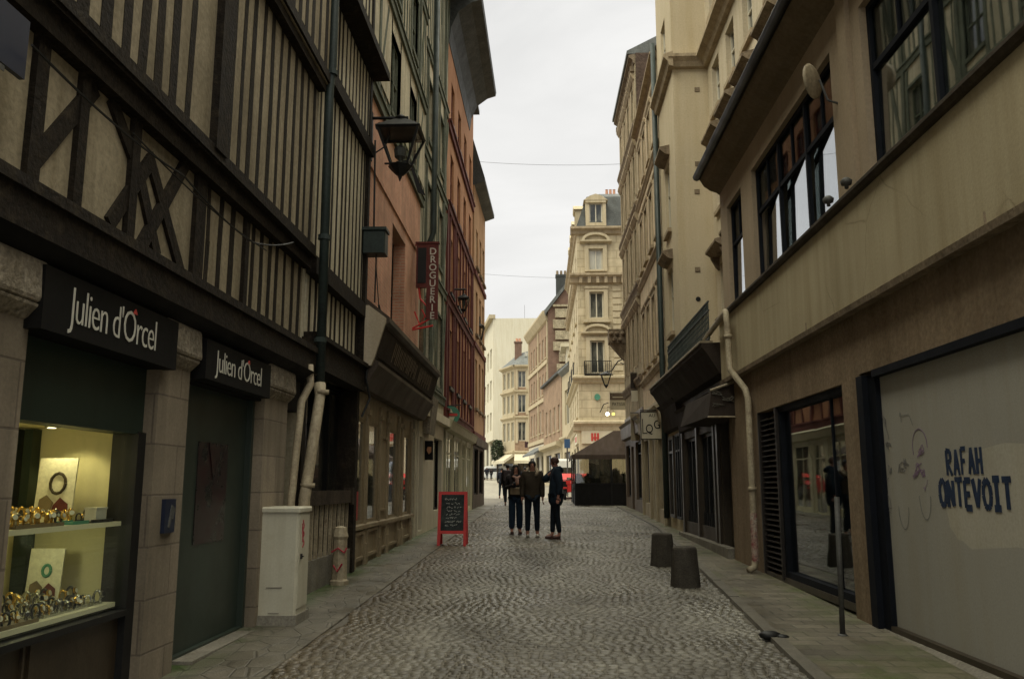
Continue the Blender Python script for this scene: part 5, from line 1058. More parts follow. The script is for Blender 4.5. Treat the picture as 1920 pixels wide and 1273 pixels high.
# bay ground floor shop
q = MB(); Bf.prof(q, 20.36, 23.1, [(0.001, 2.9), (.12, 2.95), (.2, 3.5), (.3, 3.6), (.0, 3.66)]); fixn(q.build('shop_fascia', 'awnbrown', hb))
window(Bf, hb, 20.7, 21.5, .75, 2.8, .02, 'blackmetal', 'paneshop', 1, (.8,), .06); window(Bf, hb, 21.9, 22.7, .75, 2.8, .02, 'brownpanel', 'paneshop', 0, (.8,), .08)
q = MB(); q.tube([(3.24, 23.18, 14.2), (3.24, 23.18, 4.2), (3.24, 23.15, 3.9), (3.24, 23.15, .7)], .075, 8); tag(q.build('drainpipe', 'pipegreen', loc=(3.2, 23.15, .7), smooth=True), 'tall dark drainpipe at the corner of the cream bay and the pink brick house', 'drainpipe')

# ================================================================== pink brick house  y 23.2 .. 29.3 and weathered house 29.3 .. 35.2
H = Fr((3.34, 23.25), (3.42, 29.3), -1)
ph = thing('pink_brick_house', 'pink brick house with rows of tall windows under brown stone mouldings', 'building', (3.4, 26, gz(26)))
lv = [(5.35, 7.25), (8.75, 10.5), (11.6, 13.15)]; cs = [24.1, 25.6, 27.1, 28.5]
wops = [(s_ - .36, s_ + .36, a, b) for s_ in cs for a, b in lv]
w = MB(); H.wall(w, 23.25, 29.3, 4.0, 14.0, wops, 0, .22, 6, zb=0); w.build('wall', 'brickpink', ph)
for o_ in wops:
    wn = window(H, ph, *o_, -.12, 'winwhite', 'pane', 1, (.65,), .05, sill='stonetrim', sd=.09)
    q = MB(); z0, z1 = o_[2], o_[3]
    H.box(q, o_[0] - .16, o_[0], z0 - .1, z1 + .1, -.02, .02); H.box(q, o_[1], o_[1] + .16, z0 - .1, z1 + .1, -.02, .02); H.box(q, o_[0], o_[1], z1, z1 + .1, -.02, .02)
    H.prof(q, o_[0] - .24, o_[1] + .24, [(0, z1 + .12), (.03, z1 + .12), (.06, z1 + .18), (.06, z1 + .23), (.0, z1 + .25)]); fixn(q.build('surround', 'stonetrim', wn))
for z_ in (4.95, 8.3, 11.2, 13.9): q = MB(); H.prof(q, 23.2, 29.35, [(0, z_ - .12), (.03, z_ - .11), (.06, z_ - .03), (.1 if z_ < 13 else .2, z_ + .03), (.1 if z_ < 13 else .2, z_ + .08), (0, z_ + .12)]); fixn(q.build('string_course', 'stonetrim', ph))
r = MB(); H.prof(r, 23.2, 29.35, [(.16, 14.04), (.16, 14.1), (-3, 15.8), (-6, 14.04)]); fixn(r.build('roof', 'tile', ph))
ops = [(23.7, 25.0, .9, 2.9), (25.6, 26.4, .55, 2.9), (27.2, 28.8, 1.0, 3.0)]
w = MB(); H.wall(w, 23.25, 29.3, 0, 4.0, ops, .06, .2, 0)
for s_ in (23.45, 25.3, 26.8, 29.1): H.box(w, s_ - .1, s_ + .1, gz(s_), 3.2, .06, .13)
H.prof(w, 23.25, 29.3, [(.06, 3.2), (.2, 3.25), (.24, 3.6), (.34, 3.7), (.06, 3.8)]); sf = w.build('shopfront', 'creamshop', ph)
for i, o_ in enumerate(ops): window(H, sf, *o_, -.1, 'blackmetal', 'paneshop', 0, (.8,), .07)
V = Fr((3.42, 29.32), (3.36, 35.2), -1)
vh = thing('weathered_stone_house', 'narrow soot-stained carved stone house at the end of the right row', 'building', (3.45, 32, gz(32)))
lv = [(5.9, 7.7), (9.0, 10.8), (12.0, 13.6), (14.9, 16.2)]; cs = [30.2, 31.6, 33.0, 34.4]
wops = [(s_ - .34, s_ + .34, a, b) for s_ in cs for a, b in lv]
w = MB(); V.wall(w, 29.32, 35.2, 4.2, 17.2, wops, 0, .25, 6, zb=0); w.build('wall', 'stone6', vh)
for o_ in wops:
    wn = window(V, vh, *o_, -.14, 'winwhite', 'pane', 1, (.65,), .05)
    q = MB(); V.prof(q, o_[0] - .3, o_[1] + .3, [(0, o_[3] + .1), (.05, o_[3] + .14), (.14, o_[3] + .3), (.14, o_[3] + .38), (0, o_[3] + .5)]); V.box(q, o_[0] - .2, o_[0], o_[2] - .1, o_[3] + .1, -.02, .03); V.box(q, o_[1], o_[1] + .2, o_[2] - .1, o_[3] + .1, -.02, .03); fixn(q.build('surround', 'stonetrim', wn))
q = MB()
for z_ in (5.2, 8.5, 11.4, 14.4, 17.0): V.prof(q, 29.3, 35.25, [(0, z_ - .2), (.05, z_ - .16), (.08, z_ - .05), (.13 if z_ < 16 else .22, z_ + .05), (.13 if z_ < 16 else .22, z_ + .13), (0, z_ + .18)])
s_ = 29.5
while s_ < 35.1: V.box(q, s_, s_ + .12, 16.6, 16.8, 0, .15); V.box(q, s_, s_ + .12, 8.12, 8.3, 0, .1); s_ += .42
fixn(q.build('cornice', 'darktrim', vh))
r = MB(); V.prof(r, 29.3, 35.3, [(.28, 17.18), (.28, 17.3), (-2.6, 18.8), (-6, 17.2)]); fixn(r.build('roof', 'slate2', vh)); q = MB(); V.box(q, 29.4, 30.0, 17.4, 18.3, -2.2, -1.2); q.build('chimney', 'brickpink', vh)
q = MB(); V.box(q, 29.27, 29.31, 13.6, 17.2, -5.9, -.03); q.build('tile_hung_gable', 'tile', vh)
ops = [(29.9, 31.6, 1.05, 3.1), (32.2, 33.0, .6, 3.0), (33.4, 34.8, 1.1, 3.1)]
w = MB(); V.wall(w, 29.32, 35.2, 0, 4.2, ops, .04, .2, 0); V.prof(w, 29.32, 35.2, [(.04, 3.3), (.2, 3.35), (.22, 3.8), (.3, 3.9), (.04, 4.0)]); sf = w.build('shopfront', 'signbrown', vh)
for o_ in ops: window(V, sf, *o_, -.1, 'blackmetal', 'paneshop', 0, (.8,), .07)
# carved bracket lump on the weathered house
q = MB(); x0, z1 = xz(1139, 622, 35.25); x1, z0 = xz(1165, 672, 35.25)
q.hexa([(x0, 34.6, z0 + .55), (3.5, 34.6, z0 + .55), (3.5, 35.2, z0 + .55), (x0, 35.2, z0 + .55), (x0, 34.6, z1), (3.5, 34.6, z1), (3.5, 35.2, z1), (x0, 35.2, z1)])
q.hexa([(x1 - .05, 34.8, z0), (3.5, 34.8, z0 - .3), (3.5, 35.1, z0 - .3), (x1 - .05, 35.1, z0), (x0 + .05, 34.65, z0 + .55), (3.5, 34.65, z0 + .55), (3.5, 35.15, z0 + .55), (x0 + .05, 35.15, z0 + .55)])
for i in range(5): q.ball((x0 + .1 + i * .12, 34.6, z1 - .2 - (i % 2) * .25), .1, 8, 5)
ob = q.build('carved_bracket', 'darktrim', vh)

# signs on the right
def blade(name, label, px0, py0, px1, py1, Y, bm, wallx, th=.06, frame=None):
    x0, z1 = xz(px0, py0, Y); x1, z0 = xz(px1, py1, Y); o = thing(name, label, 'sign', (wallx, Y, z0)); q = MB(); q.box(x0, x1, Y, Y + th, z0, z1); bd = q.build('board', bm, o)
    if frame:
        q = MB()
        for a, b, c, e in ((x0, x1, z0, z0 + .025), (x0, x1, z1 - .025, z1), (x0, x0 + .025, z0, z1), (x1 - .025, x1, z0, z1)): q.box(a, b, Y - .008, Y - .001, c, e)
        q.build('border', frame, o)
    q = MB(); q.tube([(x0, Y + th / 2, z1 + .03), (wallx, Y + th / 2, z1 + .03)], .015, 6); q.build('arm', 'blackmetal', o)
    return o, XZ(Y), (x0 + x1) / 2, (z0 + z1) / 2, x1 - x0, z1 - z0
o, Q, cx, cz, ww, hh = blade('hanging_sign', 'square cream hanging sign with big black letters Q and G', 1200, 771, 1246, 824, 23.6, 'signcream', 3.34, .06, 'black')
text('Q', Q, cx - .08, cz - .1, .34, .002, 'black', o, sx=.78); text('G', Q, cx + .13, cz + .01, .34, .002, 'black', o, sx=.78); text('AU', Q, cx, cz + .27, .13, .002, 'black', o, sx=1.)
q = MB(); Q.box(q, cx - .27, cx - .14, cz - .22, cz - .2, .001, .008); Q.box(q, cx - .27, cx - .25, cz - .2, cz + .18, .001, .008); q.build('bracket_motif', 'black', o)
o, Q, cx, cz, ww, hh = blade('hanging_sign', 'brown and cream hanging pastry shop sign', 1143, 737, 1181, 768, 36.2, 'signcream', 3.5, .08)
q = MB(); Q.box(q, cx - ww / 2, cx + ww / 2, cz + .06, cz + hh / 2, .002, .01); q.build('upper_panel', 'signbrown', o); text('PATISSIER', Q, cx, cz - .12, .2, .002, 'black', o, sx=.74); q = MB(); Q.box(q, cx - .3, cx + .3, cz + .16, cz + .2, .01, .014); q.build('faded_line', 'signcream', o)
q = MB(); x_, z_ = xz(1130, 760, 36.2); q.tube([(x_ - .12, 36.24, z_ - .3), (x_ + .05, 36.24, z_ + .05), (x_ + .25, 36.24, z_ + .12)], .02, 6); q.build('hook', 'blackmetal', o)
o, Q, cx, cz, ww, hh = blade('hanging_sign', 'small square dark brown sign above the cream blank sign', 1182, 700, 1210, 728, 31, 'awnbrown', 3.5); q = MB(); Q.poly(q, [(cx - .08, cz + .08), (cx - .02, cz + .1), (cx + .02, cz - .1), (cx - .03, cz - .1)], .001, .006); Q.poly(q, [(cx + .03, cz + .06), (cx + .08, cz + .04), (cx + .06, cz - .08), (cx + .03, cz - .06)], .001, .006); q.build('emblem', 'signcream', o)
blade('hanging_sign', 'blank cream square sign hanging under the dark brown one', 1184, 732, 1211, 752, 30.8, 'signcream', 3.5, .06)
blade('hanging_sign', 'upright cream panel sign left of the Q and G sign', 1182, 775, 1198, 826, 30.5, 'pipecream', 3.5, .06)
q = thing('street_lamp', 'slim iron wall lantern on a curved arm before the pale corner building', 'street lamp', (3.5, 35, 5.9)); x0, z1 = xz(1128, 702, 35.2); x1, z0 = xz(1145, 724, 35.2); xm = (x0 + x1) / 2
b = MB(); b.tube([(3.5, 35.25, z1 + .75), (3.1, 35.25, z1 + .55), (x1 + .05, 35.25, z1 + .15), (xm, 35.25, z1 + .12), (xm, 35.25, z1)], .025, 6); b.tube([(3.5, 35.25, z1 + .35), (3.2, 35.25, z1 + .5)], .02, 5); b.build('arm', 'blackmetal', q)
b = MB()
for dx, dy in ((-1, -1), (1, -1), (1, 1), (-1, 1)): b.tube([(xm + dx * .2, 35.25 + dy * .2, z1), (xm + dx * .06, 35.25 + dy * .06, z0 + .04)], .018, 4)
b.lathe([(.3, -.02), (.3, .01), (.1, .1), (.01, .14)], (xm, 35.25, z1), 4); b.lathe([(.01, -.12), (.09, 0), (.06, .03)], (xm, 35.25, z0 + .04), 8); b.build('frame', 'blackmetal', q)
b = MB(); b.lathe([(.07, .04), (.19, z1 - z0 - .02)], (xm, 35.25, z0), 4); b.build('pane', 'glasscase', q)
for i, (px, py) in enumerate(((1139, 776), (1150, 776))):
    x_, z_ = xz(px, py, 36.5); b = MB(); b.ball((x_, 36.5, z_), .07, 10, 7); tag(b.build('globe_lamp', 'bulb' if i == 0 else 'neon', loc=(x_, 36.5, z_)), ('small lit white globe under the pastry shop sign', 'dimmer yellow lit globe under the pastry shop sign')[i], 'lamp')
    b = MB(); b.tube([(x_, 36.5, z_ + .06), (x_, 36.5, z_ + .3), (3.6, 36.5, z_ + .32)], .01, 5); tag(b.build('lamp_cable', 'wire', loc=(x_, 36.5, z_ + .06)), ('cable arm carrying the white globe', 'cable arm carrying the yellow globe')[i], 'cable')
# ================================================================== FAR BUILDINGS
def storey_windows(f, par, ss, lv, hw, wallb=None, fm='winwhite', sur=None, depth=-.1, d=0, pm='pane', mull=1, sill='cream1'):
    for a, b in lv:
        for s_ in ss:
            wn = window(f, par, s_ - hw, s_ + hw, a, b, depth, fm, pm, mull, (.68,), .07, sill=sill, sd=.14)
            if sur:
                q = MB(); f.box(q, s_ - hw - .2, s_ - hw, a, b + .2, d - .02, d + .07); f.box(q, s_ + hw, s_ + hw + .2, a, b + .2, d - .02, d + .07); f.box(q, s_ - hw, s_ + hw, b, b + .2, d - .02, d + .07); q.build('surround', sur, wn)
# ---- corner building with the slate mansard (three facades: chamfered corner facing the street, long side down the street)
cb_ = thing('corner_building', 'tall cream corner building with slate mansard dormers and arched window pediments', 'building', (3.2, 52, gz(50)))
W1 = XZ(50.); W2 = Fr((2.08, 50.0), (2.02, 66), -1); W2.s0 = 50.
def both(fn, mat, name, x1=8.):
    q = MB(); fn(q, W1, 2.08, x1); fn(q, W2, 50, 66); return fixn(q.build(name, mat, cb_))
lvW = [(5.6, 7.2), (8.05, 10.0), (11.35, 12.95), (14.3, 15.6)]
cx1 = 3.2; o1 = [(cx1 - .42, cx1 + .42, a, b) for a, b in lvW[1:]] + [(6.2, 7.0, a, b) for a, b in lvW[1:]]
o2 = [(s_ - .5, s_ + .5, a, b) for s_ in (52, 55.2, 58.4, 61.6, 64.6) for a, b in lvW]
w = MB(); W1.wall(w, 2.08, 9, 5.1, 16.8, o1, 0, .25, 0); w.build('wall', 'ashlar', cb_)
w = MB(); W2.wall(w, 50, 66, 5.1, 16.8, o2, 0, .25, 0); w.build('wall', 'ashlar', cb_)
w = MB(); w.box(2.4, 9, 50.3, 66, 0, 16.8); w.build('core_wall', 'ashlar', cb_)
for o_ in o1: window(W1, cb_, *o_, -.14, 'winwhite', 'panepale' if o_[2] > 14 else 'pane', 1, (), .08, sill='cream1', sd=.15)
for o_ in o2: window(W2, cb_, *o_, -.14, 'winwhite', 'pane', 1, (.7,), .07, sill='cream1', sd=.12)
# surrounds with curved pediments on the chamfer
for x_ in (cx1, 6.6):
    for k, (a, b) in enumerate(lvW[1:]):
        q = MB(); 
        for sgn_ in (-1, 1): W1.box(q, x_ + sgn_ * .55 - .12, x_ + sgn_ * .55 + .12, a - .1, b + .2, -.02, .12)
        W1.box(q, x_ - .43, x_ + .43, b, b + .2, -.02, .12)
        if k != 1:
            W1.prof(q, x_ - .95, x_ + .95, [(0, b + .32), (.3, b + .42), (.3, b + .5), (0, b + .55)])
            arc = [(x_ + .85 * math.cos(t), b + .5 + .48 * math.sin(t)) for t in [i * math.pi / 8 for i in range(9)]]; arci = [(x_ + .68 * math.cos(t), b + .5 + .33 * math.sin(t)) for t in [i * math.pi / 8 for i in range(9)]]
            for i in range(8): W1.poly(q, [arc[i], arc[i + 1], arci[i + 1], arci[i]], 0, .3)
            W1.poly(q, arci, 0, .12)
        else: W1.prof(q, x_ - .8, x_ + .8, [(0, a - .32), (.3, a - .28), (.3, a - .12), (0, a - .1)]); W1.box(q, x_ - .7, x_ + .7, b + .2, b + .32, 0, .18)
        fixn(q.build('window_surround', 'cream1', cb_))
def corn(z, h, out, den=False):
    def fn(q, f, a, b):
        e = out if f is W1 else 0
        ou_ = out if f is W1 else min(out, .3)
        f.prof(q, a - e, b, [(0, z - h), (ou_ * .35, z - h * .8), (ou_ * .5, z - h * .3), (ou_, z), (ou_, z + .12), (0, z + .2)])
        if den:
            s_ = a + .1
            while s_ < b: f.box(q, s_, s_ + .18, z - h * .9, z - .05, .0, ou_ * .8); s_ += .5
    return fn
both(corn(5.1, .5, .35), 'cream1', 'cornice'); both(corn(7.75, .3, .35), 'cream1', 'cornice'); both(corn(13.9, .5, .45, True), 'stonetrim', 'cornice'); both(corn(16.8, .35, .4), 'stonetrim', 'cornice')
q = MB()
for i in range(14): z_ = 8.2 + i * .4; W1.box(q, 4.15, 4.7, z_, z_ + .3, .0, .05)
q.build('quoin', 'cream1', cb_)
q = MB(); W1.box(q, cx1 - .8, cx1 + .8, 8.72, 8.76, .25, .3); W1.box(q, cx1 - .8, cx1 + .8, 7.95, 8.0, .0, .35)
for i in range(14): s_ = cx1 - .78 + i * .12; W1.box(q, s_, s_ + .025, 8.0, 8.72, .26, .29)
for i in range(8): W1.box(q, cx1 - .8, cx1 - .77, 8.0, 8.75, .03 * i, .03 * i + .02)
q.build('balcony', 'blackmetal', cb_)
for s_ in (52, 55.2, 58.4, 61.6):
    q = MB(); W2.box(q, s_ - .7, s_ + .7, 8.85, 8.9, .2, .26); W2.box(q, s_ - .8, s_ + .8, 7.95, 8.02, 0, .3)
    for i in range(10): W2.box(q, s_ - .68 + i * .15, s_ - .65 + i * .15, 8.02, 8.85, .22, .25)
    q.build('balcony', 'blackmetal', cb_)
# mansard
q = MB(); z0, z1 = 17.0, 19.2
b0 = [(2.05, 49.95), (9, 49.95), (9, 66), (2.2, 66)]; b1 = [(2.75, 50.9), (9, 50.9), (9, 65), (3.0, 65)]
q.hexa([(x, y, z0) for x, y in b0] + [(x, y, z1) for x, y in b1]); q.hexa([(x, y, z1) for x, y in b1] + [(x + .9 * (1 if x < 5 else 0), y + (1.5 if y < 55 else -1), z1 + .7) for x, y in b1]); q.build('mansard_roof', 'slate', cb_)
def dormer(f, s_, par, w_=.62, z0=17.05, z1=18.5):
    q = MB(); f.box(q, s_ - w_, s_ + w_, z0, z0 + .2, -1.1, .05); f.box(q, s_ - w_, s_ - w_ + .22, z0 + .2, z1, -1.1, .02); f.box(q, s_ + w_ - .22, s_ + w_, z0 + .2, z1, -1.1, .02); f.box(q, s_ - w_, s_ + w_, z1, z1 + .15, -1.1, .1)
    f.poly(q, [(s_ - w_ - .12, z1 + .15), (s_ + w_ + .12, z1 + .15), (s_ + w_ * .6, z1 + .42), (s_, z1 + .55), (s_ - w_ * .6, z1 + .42)], -1.1, .12)
    dm = q.build('dormer', 'cream1', par); window(f, dm, s_ - w_ + .22, s_ + w_ - .22, z0 + .2, z1, -.15, 'winwhite', 'pane', 1, (), .07)
dormer(W1, cx1 + .05, cb_)
for s_ in (52.2, 55.4, 58.6, 61.8): dormer(W2, s_, cb_, .5)
q = MB(); q.box(4.1, 4.8, 53, 53.8, 19.3, 20.0); q.box(4.05, 4.85, 52.95, 53.85, 20.0, 20.08)
ch = q.build('chimney', 'farbrick', cb_)
for i in range(3): q = MB(); q.lathe([(.1, 0), (.08, .4), (.1, .45)], (4.2 + i * .24, 53.4, 20.08), 8); q.build('chimney_pot', 'oldbrick', ch)
# ground floor of the corner building
oG = [(2.6, 3.9, 1.4, 3.8)]
w = MB(); W1.wall(w, 2.08, 9, 0, 5.1, oG, 0, .25, 0); w.build('ground_floor', 'cream1', cb_)
oG2 = [(51.2, 54, 1.4, 3.9), (55.5, 58.3, 1.4, 3.9), (60, 62.8, 1.4, 3.9)]
w = MB(); W2.wall(w, 50, 66, 0, 5.1, oG2, 0, .25, 0); w.build('ground_floor', 'cream1', cb_)
window(W1, cb_, *oG[0], -.14, 'blackmetal', 'paneshop', 1, (.8,), .08)
for o_ in oG2: window(W2, cb_, *o_, -.14, 'blackmetal', 'paneshop', 1, (.8,), .08)
q = MB(); W1.box(q, 2.2, 4.3, 3.95, 4.7, 0, .1); q.build('sign_board', 'signcream', cb_); q = MB()
for i in range(3): W1.box(q, 2.75 + i * .17, 2.87 + i * .17, 4.1, 4.55, .1, .12)
W1.box(q, 2.8, 3.1, 4.25, 4.32, .12, .13); q.build('red_lettering', 'redletter', cb_); q = MB(); W2.box(q, 51, 54.5, 4.0, 4.6, 0, .1); q.build('sign_board', 'signcream', cb_); q = MB(); W2.box(q, 51.8, 53.2, 4.15, 4.45, .1, .12); q.build('red_lettering', 'redletter', cb_)
q = MB(); q.prism([(3.15 + .17 * math.cos(i * .4), 49.97, 6.65 + .19 * math.sin(i * .4)) for i in range(16)], (0, -.06, 0)); q.build('green_plaque', 'greensign', cb_)
q = MB(); x0, z1 = xz(1058, 823, 49); x1, z0 = xz(1069, 840, 49); q.box(x0, x1, 48.96, 49.02, z0, z1); o__ = tag(q.build('pharmacy_plate', 'bluesign2', loc=(x0, 49, z0)), 'small blue square sign before the arcade left of the brown terrace tent', 'sign')
q = MB(); q.tube([((x0 + x1) / 2, 49.06, gz(49)), ((x0 + x1) / 2, 49.06, z1)], .04, 6); q.build('post', 'steel', o__)
# ---- cream slot house + quoined gable + low brick house + brick terrace
F2 = Fr((2.25, 66.02), (1.55, 71.5), -1)
b2 = thing('narrow_cream_house', 'narrow low cream house between the corner building and the brick house', 'building', (1.5, 68, gz(68)))
o_ = [(67.6, 70, 6.4, 9.2)]
w = MB(); F2.wall(w, 66.02, 71.5, 5, 10.8, o_, 0, .3, 7, zb=0); F2.prof(w, 66.02, 71.5, [(0, 5), (.3, 5.3), (.3, 5.45), (0, 5.5)]); w.build('wall', 'farcream', b2); window(F2, b2, *o_[0], -.2, 'winwhite', 'pane', 1, (), .1)
q = MB(); F2.prof(q, 66.02, 71.5, [(0, 10.5), (.35, 10.8), (.35, 11), (-3, 12), (-7, 10.8)]); fixn(q.build('roof', 'slate2', b2)); 
w = MB(); F2.wall(w, 66.02, 71.5, 0, 5, [(67, 70.5, 1.6, 4.2)], 0, .3, 0); w.build('ground_floor', 'farcream', b2); window(F2, b2, 67, 70.5, 1.6, 4.2, -.2, 'blackmetal', 'paneshop', 1, (), .1)
q = MB(); q.box(2.0, 4, 72, 76, 10, 13.2); q.box(1.5, 4.0, 71.8, 76, 13.2, 13.5); tag(q.build('brick_stack', 'signcream', loc=(2.5, 74, 10)), 'pale rendered rooftop block beside the quoined gable', 'roof block')
gh = thing('gable_house', 'dark brick gable house with pale rusticated quoins and a chimney', 'building', (1.6, 85, gz(85)))
w = MB(); w.prism([(.5, 84.6, 0), (6, 84.6, 0), (6, 84.6, 21.5), (2.4, 84.6, 21.3), (.5, 84.6, 18.9)], (0, 1.4, 0)); w.build('wall', 'darkbrick', gh)
for i in range(7):
    z_ = 12.6 + i * 1.12; q = MB(); xl = 1.0 + (.22 if i % 2 else 0) + (.35 if i < 2 else 0); zt_ = min(z_ + .9, 18.9 + (xl - .5) * 1.26); q.box(xl, 2.7, 84.3, 84.6, z_, zt_); q.build('quoin', 'roughstone', gh)
q = MB(); q.prism([(.3, 84.3, 18.65), (2.4, 84.3, 21.4), (6.2, 84.3, 21.6), (6.2, 84.3, 21.9), (2.3, 84.3, 21.7), (.15, 84.3, 18.95)], (0, 2, 0)); q.build('roof', 'slate2', gh)
q = MB(); q.box(1.35, 2.5, 85, 86, 19.5, 22.6); q.box(1.3, 2.55, 84.95, 86.05, 22.6, 22.8); ch = q.build('chimney', 'slate', gh)
for i in range(3): q = MB(); q.lathe([(.15, 0), (.12, .5)], (1.5 + i * .4, 85.5, 22.8), 8); q.build('chimney_pot', 'darktrim', ch)
F3 = Fr((1.5, 71.6), (-.02, 84), -1)
b3 = thing('low_brick_house', 'low brown brick house with a lean roof next to the quoined gable', 'building', (.6, 78, gz(78)))
ops = [(s_ - .55, s_ + .55, a, b) for s_ in (73.2, 76, 78.8, 81.6) for a, b in ((6.2, 8.4),)]
w = MB(); F3.wall(w, 71.6, 84, 5.2, 10.9, ops, 0, .25, .5, zb=0); w.build('wall', 'farbrick', b3)
for o_ in ops: window(F3, b3, *o_, -.15, 'winwhite', 'pane', 1, (), .08, sill='cream1')
q = MB(); F3.prof(q, 71.6, 84, [(.3, 10.9), (.3, 11.1), (-1.2, 12.4), (-1.2, 10.9)]); fixn(q.build('roof', 'slate', b3))
w = MB(); F3.wall(w, 71.6, 84, 0, 5.2, [(72.5, 76, 1.8, 4.3), (78, 82, 1.8, 4.3)], .03, .25, 0); F3.prof(w, 71.6, 84, [(.03, 4.7), (.5, 4.9), (.5, 5.2), (.03, 5.3)]); w.build('shopfront', 'farcream', b3)
for a, b in ((72.5, 76), (78, 82)): window(F3, b3, a, b, 1.8, 4.3, -.15, 'blackmetal', 'paneshop', 1, (), .1)
F4 = Fr((.5, 86.1), (-1.75, 101), -1)
b4 = thing('brick_terrace', 'brick terrace house with cream bands and stepped eaves down the street', 'building', (-.5, 93, gz(93)))
ss = (87.5, 89.7, 91.9, 94.1, 96.3, 98.5); lv = ((7.0, 9.4), (10.9, 13.1), (14.6, 16.8))
ops = [(s_ - .5, s_ + .5, a, b) for s_ in ss for a, b in lv]
w = MB(); F4.wall(w, 86.1, 101, 5.8, 19, ops, 0, .25, 8, zb=0); w.build('wall', 'farbrick', b4)
for o_ in ops: window(F4, b4, *o_, -.15, 'winwhite', 'pane', 1, (), .09, sill='cream1')
q = MB()
for z_ in (6.1, 10.3, 14.0): F4.box(q, 86, 101, z_ - .15, z_ + .25, 0, .15)
for s_ in (86.3, 93, 100.7): F4.box(q, s_ - .2, s_ + .2, 6, 19, 0, .1)
F4.prof(q, 85.9, 101.1, [(0, 18.2), (.2, 18.3), (.6, 19), (.6, 19.2), (0, 19.3)]); fixn(q.build('stone_band', 'cream1', b4))
q = MB(); F4.prof(q, 85.9, 101.1, [(.5, 19.2), (-1.5, 20.9), (-8, 20.9), (-8, 19.2)]); fixn(q.build('roof', 'slate2', b4))
w = MB(); F4.wall(w, 86.1, 101, 0, 5.8, [(87, 91, 2, 4.6), (92.5, 95, 2, 4.6), (96.5, 100, 2, 4.6)], .03, .25, 0); w.build('shopfront', 'signcream', b4)
for a, b in ((87, 91), (92.5, 95), (96.5, 100)): window(F4, b4, a, b, 2, 4.6, -.15, 'blackmetal', 'paneshop', 1, (), .12)
aw = thing('shop_awning', 'grey sloping shop awning on the brick terrace', 'awning', (-1, 92, 5)); q = MB(); F4.prof(q, 87, 96, [(.1, 5.6), (1.4, 4.8), (1.4, 4.6), (.1, 5.4)]); fixn(q.build('canvas', 'slate2', aw))
sg = thing('hanging_sign', 'small dark square sign where the brick terrace meets the cream corner house', 'sign', (-2.2, 101, 5)); x0, z1 = xz(984, 828, 101.2); x1, z0 = xz(996, 839, 101.2); q = MB(); q.box(x0, x1, 101.1, 101.2, z0, z1); q.build('board', 'darkred2', sg)
# ---- cream corner house far down
b5 = thing('far_corner_house', 'small cream and brick corner house with slate roof and chimney at the street end', 'building', (-3.5, 118, gz(118)))
P1 = XZ(118.); P2 = Fr((-3.99, 118), (-5.95, 123), 1); P2.s0 = 118
class Gen(Fr):
    def __init__(f, A, B): f.A = Vector((*A, 0)); t = Vector((*B, 0)) - f.A; f.L = t.length; f.t = t.normalized(); f.n = Vector((f.t.y, -f.t.x, 0)); f.s0 = 0
P2 = Gen((-5.95, 122.5), (-3.99, 118)); LL = P2.L
lv = ((7.6, 10.2), (11.5, 14.0), (15.0, 17.3))
ox = [(-3.55, -2.45, a, b) for a, b in lv]; oy = [(s_ - .5, s_ + .5, a, b) for s_ in (.9, 2.5, 4.1) for a, b in lv]
w = MB(); P1.wall(w, -3.99, 1, 5.8, 18, ox, 0, .3, 0); w.box(-3.9, 1, 118.4, 126, 0, 18); w.build('wall', 'farbrick', b5)
w = MB(); P2.wall(w, 0, LL, 5.8, 18, oy, 0, .3, 4, zb=0); w.build('wall', 'farcream', b5)
for o_ in ox: window(P1, b5, *o_, -.2, 'winwhite', 'pane', 1, (), .1); q = MB(); P1.box(q, o_[0] - .35, o_[0], o_[2] - .3, o_[3] + .4, 0, .1); P1.box(q, o_[1], o_[1] + .35, o_[2] - .3, o_[3] + .4, 0, .1); P1.box(q, o_[0], o_[1], o_[3], o_[3] + .4, 0, .1); q.build('surround', 'cream1', b5)
for o_ in oy: window(P2, b5, *o_, -.2, 'winwhite', 'pane', 1, (), .1)
q = MB()
for z_, o_ in ((6.0, .4), (10.8, .3), (14.4, .3), (17.9, .5)):
    P1.prof(q, -4.0, 1, [(0, z_ - .3), (o_, z_), (o_, z_ + .2), (0, z_ + .25)]); P2.prof(q, -.1, LL + .1, [(0, z_ - .3), (o_, z_), (o_, z_ + .2), (0, z_ + .25)])
fixn(q.build('band', 'cream1', b5))
q = MB(); q.hexa([(-6.4, 123, 18.1), (-4.1, 117.5, 18.1), (1.5, 117.5, 18.1), (1.5, 130, 18.1), (-4, 124, 20.3), (-3, 121, 20.3), (1.5, 121, 21.5), (1.5, 130, 21.5)]); fixn(q.build('roof', 'slate2', b5)); q = MB(); q.box(-2.6, -1.7, 118.9, 119.1, 19.4, 20.0); q.build('skylight', 'panepale', b5)
x0, z1 = xz(965, 640, 120); x1, z0 = xz(978, 668, 120); q = MB(); q.box(x0, x1, 120, 121, z0 - 1, z1 - .2); q.box(x0 - .1, x1 + .1, 119.9, 121.1, z1 - .2, z1); ch = q.build('chimney', 'darkbrick', b5)
for i in range(2): q = MB(); q.lathe([(.2, 0), (.16, .5)], (x0 + .3 + i * .4, 120.5, z1), 8); q.build('chimney_pot', 'oldbrick', ch)
w = MB(); P1.wall(w, -3.99, 1, 0, 5.8, [(-3.6, -.6, 2.8, 4.6)], 0, .3, 0); P2.wall(w, 0, LL, 0, 5.8, [(.5, 4.3, 2.8, 4.6)], 0, .3, 0); w.build('ground_floor', 'farcream', b5)
window(P1, b5, -3.6, -.6, 2.8, 4.6, -.2, 'steel', 'paneshop', 2, (), .1); window(P2, b5, .5, 4.3, 2.8, 4.6, -.2, 'steel', 'paneshop', 2, (), .1)
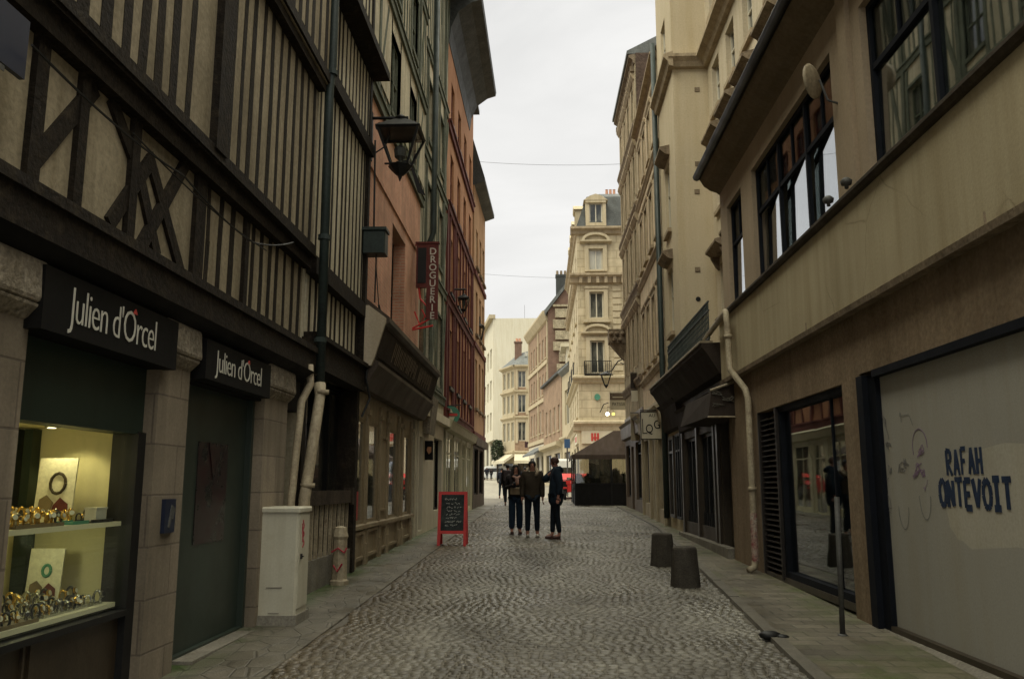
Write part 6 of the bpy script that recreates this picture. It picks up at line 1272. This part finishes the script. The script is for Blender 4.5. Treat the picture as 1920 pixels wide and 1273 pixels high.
aw = thing('shop_awning', 'long pale awning round the ground floor of the far corner house', 'awning', (-4, 117, 5)); q = MB(); P1.prof(q, -4, 1, [(0, 6.0), (1.6, 4.9), (1.6, 4.5), (0, 5.6)]); P2.prof(q, 0, LL, [(0, 6.0), (1.6, 4.9), (1.6, 4.5), (0, 5.6)]); fixn(q.build('canvas', 'signcream', aw))
# ---- modern pale building
b6 = thing('modern_building', 'large plain pale concrete building closing the view at the left of the street end', 'building', (-6, 136, gz(136)))
q = MB(); q.box(-8, 14, 135, 160, 8.6, 28.1); q.build('wall', 'white5', b6)
P3 = Gen((-15.2, 178), (-8, 135.0)); LL = P3.L
ops = [(s_, s_ + 2.6, a, b) for s_ in [2 + 4.6 * i for i in range(9)] for a, b in ((10.2, 13.2), (15.2, 18.4), (20.4, 23.6))]
w = MB(); P3.wall(w, 0, LL, 8.6, 28.1, ops, 0, .5, 3); fixn(w.build('street_wall', 'white5', b6))
for o_ in ops: window(P3, b6, *o_, -.3, 'winwhite', 'pane', 1, (), .12)
q = MB(); P3.prof(q, -.2, LL + .2, [(-.3, 28.1), (.7, 28.1), (.7, 28.7), (-.3, 28.7)]); fixn(q.build('eaves_band', 'farcream', b6)); q = MB(); q.box(-3, -2.96, 136, 136.1, 28, 30.5); q.build('aerial', 'steel', b6)
q = MB()
for i in range(6): q = MB(); p_ = P3.p(LL - 2 - i * 7, 0, -.6); q.lathe([(.35, 2.2), (.35, 8.6)], (p_[0], p_[1], 0), 10); q.build('column', 'white5', b6)
q = MB(); P3.box(q, 0, LL, 2, 8.6, -3.2, -3); q.box(-7.5, 14, 138, 138.3, 2, 8.6); q.build('recessed_ground_floor', 'paneshop', b6)
tr = thing('dark_shrub', 'dark clipped tree beside the far corner house', 'tree', (-6.5, 121, gz(121)))
rr = random.Random(6)
def leafclump(c, rx, ry, rz, n, sz, mat, par, name='crown'):
    q = MB()
    for _ in range(n):
        while True:
            v = Vector((rr.uniform(-1, 1), rr.uniform(-1, 1), rr.uniform(-1, 1)))
            if v.length < 1: break
        v = v.normalized() * (v.length ** .4); p = Vector(c) + Vector((v.x * rx, v.y * ry, v.z * rz)) * rr.uniform(.85, 1.1)
        a = Vector((rr.uniform(-1, 1), rr.uniform(-1, 1), rr.uniform(-1, 1))).normalized(); b = a.orthogonal().normalized(); s_ = sz * rr.uniform(.6, 1.4)
        q.raw([p - a * s_, p + b * s_ * .5, p + a * s_, p - b * s_ * .5], [(0, 1, 2, 3)])
    return q.build(name, mat, par)
q = MB(); q.tube([(-6.5, 121, gz(121)), (-6.5, 121, 5)], [.15, .08], 8); q.build('trunk', 'timber_old', tr); leafclump((-6.5, 121, 6.3), .9, .9, 1.6, 900, .16, 'foliage', tr)
# ================================================================== terrace tent at the end of the right row
tt = thing('terrace_tent', 'brown canvas terrace tent with clear plastic sides and dark lower curtains', 'tent', (2.5, 38.5, gz(38)))
x0, x1, y0, y1 = 1.33, 3.66, 37., 41.5; zg = gz(37)
q = MB(); ax = 3.04
q.raw([(x0 - .12, y0 - .05, 2.83), (x1, y0 - .05, 2.83), (x1, y0 + .5, 3.9), (ax, y0 + .5, 3.9), (x0 - .12, y1, 2.83), (x1, y1, 2.83), (x1, y1 - .5, 3.9), (ax, y1 - .5, 3.9)], [(0, 1, 2, 3), (0, 3, 7, 4), (4, 7, 6, 5), (3, 2, 6, 7), (1, 5, 6, 2)])
q.box(x0 - .13, x1, y0 - .07, y0 - .05, 2.66, 2.85); q.box(x0 - .14, x0 - .12, y0 - .05, y1, 2.66, 2.85); q.build('canvas_roof', 'awning', tt)
q = MB()
for x_, y_ in ((x0, y0), (x0 + 1.55, y0), (x1 - .04, y0), (x0, y0 + 2.2), (x0, y1)): q.box(x_ - .03, x_ + .03, y_ - .03, y_ + .03, zg, 2.85)
q.box(x0, x1, y0 - .02, y0 + .02, zg + .9, zg + .95); q.build('pole', 'blackmetal', tt)
q = MB(); q.box(x0, x1, y0, y0 + .02, zg - .02, zg + .92); q.box(x0, x0 + .02, y0, y1, zg - .02, zg + .92); q.build('lower_curtain', 'blackcanvas', tt)
q = MB(); q.box(x0, x1, y0 + .005, y0 + .012, zg + .93, 2.7); q.box(x0, x0 + .008, y0, y1, zg + .93, 2.7); q.build('plastic_side', 'plastic', tt)
rr = random.Random(21)
for i in range(12):
    px = x0 + .25 + (i % 6) * .38; py_ = 37.5 + (i // 6) * 1.6; sh = thing('potted_conifer', 'dark potted shrub in the %s row inside the terrace tent, %s from the left' % (['front', 'back'][i // 6], ['first', 'second', 'third', 'fourth', 'fifth', 'sixth'][i % 6]), 'plant', (px, py_, zg), 'potted shrubs inside the tent')
    q = MB(); q.lathe([(.12, 0), (.16, .3), (.15, .3)], (px, py_, zg), 10); q.build('pot', 'concrete', sh); h_ = rr.uniform(.9, 1.5) if i % 6 > 2 else rr.uniform(.8, 1.1); leafclump((px, py_, zg + .3 + h_ / 2), .26, .22, h_ / 2, 900, .06, 'foliage', sh, 'leaves')
# ================================================================== vehicles
def van(label, loc, rz, paint, L_=4.9, W_=1.9, H_=1.95, name='parked_van', cat='van', low=False):
    o = thing(name, label, cat, loc, None, rz)
    hw = W_ / 2
    if low: pr = [(-L_ / 2, .35), (-L_ / 2, .75), (-L_ / 2 + .1, .9), (-L_ / 2 + .75, H_ - .12), (-L_ / 2 + 1.1, H_), (.3, H_), (.75, H_ - .12), (1.35, .98), (L_ / 2 - .15, .85), (L_ / 2, .65), (L_ / 2, .3)]
    else: pr = [(-L_ / 2, .35), (-L_ / 2, H_ - .15), (-L_ / 2 + .15, H_), (L_ / 2 - 1.5, H_), (L_ / 2 - 1.25, H_ - .08), (L_ / 2 - .75, 1.15), (L_ / 2 - .1, .9), (L_ / 2, .7), (L_ / 2, .3)]
    q = MB(); n = len(pr); vs = []
    for x_, k in ((-hw, .86), (-hw * .97, 1.), (hw * .97, 1.), (hw, .86)):
        for y_, z_ in pr: vs.append((x_ * (1 if z_ < 1 else .93), y_ * (.985 if k < 1 else 1), .3 + (z_ - .3) * (k if z_ > 1 else 1) ))
    fs = [tuple(range(n - 1, -1, -1)), tuple(range(3 * n, 4 * n))]
    for r_ in range(3):
        for i in range(n): j = (i + 1) % n; fs.append((r_ * n + i, r_ * n + j, (r_ + 1) * n + j, (r_ + 1) * n + i))
    q.raw(vs, fs); bd = fixn(q.build('body', paint, o, local=True))
    for sx_ in (-1, 1):
        for yy in (-L_ / 2 + .85, L_ / 2 - .9):
            q = MB(); xx = sx_ * (hw - .12)
            q.prism([(xx - .12, yy + .33 * math.cos(i * .4488), .33 + .33 * math.sin(i * .4488)) for i in range(14)], (.24, 0, 0)); wh = q.build('wheel', 'tyre', o, local=True)
            q = MB(); q.prism([(xx + sx_ * .125, yy + .2 * math.cos(i * .628), .33 + .2 * math.sin(i * .628)) for i in range(10)], (sx_ * .01, 0, 0)); q.build('rim', 'steel', wh, local=True)
        q = MB(); zz0, zz1 = (1.0, H_ - .22) if low else (1.15, H_ - .3); q.prism([(sx_ * hw * .955, -L_ / 2 + .9, zz0), (sx_ * hw * .955, .9 if low else L_ / 2 - 1.0, zz0), (sx_ * hw * .94, .45 if low else L_ / 2 - 1.4, zz1), (sx_ * hw * .94, -L_ / 2 + 1.1, zz1)], (sx_ * .02, 0, 0)); q.build('side_window', 'paneshop', o, local=True)
        q = MB(); q.box(sx_ * (hw - .3) - .12, sx_ * (hw - .3) + .12, -L_ / 2 - .02, -L_ / 2 + .02, .75, .95); q.build('tail_lamp', 'red', o, local=True)
        q = MB(); q.box(sx_ * (hw - .3) - .15, sx_ * (hw - .3) + .15, L_ / 2 - .06, L_ / 2 + .02, .6, .75); q.build('headlight', 'letters', o, local=True)
    if not low:
        q = MB(); q.box(-hw + .25, hw - .25, -L_ / 2 - .02, -L_ / 2 + .01, 1.15, 1.6); q.build('rear_window', 'paneshop', o, local=True)
        q = MB(); q.prism([(-hw + .2, L_ / 2 - 1.2, H_ - .18), (hw - .2, L_ / 2 - 1.2, H_ - .18), (hw - .2, L_ / 2 - .78, 1.2), (-hw + .2, L_ / 2 - .78, 1.2)], (0, .03, .02)); q.build('windscreen', 'paneshop', o, local=True)
    else:
        q = MB(); q.prism([(-hw + .25, .82, H_ - .2), (hw - .25, .82, H_ - .2), (hw - .25, 1.32, 1.03), (-hw + .25, 1.32, 1.03)], (0, .03, .02)); q.build('windscreen', 'paneshop', o, local=True)
        q = MB(); q.prism([(-hw + .25, -L_ / 2 + .7, H_ - .2), (hw - .25, -L_ / 2 + .7, H_ - .2), (hw - .25, -L_ / 2 + .16, 1.0), (-hw + .25, -L_ / 2 + .16, 1.0)], (0, -.03, .02)); q.build('rear_window', 'paneshop', o, local=True)
    q = MB(); q.box(-.26, .26, -L_ / 2 - .03, -L_ / 2, .5, .62); q.build('number_plate', 'letters', o, local=True)
    return o
van('white van crossing the far end of the street behind the walkers', (-7.1, 122, gz(121)), R(90), 'vanwhite')
van('second white van standing left of the first at the street end', (-12.3, 124, gz(123)), R(90), 'vanwhite')
van('white van parked behind the tall man in navy, beside the terrace tent', (1.55, 62, gz(62)), R(4), 'vanwhite', 4.6, 1.8, 2.2)
van('small red car in front of the white van by the terrace tent', (1.62, 46.5, gz(46)), R(3), 'red', 3.4, 1.5, 1.3, 'parked_car', 'car', True)
sc_ = thing('scooter', 'dark parked scooter beside the left edge of the terrace tent', 'scooter', (1.05, 44, gz(44))); zg = gz(44)
for yy in (43.4, 44.6): q = MB(); q.prism([(1.0, yy + .25 * math.cos(i * .4488), zg + .25 + .25 * math.sin(i * .4488)) for i in range(14)], (.1, 0, 0)); q.build('wheel', 'tyre', sc_)
q = MB(); q.hexa([(.95, 43.25, zg + .35), (1.15, 43.25, zg + .35), (1.15, 44.1, zg + .3), (.95, 44.1, zg + .3), (.93, 43.2, zg + .75), (1.17, 43.2, zg + .75), (1.15, 44.0, zg + .72), (.95, 44.0, zg + .72)]); q.box(.95, 1.15, 44.1, 44.4, zg + .2, zg + .3); q.hexa([(.95, 44.3, zg + .2), (1.15, 44.3, zg + .2), (1.15, 44.5, zg + .2), (.95, 44.5, zg + .2), (.97, 44.2, zg + .95), (1.13, 44.2, zg + .95), (1.13, 44.3, zg + .95), (.97, 44.3, zg + .95)]); q.build('body', 'blackmetal', sc_)
q = MB(); q.tube([(.8, 44.2, zg + 1.0), (1.3, 44.2, zg + 1.0)], .025, 6); q.build('handlebar', 'steel', sc_); q = MB(); q.box(.96, 1.14, 43.2, 43.26, zg + .55, zg + .65); q.build('tail_lamp', 'red', sc_)
q = MB(); q.tube([(-4.0, 57, gz(57)), (-4.0, 57, gz(57) + 1.5)], .04, 8); q.ball((-4.0, 57, gz(57) + 1.5), .06, 8, 5); tag(q.build('street_post', 'steel', loc=(-4, 57, gz(57)), smooth=True), 'lone thin post in the pale square left of the walkers', 'post')

# ================================================================== A-board
ab = thing('chalkboard', 'red framed slate menu board standing on the left pavement', 'a-board', (-1.85, 17.8, gz(17.8) + .03)); zg = gz(17.7) + .01
def leaf(yb, yt, nm, sgn_):
    x0, x1 = -2.17, -1.58; H_ = 1.08; q = MB()
    def P(x, z): return Vector((x, yb + (yt - yb) * z / H_, zg + z))
    def bar(xa, xb, za, zb_): q.prism([P(xa, za), P(xb, za), P(xb, zb_), P(xa, zb_)], (0, .03 * sgn_, 0))
    bar(x0, x0 + .06, 0, H_); bar(x1 - .06, x1, 0, H_); bar(x0 + .06, x1 - .06, H_ - .06, H_); bar(x0 + .06, x1 - .06, .24, .3)
    f_ = q.build('frame', 'red', ab); q = MB(); q.prism([P(x0 + .06, .3), P(x1 - .06, .3), P(x1 - .06, H_ - .06), P(x0 + .06, H_ - .06)], (0, .02 * sgn_, 0)); q.build('slate', 'chalkboard', f_); return P
Pf = leaf(17.62, 17.82, 'front', 1); leaf(18.1, 17.9, 'back', -1)
q = MB(); rr = random.Random(8)
z_ = .93
for row in range(8):
    x_ = -2.05 + rr.uniform(0, .06); e = -1.7 - rr.uniform(0, .1)
    while x_ < e:
        w_ = rr.uniform(.02, .045); pts = [Pf(x_ + w_ * k / 3, z_ + rr.uniform(-.022, .026)) + Vector((0, -.004, 0)) for k in range(4)]; q.tube(pts, .0055, 3, False); x_ += w_ + rr.choice((.008, .008, .03))
    z_ -= .072 + (.02 if row == 0 else 0)
q.build('chalk_writing', 'chalk', ab)
# ================================================================== PEOPLE
def skinmesh(verts, edges, radii, root=0, sub=1):
    me = bpy.data.meshes.new('s'); me.from_pydata(verts, edges, []); o = bpy.data.objects.new('s', me); COL.objects.link(o)
    sk = o.modifiers.new('k', 'SKIN'); sk.use_smooth_shade = True
    lay = me.skin_vertices[0].data if len(me.skin_vertices) else None
    if lay is None: me.attributes; 
    for i, r_ in enumerate(radii):
        rr_ = r_ if isinstance(r_, tuple) else (r_, r_); me.skin_vertices[0].data[i].radius = rr_; me.skin_vertices[0].data[i].use_root = (i == root)
    if sub: sm = o.modifiers.new('u', 'SUBSURF'); sm.levels = sub; sm.render_levels = sub
    dg = bpy.context.evaluated_depsgraph_get(); dg.update(); ev = o.evaluated_get(dg); m2 = bpy.data.meshes.new_from_object(ev)
    vs = [tuple(v.co) for v in m2.vertices]; fs = [tuple(p.vertices) for p in m2.polygons]
    bpy.data.objects.remove(o); bpy.data.meshes.remove(me); bpy.data.meshes.remove(m2); return vs, fs
def person(label, x, y, rz, H_=1.75, skin='skin', hair='hair', coat='coatbrown', coatlen=.86, legs='trousers', shoe='shoew', arms=((0, 0, 0), (0, 0, 0)), stance=.1, step=0., headtilt=0., look=0., longhair=False, coatw=1., group=None, hat=False, legw=1., far=False):
    """faces -Y in its own space. arms: for L/R a list of (elbow, wrist) offsets from the shoulder"""
    o = thing('person', label, 'person', (x, y, gz(y) + .015), group, rz); k = H_ / 1.75
    def S_(v): return (v[0] * k, v[1] * k, v[2] * k)
    hd = Vector((0, -.02 + .02 * headtilt, 1.6)); mats = [skin, 'hair', 'dial']
    V_ = {'pel': (0, 0, .95), 'waist': (0, 0, 1.1), 'chest': (0, .0, 1.3), 'neck': (0, .0, 1.46), 'nk2': (0, -.005, 1.52), 'skull': (0, -.01, 1.6), 'crown': (0, .0, 1.68)}
    Rr = {'pel': (.14, .1), 'waist': (.12, .09), 'chest': (.15, .1), 'neck': (.06, .06), 'nk2': (.05, .055), 'skull': (.072, .088), 'crown': (.055, .07)}
    E_ = [('pel', 'waist'), ('waist', 'chest'), ('chest', 'neck'), ('neck', 'nk2'), ('nk2', 'skull'), ('skull', 'crown')]
    hands = []
    for sd_, nm in ((-1, 'a'), (1, 'b')):
        el, wr = arms[0 if sd_ < 0 else 1]
        sh = Vector((sd_ * .19, 0, 1.42)); e_ = Vector((sd_ * .225, .02, 1.13)) if el == 0 else sh + Vector(el); w_ = Vector((sd_ * .235, -.04, .88)) if wr == 0 else sh + Vector(wr)
        V_['sh' + nm] = tuple(sh); V_['el' + nm] = tuple(e_); V_['wr' + nm] = tuple(w_); Rr['sh' + nm] = (.062, .062); Rr['el' + nm] = (.045, .045); Rr['wr' + nm] = (.028, .028)
        dirv = (w_ - e_).normalized(); pm = w_ + dirv * .07; V_['pm' + nm] = tuple(pm); Rr['pm' + nm] = (.032, .022)
        E_ += [('chest', 'sh' + nm), ('sh' + nm, 'el' + nm), ('el' + nm, 'wr' + nm), ('wr' + nm, 'pm' + nm)]; hands.append((pm, dirv, sd_))
        fx = sd_ * stance; fy = step * sd_
        V_['hip' + nm] = (sd_ * .09, 0, .88); V_['kn' + nm] = (fx * .95, fy * .5 - .02, .5); V_['an' + nm] = (fx, fy, .09); V_['ft' + nm] = (fx * 1.15, fy - .14, .045)
        Rr['hip' + nm] = (.09, .095); Rr['kn' + nm] = (.055, .058); Rr['an' + nm] = (.038, .042); Rr['ft' + nm] = (.04, .03)
        E_ += [('pel', 'hip' + nm), ('hip' + nm, 'kn' + nm), ('kn' + nm, 'an' + nm), ('an' + nm, 'ft' + nm)]
    names = list(V_); ix = {n: i for i, n in enumerate(names)}
    vs, fs = skinmesh([S_(V_[n]) for n in names], [(ix[a], ix[b]) for a, b in E_], [tuple(r_ * k for r_ in Rr[n]) for n in names])
    q = MB()
    cz = 1.6 * k; ct, st_ = math.cos(headtilt), math.sin(headtilt); cl, sl = math.cos(look), math.sin(look)
    def turn(v):      # head turns about the neck
        x_, y_, z_ = v
        if z_ < 1.53 * k: return v
        z_ -= 1.53 * k; y2 = y_ * ct + z_ * st_; z2 = -y_ * st_ + z_ * ct; x3 = x_ * cl - y2 * sl; y3 = x_ * sl + y2 * cl; return (x3, y3, z2 + 1.53 * k)
    q.raw([turn(v) for v in vs], fs)
    def head(vs_, fs_): q.raw([turn(S_(v)) for v in vs_], fs_)
    t_ = MB(); t_.raw([(-.012, -.095, 1.585), (.012, -.095, 1.585), (0, -.085, 1.625), (0, -.118, 1.59), (0, -.09, 1.578)], [(0, 3, 2), (3, 1, 2), (0, 4, 3), (4, 1, 3)])
    t_.ball((-.075, .0, 1.6), .016, 6, 5, .6, 1, 1.7); t_.ball((.075, .0, 1.6), .016, 6, 5, .6, 1, 1.7); t_.ball((0, -.04, 1.555), .045, 8, 6, 1, .9, .8); head(t_.v, t_.f)
    q.mi = 1; t_ = MB()
    for s_ in (-1, 1): t_.ball((s_ * .03, -.088, 1.618), .011, 6, 4, 1.3, .5, .8); t_.box(s_ * .03 - .016, s_ * .03 + .016, -.094, -.085, 1.636, 1.642)
    head(t_.v, t_.f); q.mi = 3; t_ = MB(); t_.box(-.022, .022, -.094, -.086, 1.558, 1.565); head(t_.v, t_.f); q.mi = 0
    if not far:
        for pm, dv, sd_ in hands:
            side = dv.cross(Vector((sd_, 0, 0))); side = side.normalized() if side.length > .1 else Vector((0, 1, 0)); nrm = dv.cross(side).normalized()
            for i, (off, ln) in enumerate(((-.026, .068), (-.009, .078), (.009, .074), (.025, .058))):
                b0 = pm + side * off + dv * .015; b1 = b0 + dv * ln * .5 - nrm * .006 * sd_; b2 = b1 + dv * ln * .42 - nrm * .022 * sd_
                q.tube([S_(b0), S_(b1), S_(b2)], [.009 * k, .0085 * k, .006 * k], 6)
            tb = pm - dv * .03 - side * .03; q.tube([S_(tb), S_(tb - side * .025 + dv * .03), S_(tb - side * .026 + dv * .06)], [.011 * k, .0095 * k, .007 * k], 6)
    q.build('body', [skin, 'hair', 'dial', 'darkred'], o, True, local=True)
    # hair
    q = MB(); t_ = MB(); t_.ball((0, .018, 1.635), .098, 14, 9, .92, 1.02, 1.0)
    vv = [v for v in t_.v]; 
    vv = [(v[0], max(v[1], -.055) if v[2] < 1.675 else v[1], max(v[2], 1.57 if not longhair else 1.5)) for v in vv]; q.raw([turn(S_(v)) for v in vv], t_.f)
    if longhair:
        t_ = MB(); t_.tube([(0, .03, 1.66), (0, .07, 1.56), (0, .075, 1.42), (0, .07, 1.34)], [.09, .1, .1, .06], 12); q.raw([turn(S_(v)) for v in t_.v], t_.f)
        for s_ in (-1, 1): t_ = MB(); t_.tube([(s_ * .06, -.01, 1.66), (s_ * .088, -.02, 1.58), (s_ * .1, -.05, 1.45), (s_ * .085, -.09, 1.34)], [.03, .035, .04, .02], 8); q.raw([turn(S_(v)) for v in t_.v], t_.f)
    q.build('hair', hair, o, True, local=True)
    # coat: one skin over torso and sleeves with a skirt
    cw = coatw; cv = {'c': (0, .0, 1.28), 'n': (0, .0, 1.47), 'w': (0, 0, 1.08), 'h': (0, 0, max(coatlen + .06, .9)), 'b': (0, 0, coatlen)}
    cr = {'c': (.175 * cw, .135 * cw), 'n': (.085, .085), 'w': (.165 * cw, .13 * cw), 'h': (.18 * cw, .135 * cw), 'b': (.195 * cw, .155 * cw)}
    ce = [('n', 'c'), ('c', 'w'), ('w', 'h'), ('h', 'b')]
    for nm in 'ab':
        s_ = Vector(V_['sh' + nm]); e_ = Vector(V_['el' + nm]); w_ = Vector(V_['wr' + nm])
        cv['s' + nm] = tuple(s_); cv['e' + nm] = tuple(e_); cv['m' + nm] = tuple(e_.lerp(w_, .5)); cv['w' + nm] = tuple(e_.lerp(w_, .97)); cr['s' + nm] = (.085 * cw,) * 2; cr['e' + nm] = (.066 * cw,) * 2; cr['m' + nm] = (.058 * cw,) * 2; cr['w' + nm] = (.046 * cw,) * 2
        ce += [('c', 's' + nm), ('s' + nm, 'e' + nm), ('e' + nm, 'm' + nm), ('m' + nm, 'w' + nm)]
    nn = list(cv); ix = {n: i for i, n in enumerate(nn)}; vs, fs = skinmesh([S_(cv[n]) for n in nn], [(ix[a], ix[b]) for a, b in ce], [tuple(r_ * k for r_ in cr[n]) for n in nn])
    q = MB(); q.raw(vs, fs)
    ct_ = q.build('coat', coat, o, True, local=True)
    # trousers
    tv = {'p': (0, 0, .95)}; tr_ = {'p': (.15, .11)}; te = []
    for nm in 'ab':
        for a, z_ in (('hip', 0), ('kn', 0), ('an', .03)): tv[a + nm] = (V_[a + nm][0], V_[a + nm][1], V_[a + nm][2] + z_)
        tr_['hip' + nm] = (.098 * legw, .105); tr_['kn' + nm] = (.068 * legw, .072 * legw); tr_['an' + nm] = (.056 * legw, .062 * legw); te += [('p', 'hip' + nm), ('hip' + nm, 'kn' + nm), ('kn' + nm, 'an' + nm)]
    nn = list(tv); ix = {n: i for i, n in enumerate(nn)}; vs, fs = skinmesh([S_(tv[n]) for n in nn], [(ix[a], ix[b]) for a, b in te], [tuple(r_ * k for r_ in tr_[n]) for n in nn])
    q = MB(); q.raw(vs, fs); q.build('trousers', legs, o, True, local=True)
    for nm in 'ab':
        fx, fy = V_['an' + nm][0], V_['an' + nm][1]; q = MB(); vs, fs = skinmesh([S_((fx, fy + .03, .055)), S_((fx, fy - .06, .05)), S_((fx * 1.12, fy - .17, .038))], [(0, 1), (1, 2)], [(.045 * k, .05 * k), (.046 * k, .048 * k), (.042 * k, .032 * k)])
        q.raw(vs, fs); q.lathe([(.052, 0), (.05, .02)], S_((fx, fy - .02, 0)), 10); q.build('shoe', shoe, o, True, local=True)
    o['_k'] = k; return o
pA = person('woman with long dark hair holding a phone at her chest, leftmost of the trio', -.68, 20.75, R(12), 1.66, 'skin', 'hair', 'jacketgrey', .82, 'jeans', 'shoeb', arms=(((-.07, .02, -.28), (.1, -.26, -.2)), ((.07, .02, -.28), (-.06, -.25, -.26))), stance=.1, longhair=True, legw=1.3)
pB = person('man in a dark brown jacket with cream fur collar, middle of the trio', -.27, 19.85, R(4), 1.75, 'skin', 'hair', 'coatbrown', .84, 'trousers', 'shoew', arms=((0, 0), (0, 0)), stance=.11, coatw=1.15)
pC = person('tall man in a knee-length navy coat looking up to the left, rightmost of the trio', .26, 19.3, R(-82), 1.82, 'skin2', 'hairbrown', 'coatnavy', .66, 'trousers', 'shoeb', arms=(((-.04, -.24, -.2), (.06, -.12, -.06)), ((.03, .06, -.28), (.03, .02, -.52))), stance=.05, step=.07, headtilt=-.35, coatw=1.25)
def lbuild(par, fn, name, mat, smooth=True):
    q = MB(); fn(q); return q.build(name, mat, par, smooth, local=True)
lbuild(pA, lambda q: (q.tube([(-.09, -.1, 1.36), (0, -.15, 1.3), (.09, -.1, 1.36)], [.03, .05, .03], 8), q.tube([(0, -.14, 1.33), (.02, -.16, 1.15)], [.05, .04], 8)), 'scarf', 'scarf')
lbuild(pB, lambda q: q.tube([(-.12, -.06, 1.47), (-.1, .07, 1.53), (.0, .1, 1.55), (.1, .07, 1.53), (.12, -.06, 1.47), (.08, -.13, 1.38)], [.035, .045, .05, .05, .045, .03], 8), 'fur_collar', 'fur')
lbuild(pC, lambda q: q.tube([(-.1, -.05, 1.54), (-.09, .08, 1.55), (0, .13, 1.5), (.09, .08, 1.55), (.1, -.05, 1.54)], [.03, .05, .06, .05, .03], 8), 'hood', 'coatnavy')
ph_ = thing('phone', 'small phone held at the chest by the woman of the trio', 'phone', (-.70, 20.42, gz(20.6) + 1.14), rz=R(12)); q = MB(); q.rbox(-.035, .035, -.006, .006, -.03, .09, .004); q.build('phone_body', 'phone', ph_, local=True)
q = MB(); q.rbox(-.16, .16, -.2, -.1, .93, 1.1, .02); bg_ = q.build('shoulder_bag', 'bagt', local=True); bg_.location = pA.location; bg_.rotation_euler = (0, 0, R(12)); tag(bg_, 'tan bag hanging in front of the woman of the trio', 'bag')
person('pedestrian with a grey backpack walking away behind the trio', -1.55, 36.9, R(180), 1.76, 'skin', 'hair', 'jacketgrey', .84, 'trousers', 'shoeb', arms=((0, 0), (0, 0)), stance=.09, step=.16, coatw=1.1)
bk = bpy.data.objects.get('person.003')
q = MB(); q.rbox(-.17, .17, -.34, -.15, 1.05, 1.5, .04); b_k = q.build('backpack', 'purplegrey', local=True); b_k.location = (-1.55, 36.9 - .5 + .03, gz(36.9)); tag(b_k, 'grey backpack on the pedestrian walking away', 'backpack')
b_k.location = (-1.55, 36.9, gz(36.9))
person('dark-clothed pedestrian just left of the backpack walker', -2.25, 46, R(170), 1.62, coat='blackcloth', legs='trousers', shoe='shoeb', arms=((0, 0), (0, 0)), step=.12, far=True)
person('dark-clothed pedestrian half hidden between the woman and the man of the trio', -.95, 44, R(180), 1.66, coat='blackcloth', legs='trousers', shoe='shoeb', arms=((0, 0), (0, 0)), step=.1, far=True)
for i, (px, dist, ht, c_, lb) in enumerate(((913, 118, 1.72, 'blackcloth', 'distant pedestrian in dark blue, left one of the pair before the white van'), (921, 119, 1.65, 'jacketgrey', 'distant pedestrian in black, right one of the pair before the white van'), (901, 112, 1.7, 'bagt', 'distant pedestrian in tan beside the lone post'))):
    x_, _z = xz(px, 898, dist); person(lb, x_, dist, R(180 + 20 * i), ht, coat=c_, legs='trousers', shoe='shoeb', arms=((0, 0), (0, 0)), step=.1, far=True)
for o_ in [o for o in bpy.data.objects if '_k' in o.keys()]: del o_['_k']
# ================================================================== LIGHT
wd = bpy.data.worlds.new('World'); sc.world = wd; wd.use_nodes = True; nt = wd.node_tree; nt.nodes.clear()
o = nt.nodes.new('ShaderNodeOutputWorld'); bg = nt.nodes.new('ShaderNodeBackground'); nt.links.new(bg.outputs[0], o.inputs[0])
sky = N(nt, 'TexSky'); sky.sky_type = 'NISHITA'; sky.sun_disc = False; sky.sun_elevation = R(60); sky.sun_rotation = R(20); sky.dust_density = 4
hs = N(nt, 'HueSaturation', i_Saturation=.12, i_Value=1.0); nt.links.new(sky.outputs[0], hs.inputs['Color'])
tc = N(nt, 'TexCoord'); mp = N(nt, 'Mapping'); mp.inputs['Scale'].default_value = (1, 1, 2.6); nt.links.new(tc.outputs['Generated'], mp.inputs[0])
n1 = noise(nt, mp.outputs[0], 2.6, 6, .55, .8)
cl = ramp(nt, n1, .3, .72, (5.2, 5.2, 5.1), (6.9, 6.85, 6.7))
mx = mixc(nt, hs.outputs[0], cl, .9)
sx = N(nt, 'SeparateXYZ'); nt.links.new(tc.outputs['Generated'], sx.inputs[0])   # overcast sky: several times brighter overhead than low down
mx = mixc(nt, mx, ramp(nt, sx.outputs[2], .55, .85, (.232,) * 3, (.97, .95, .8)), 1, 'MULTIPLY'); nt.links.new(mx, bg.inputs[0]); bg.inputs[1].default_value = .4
sd = bpy.data.lights.new('sun', 'SUN'); sd.energy = 1.5; sd.angle = R(40); sd.color = (.98, .95, .78); so = bpy.data.objects.new('sun', sd); COL.objects.link(so)
so.rotation_euler = (R(22), R(-36), 0); so.location = (0, 0, 40)
sc.view_settings.view_transform = 'Standard'; sc.view_settings.look = 'None'; sc.view_settings.exposure = .62; sc.view_settings.gamma = 1
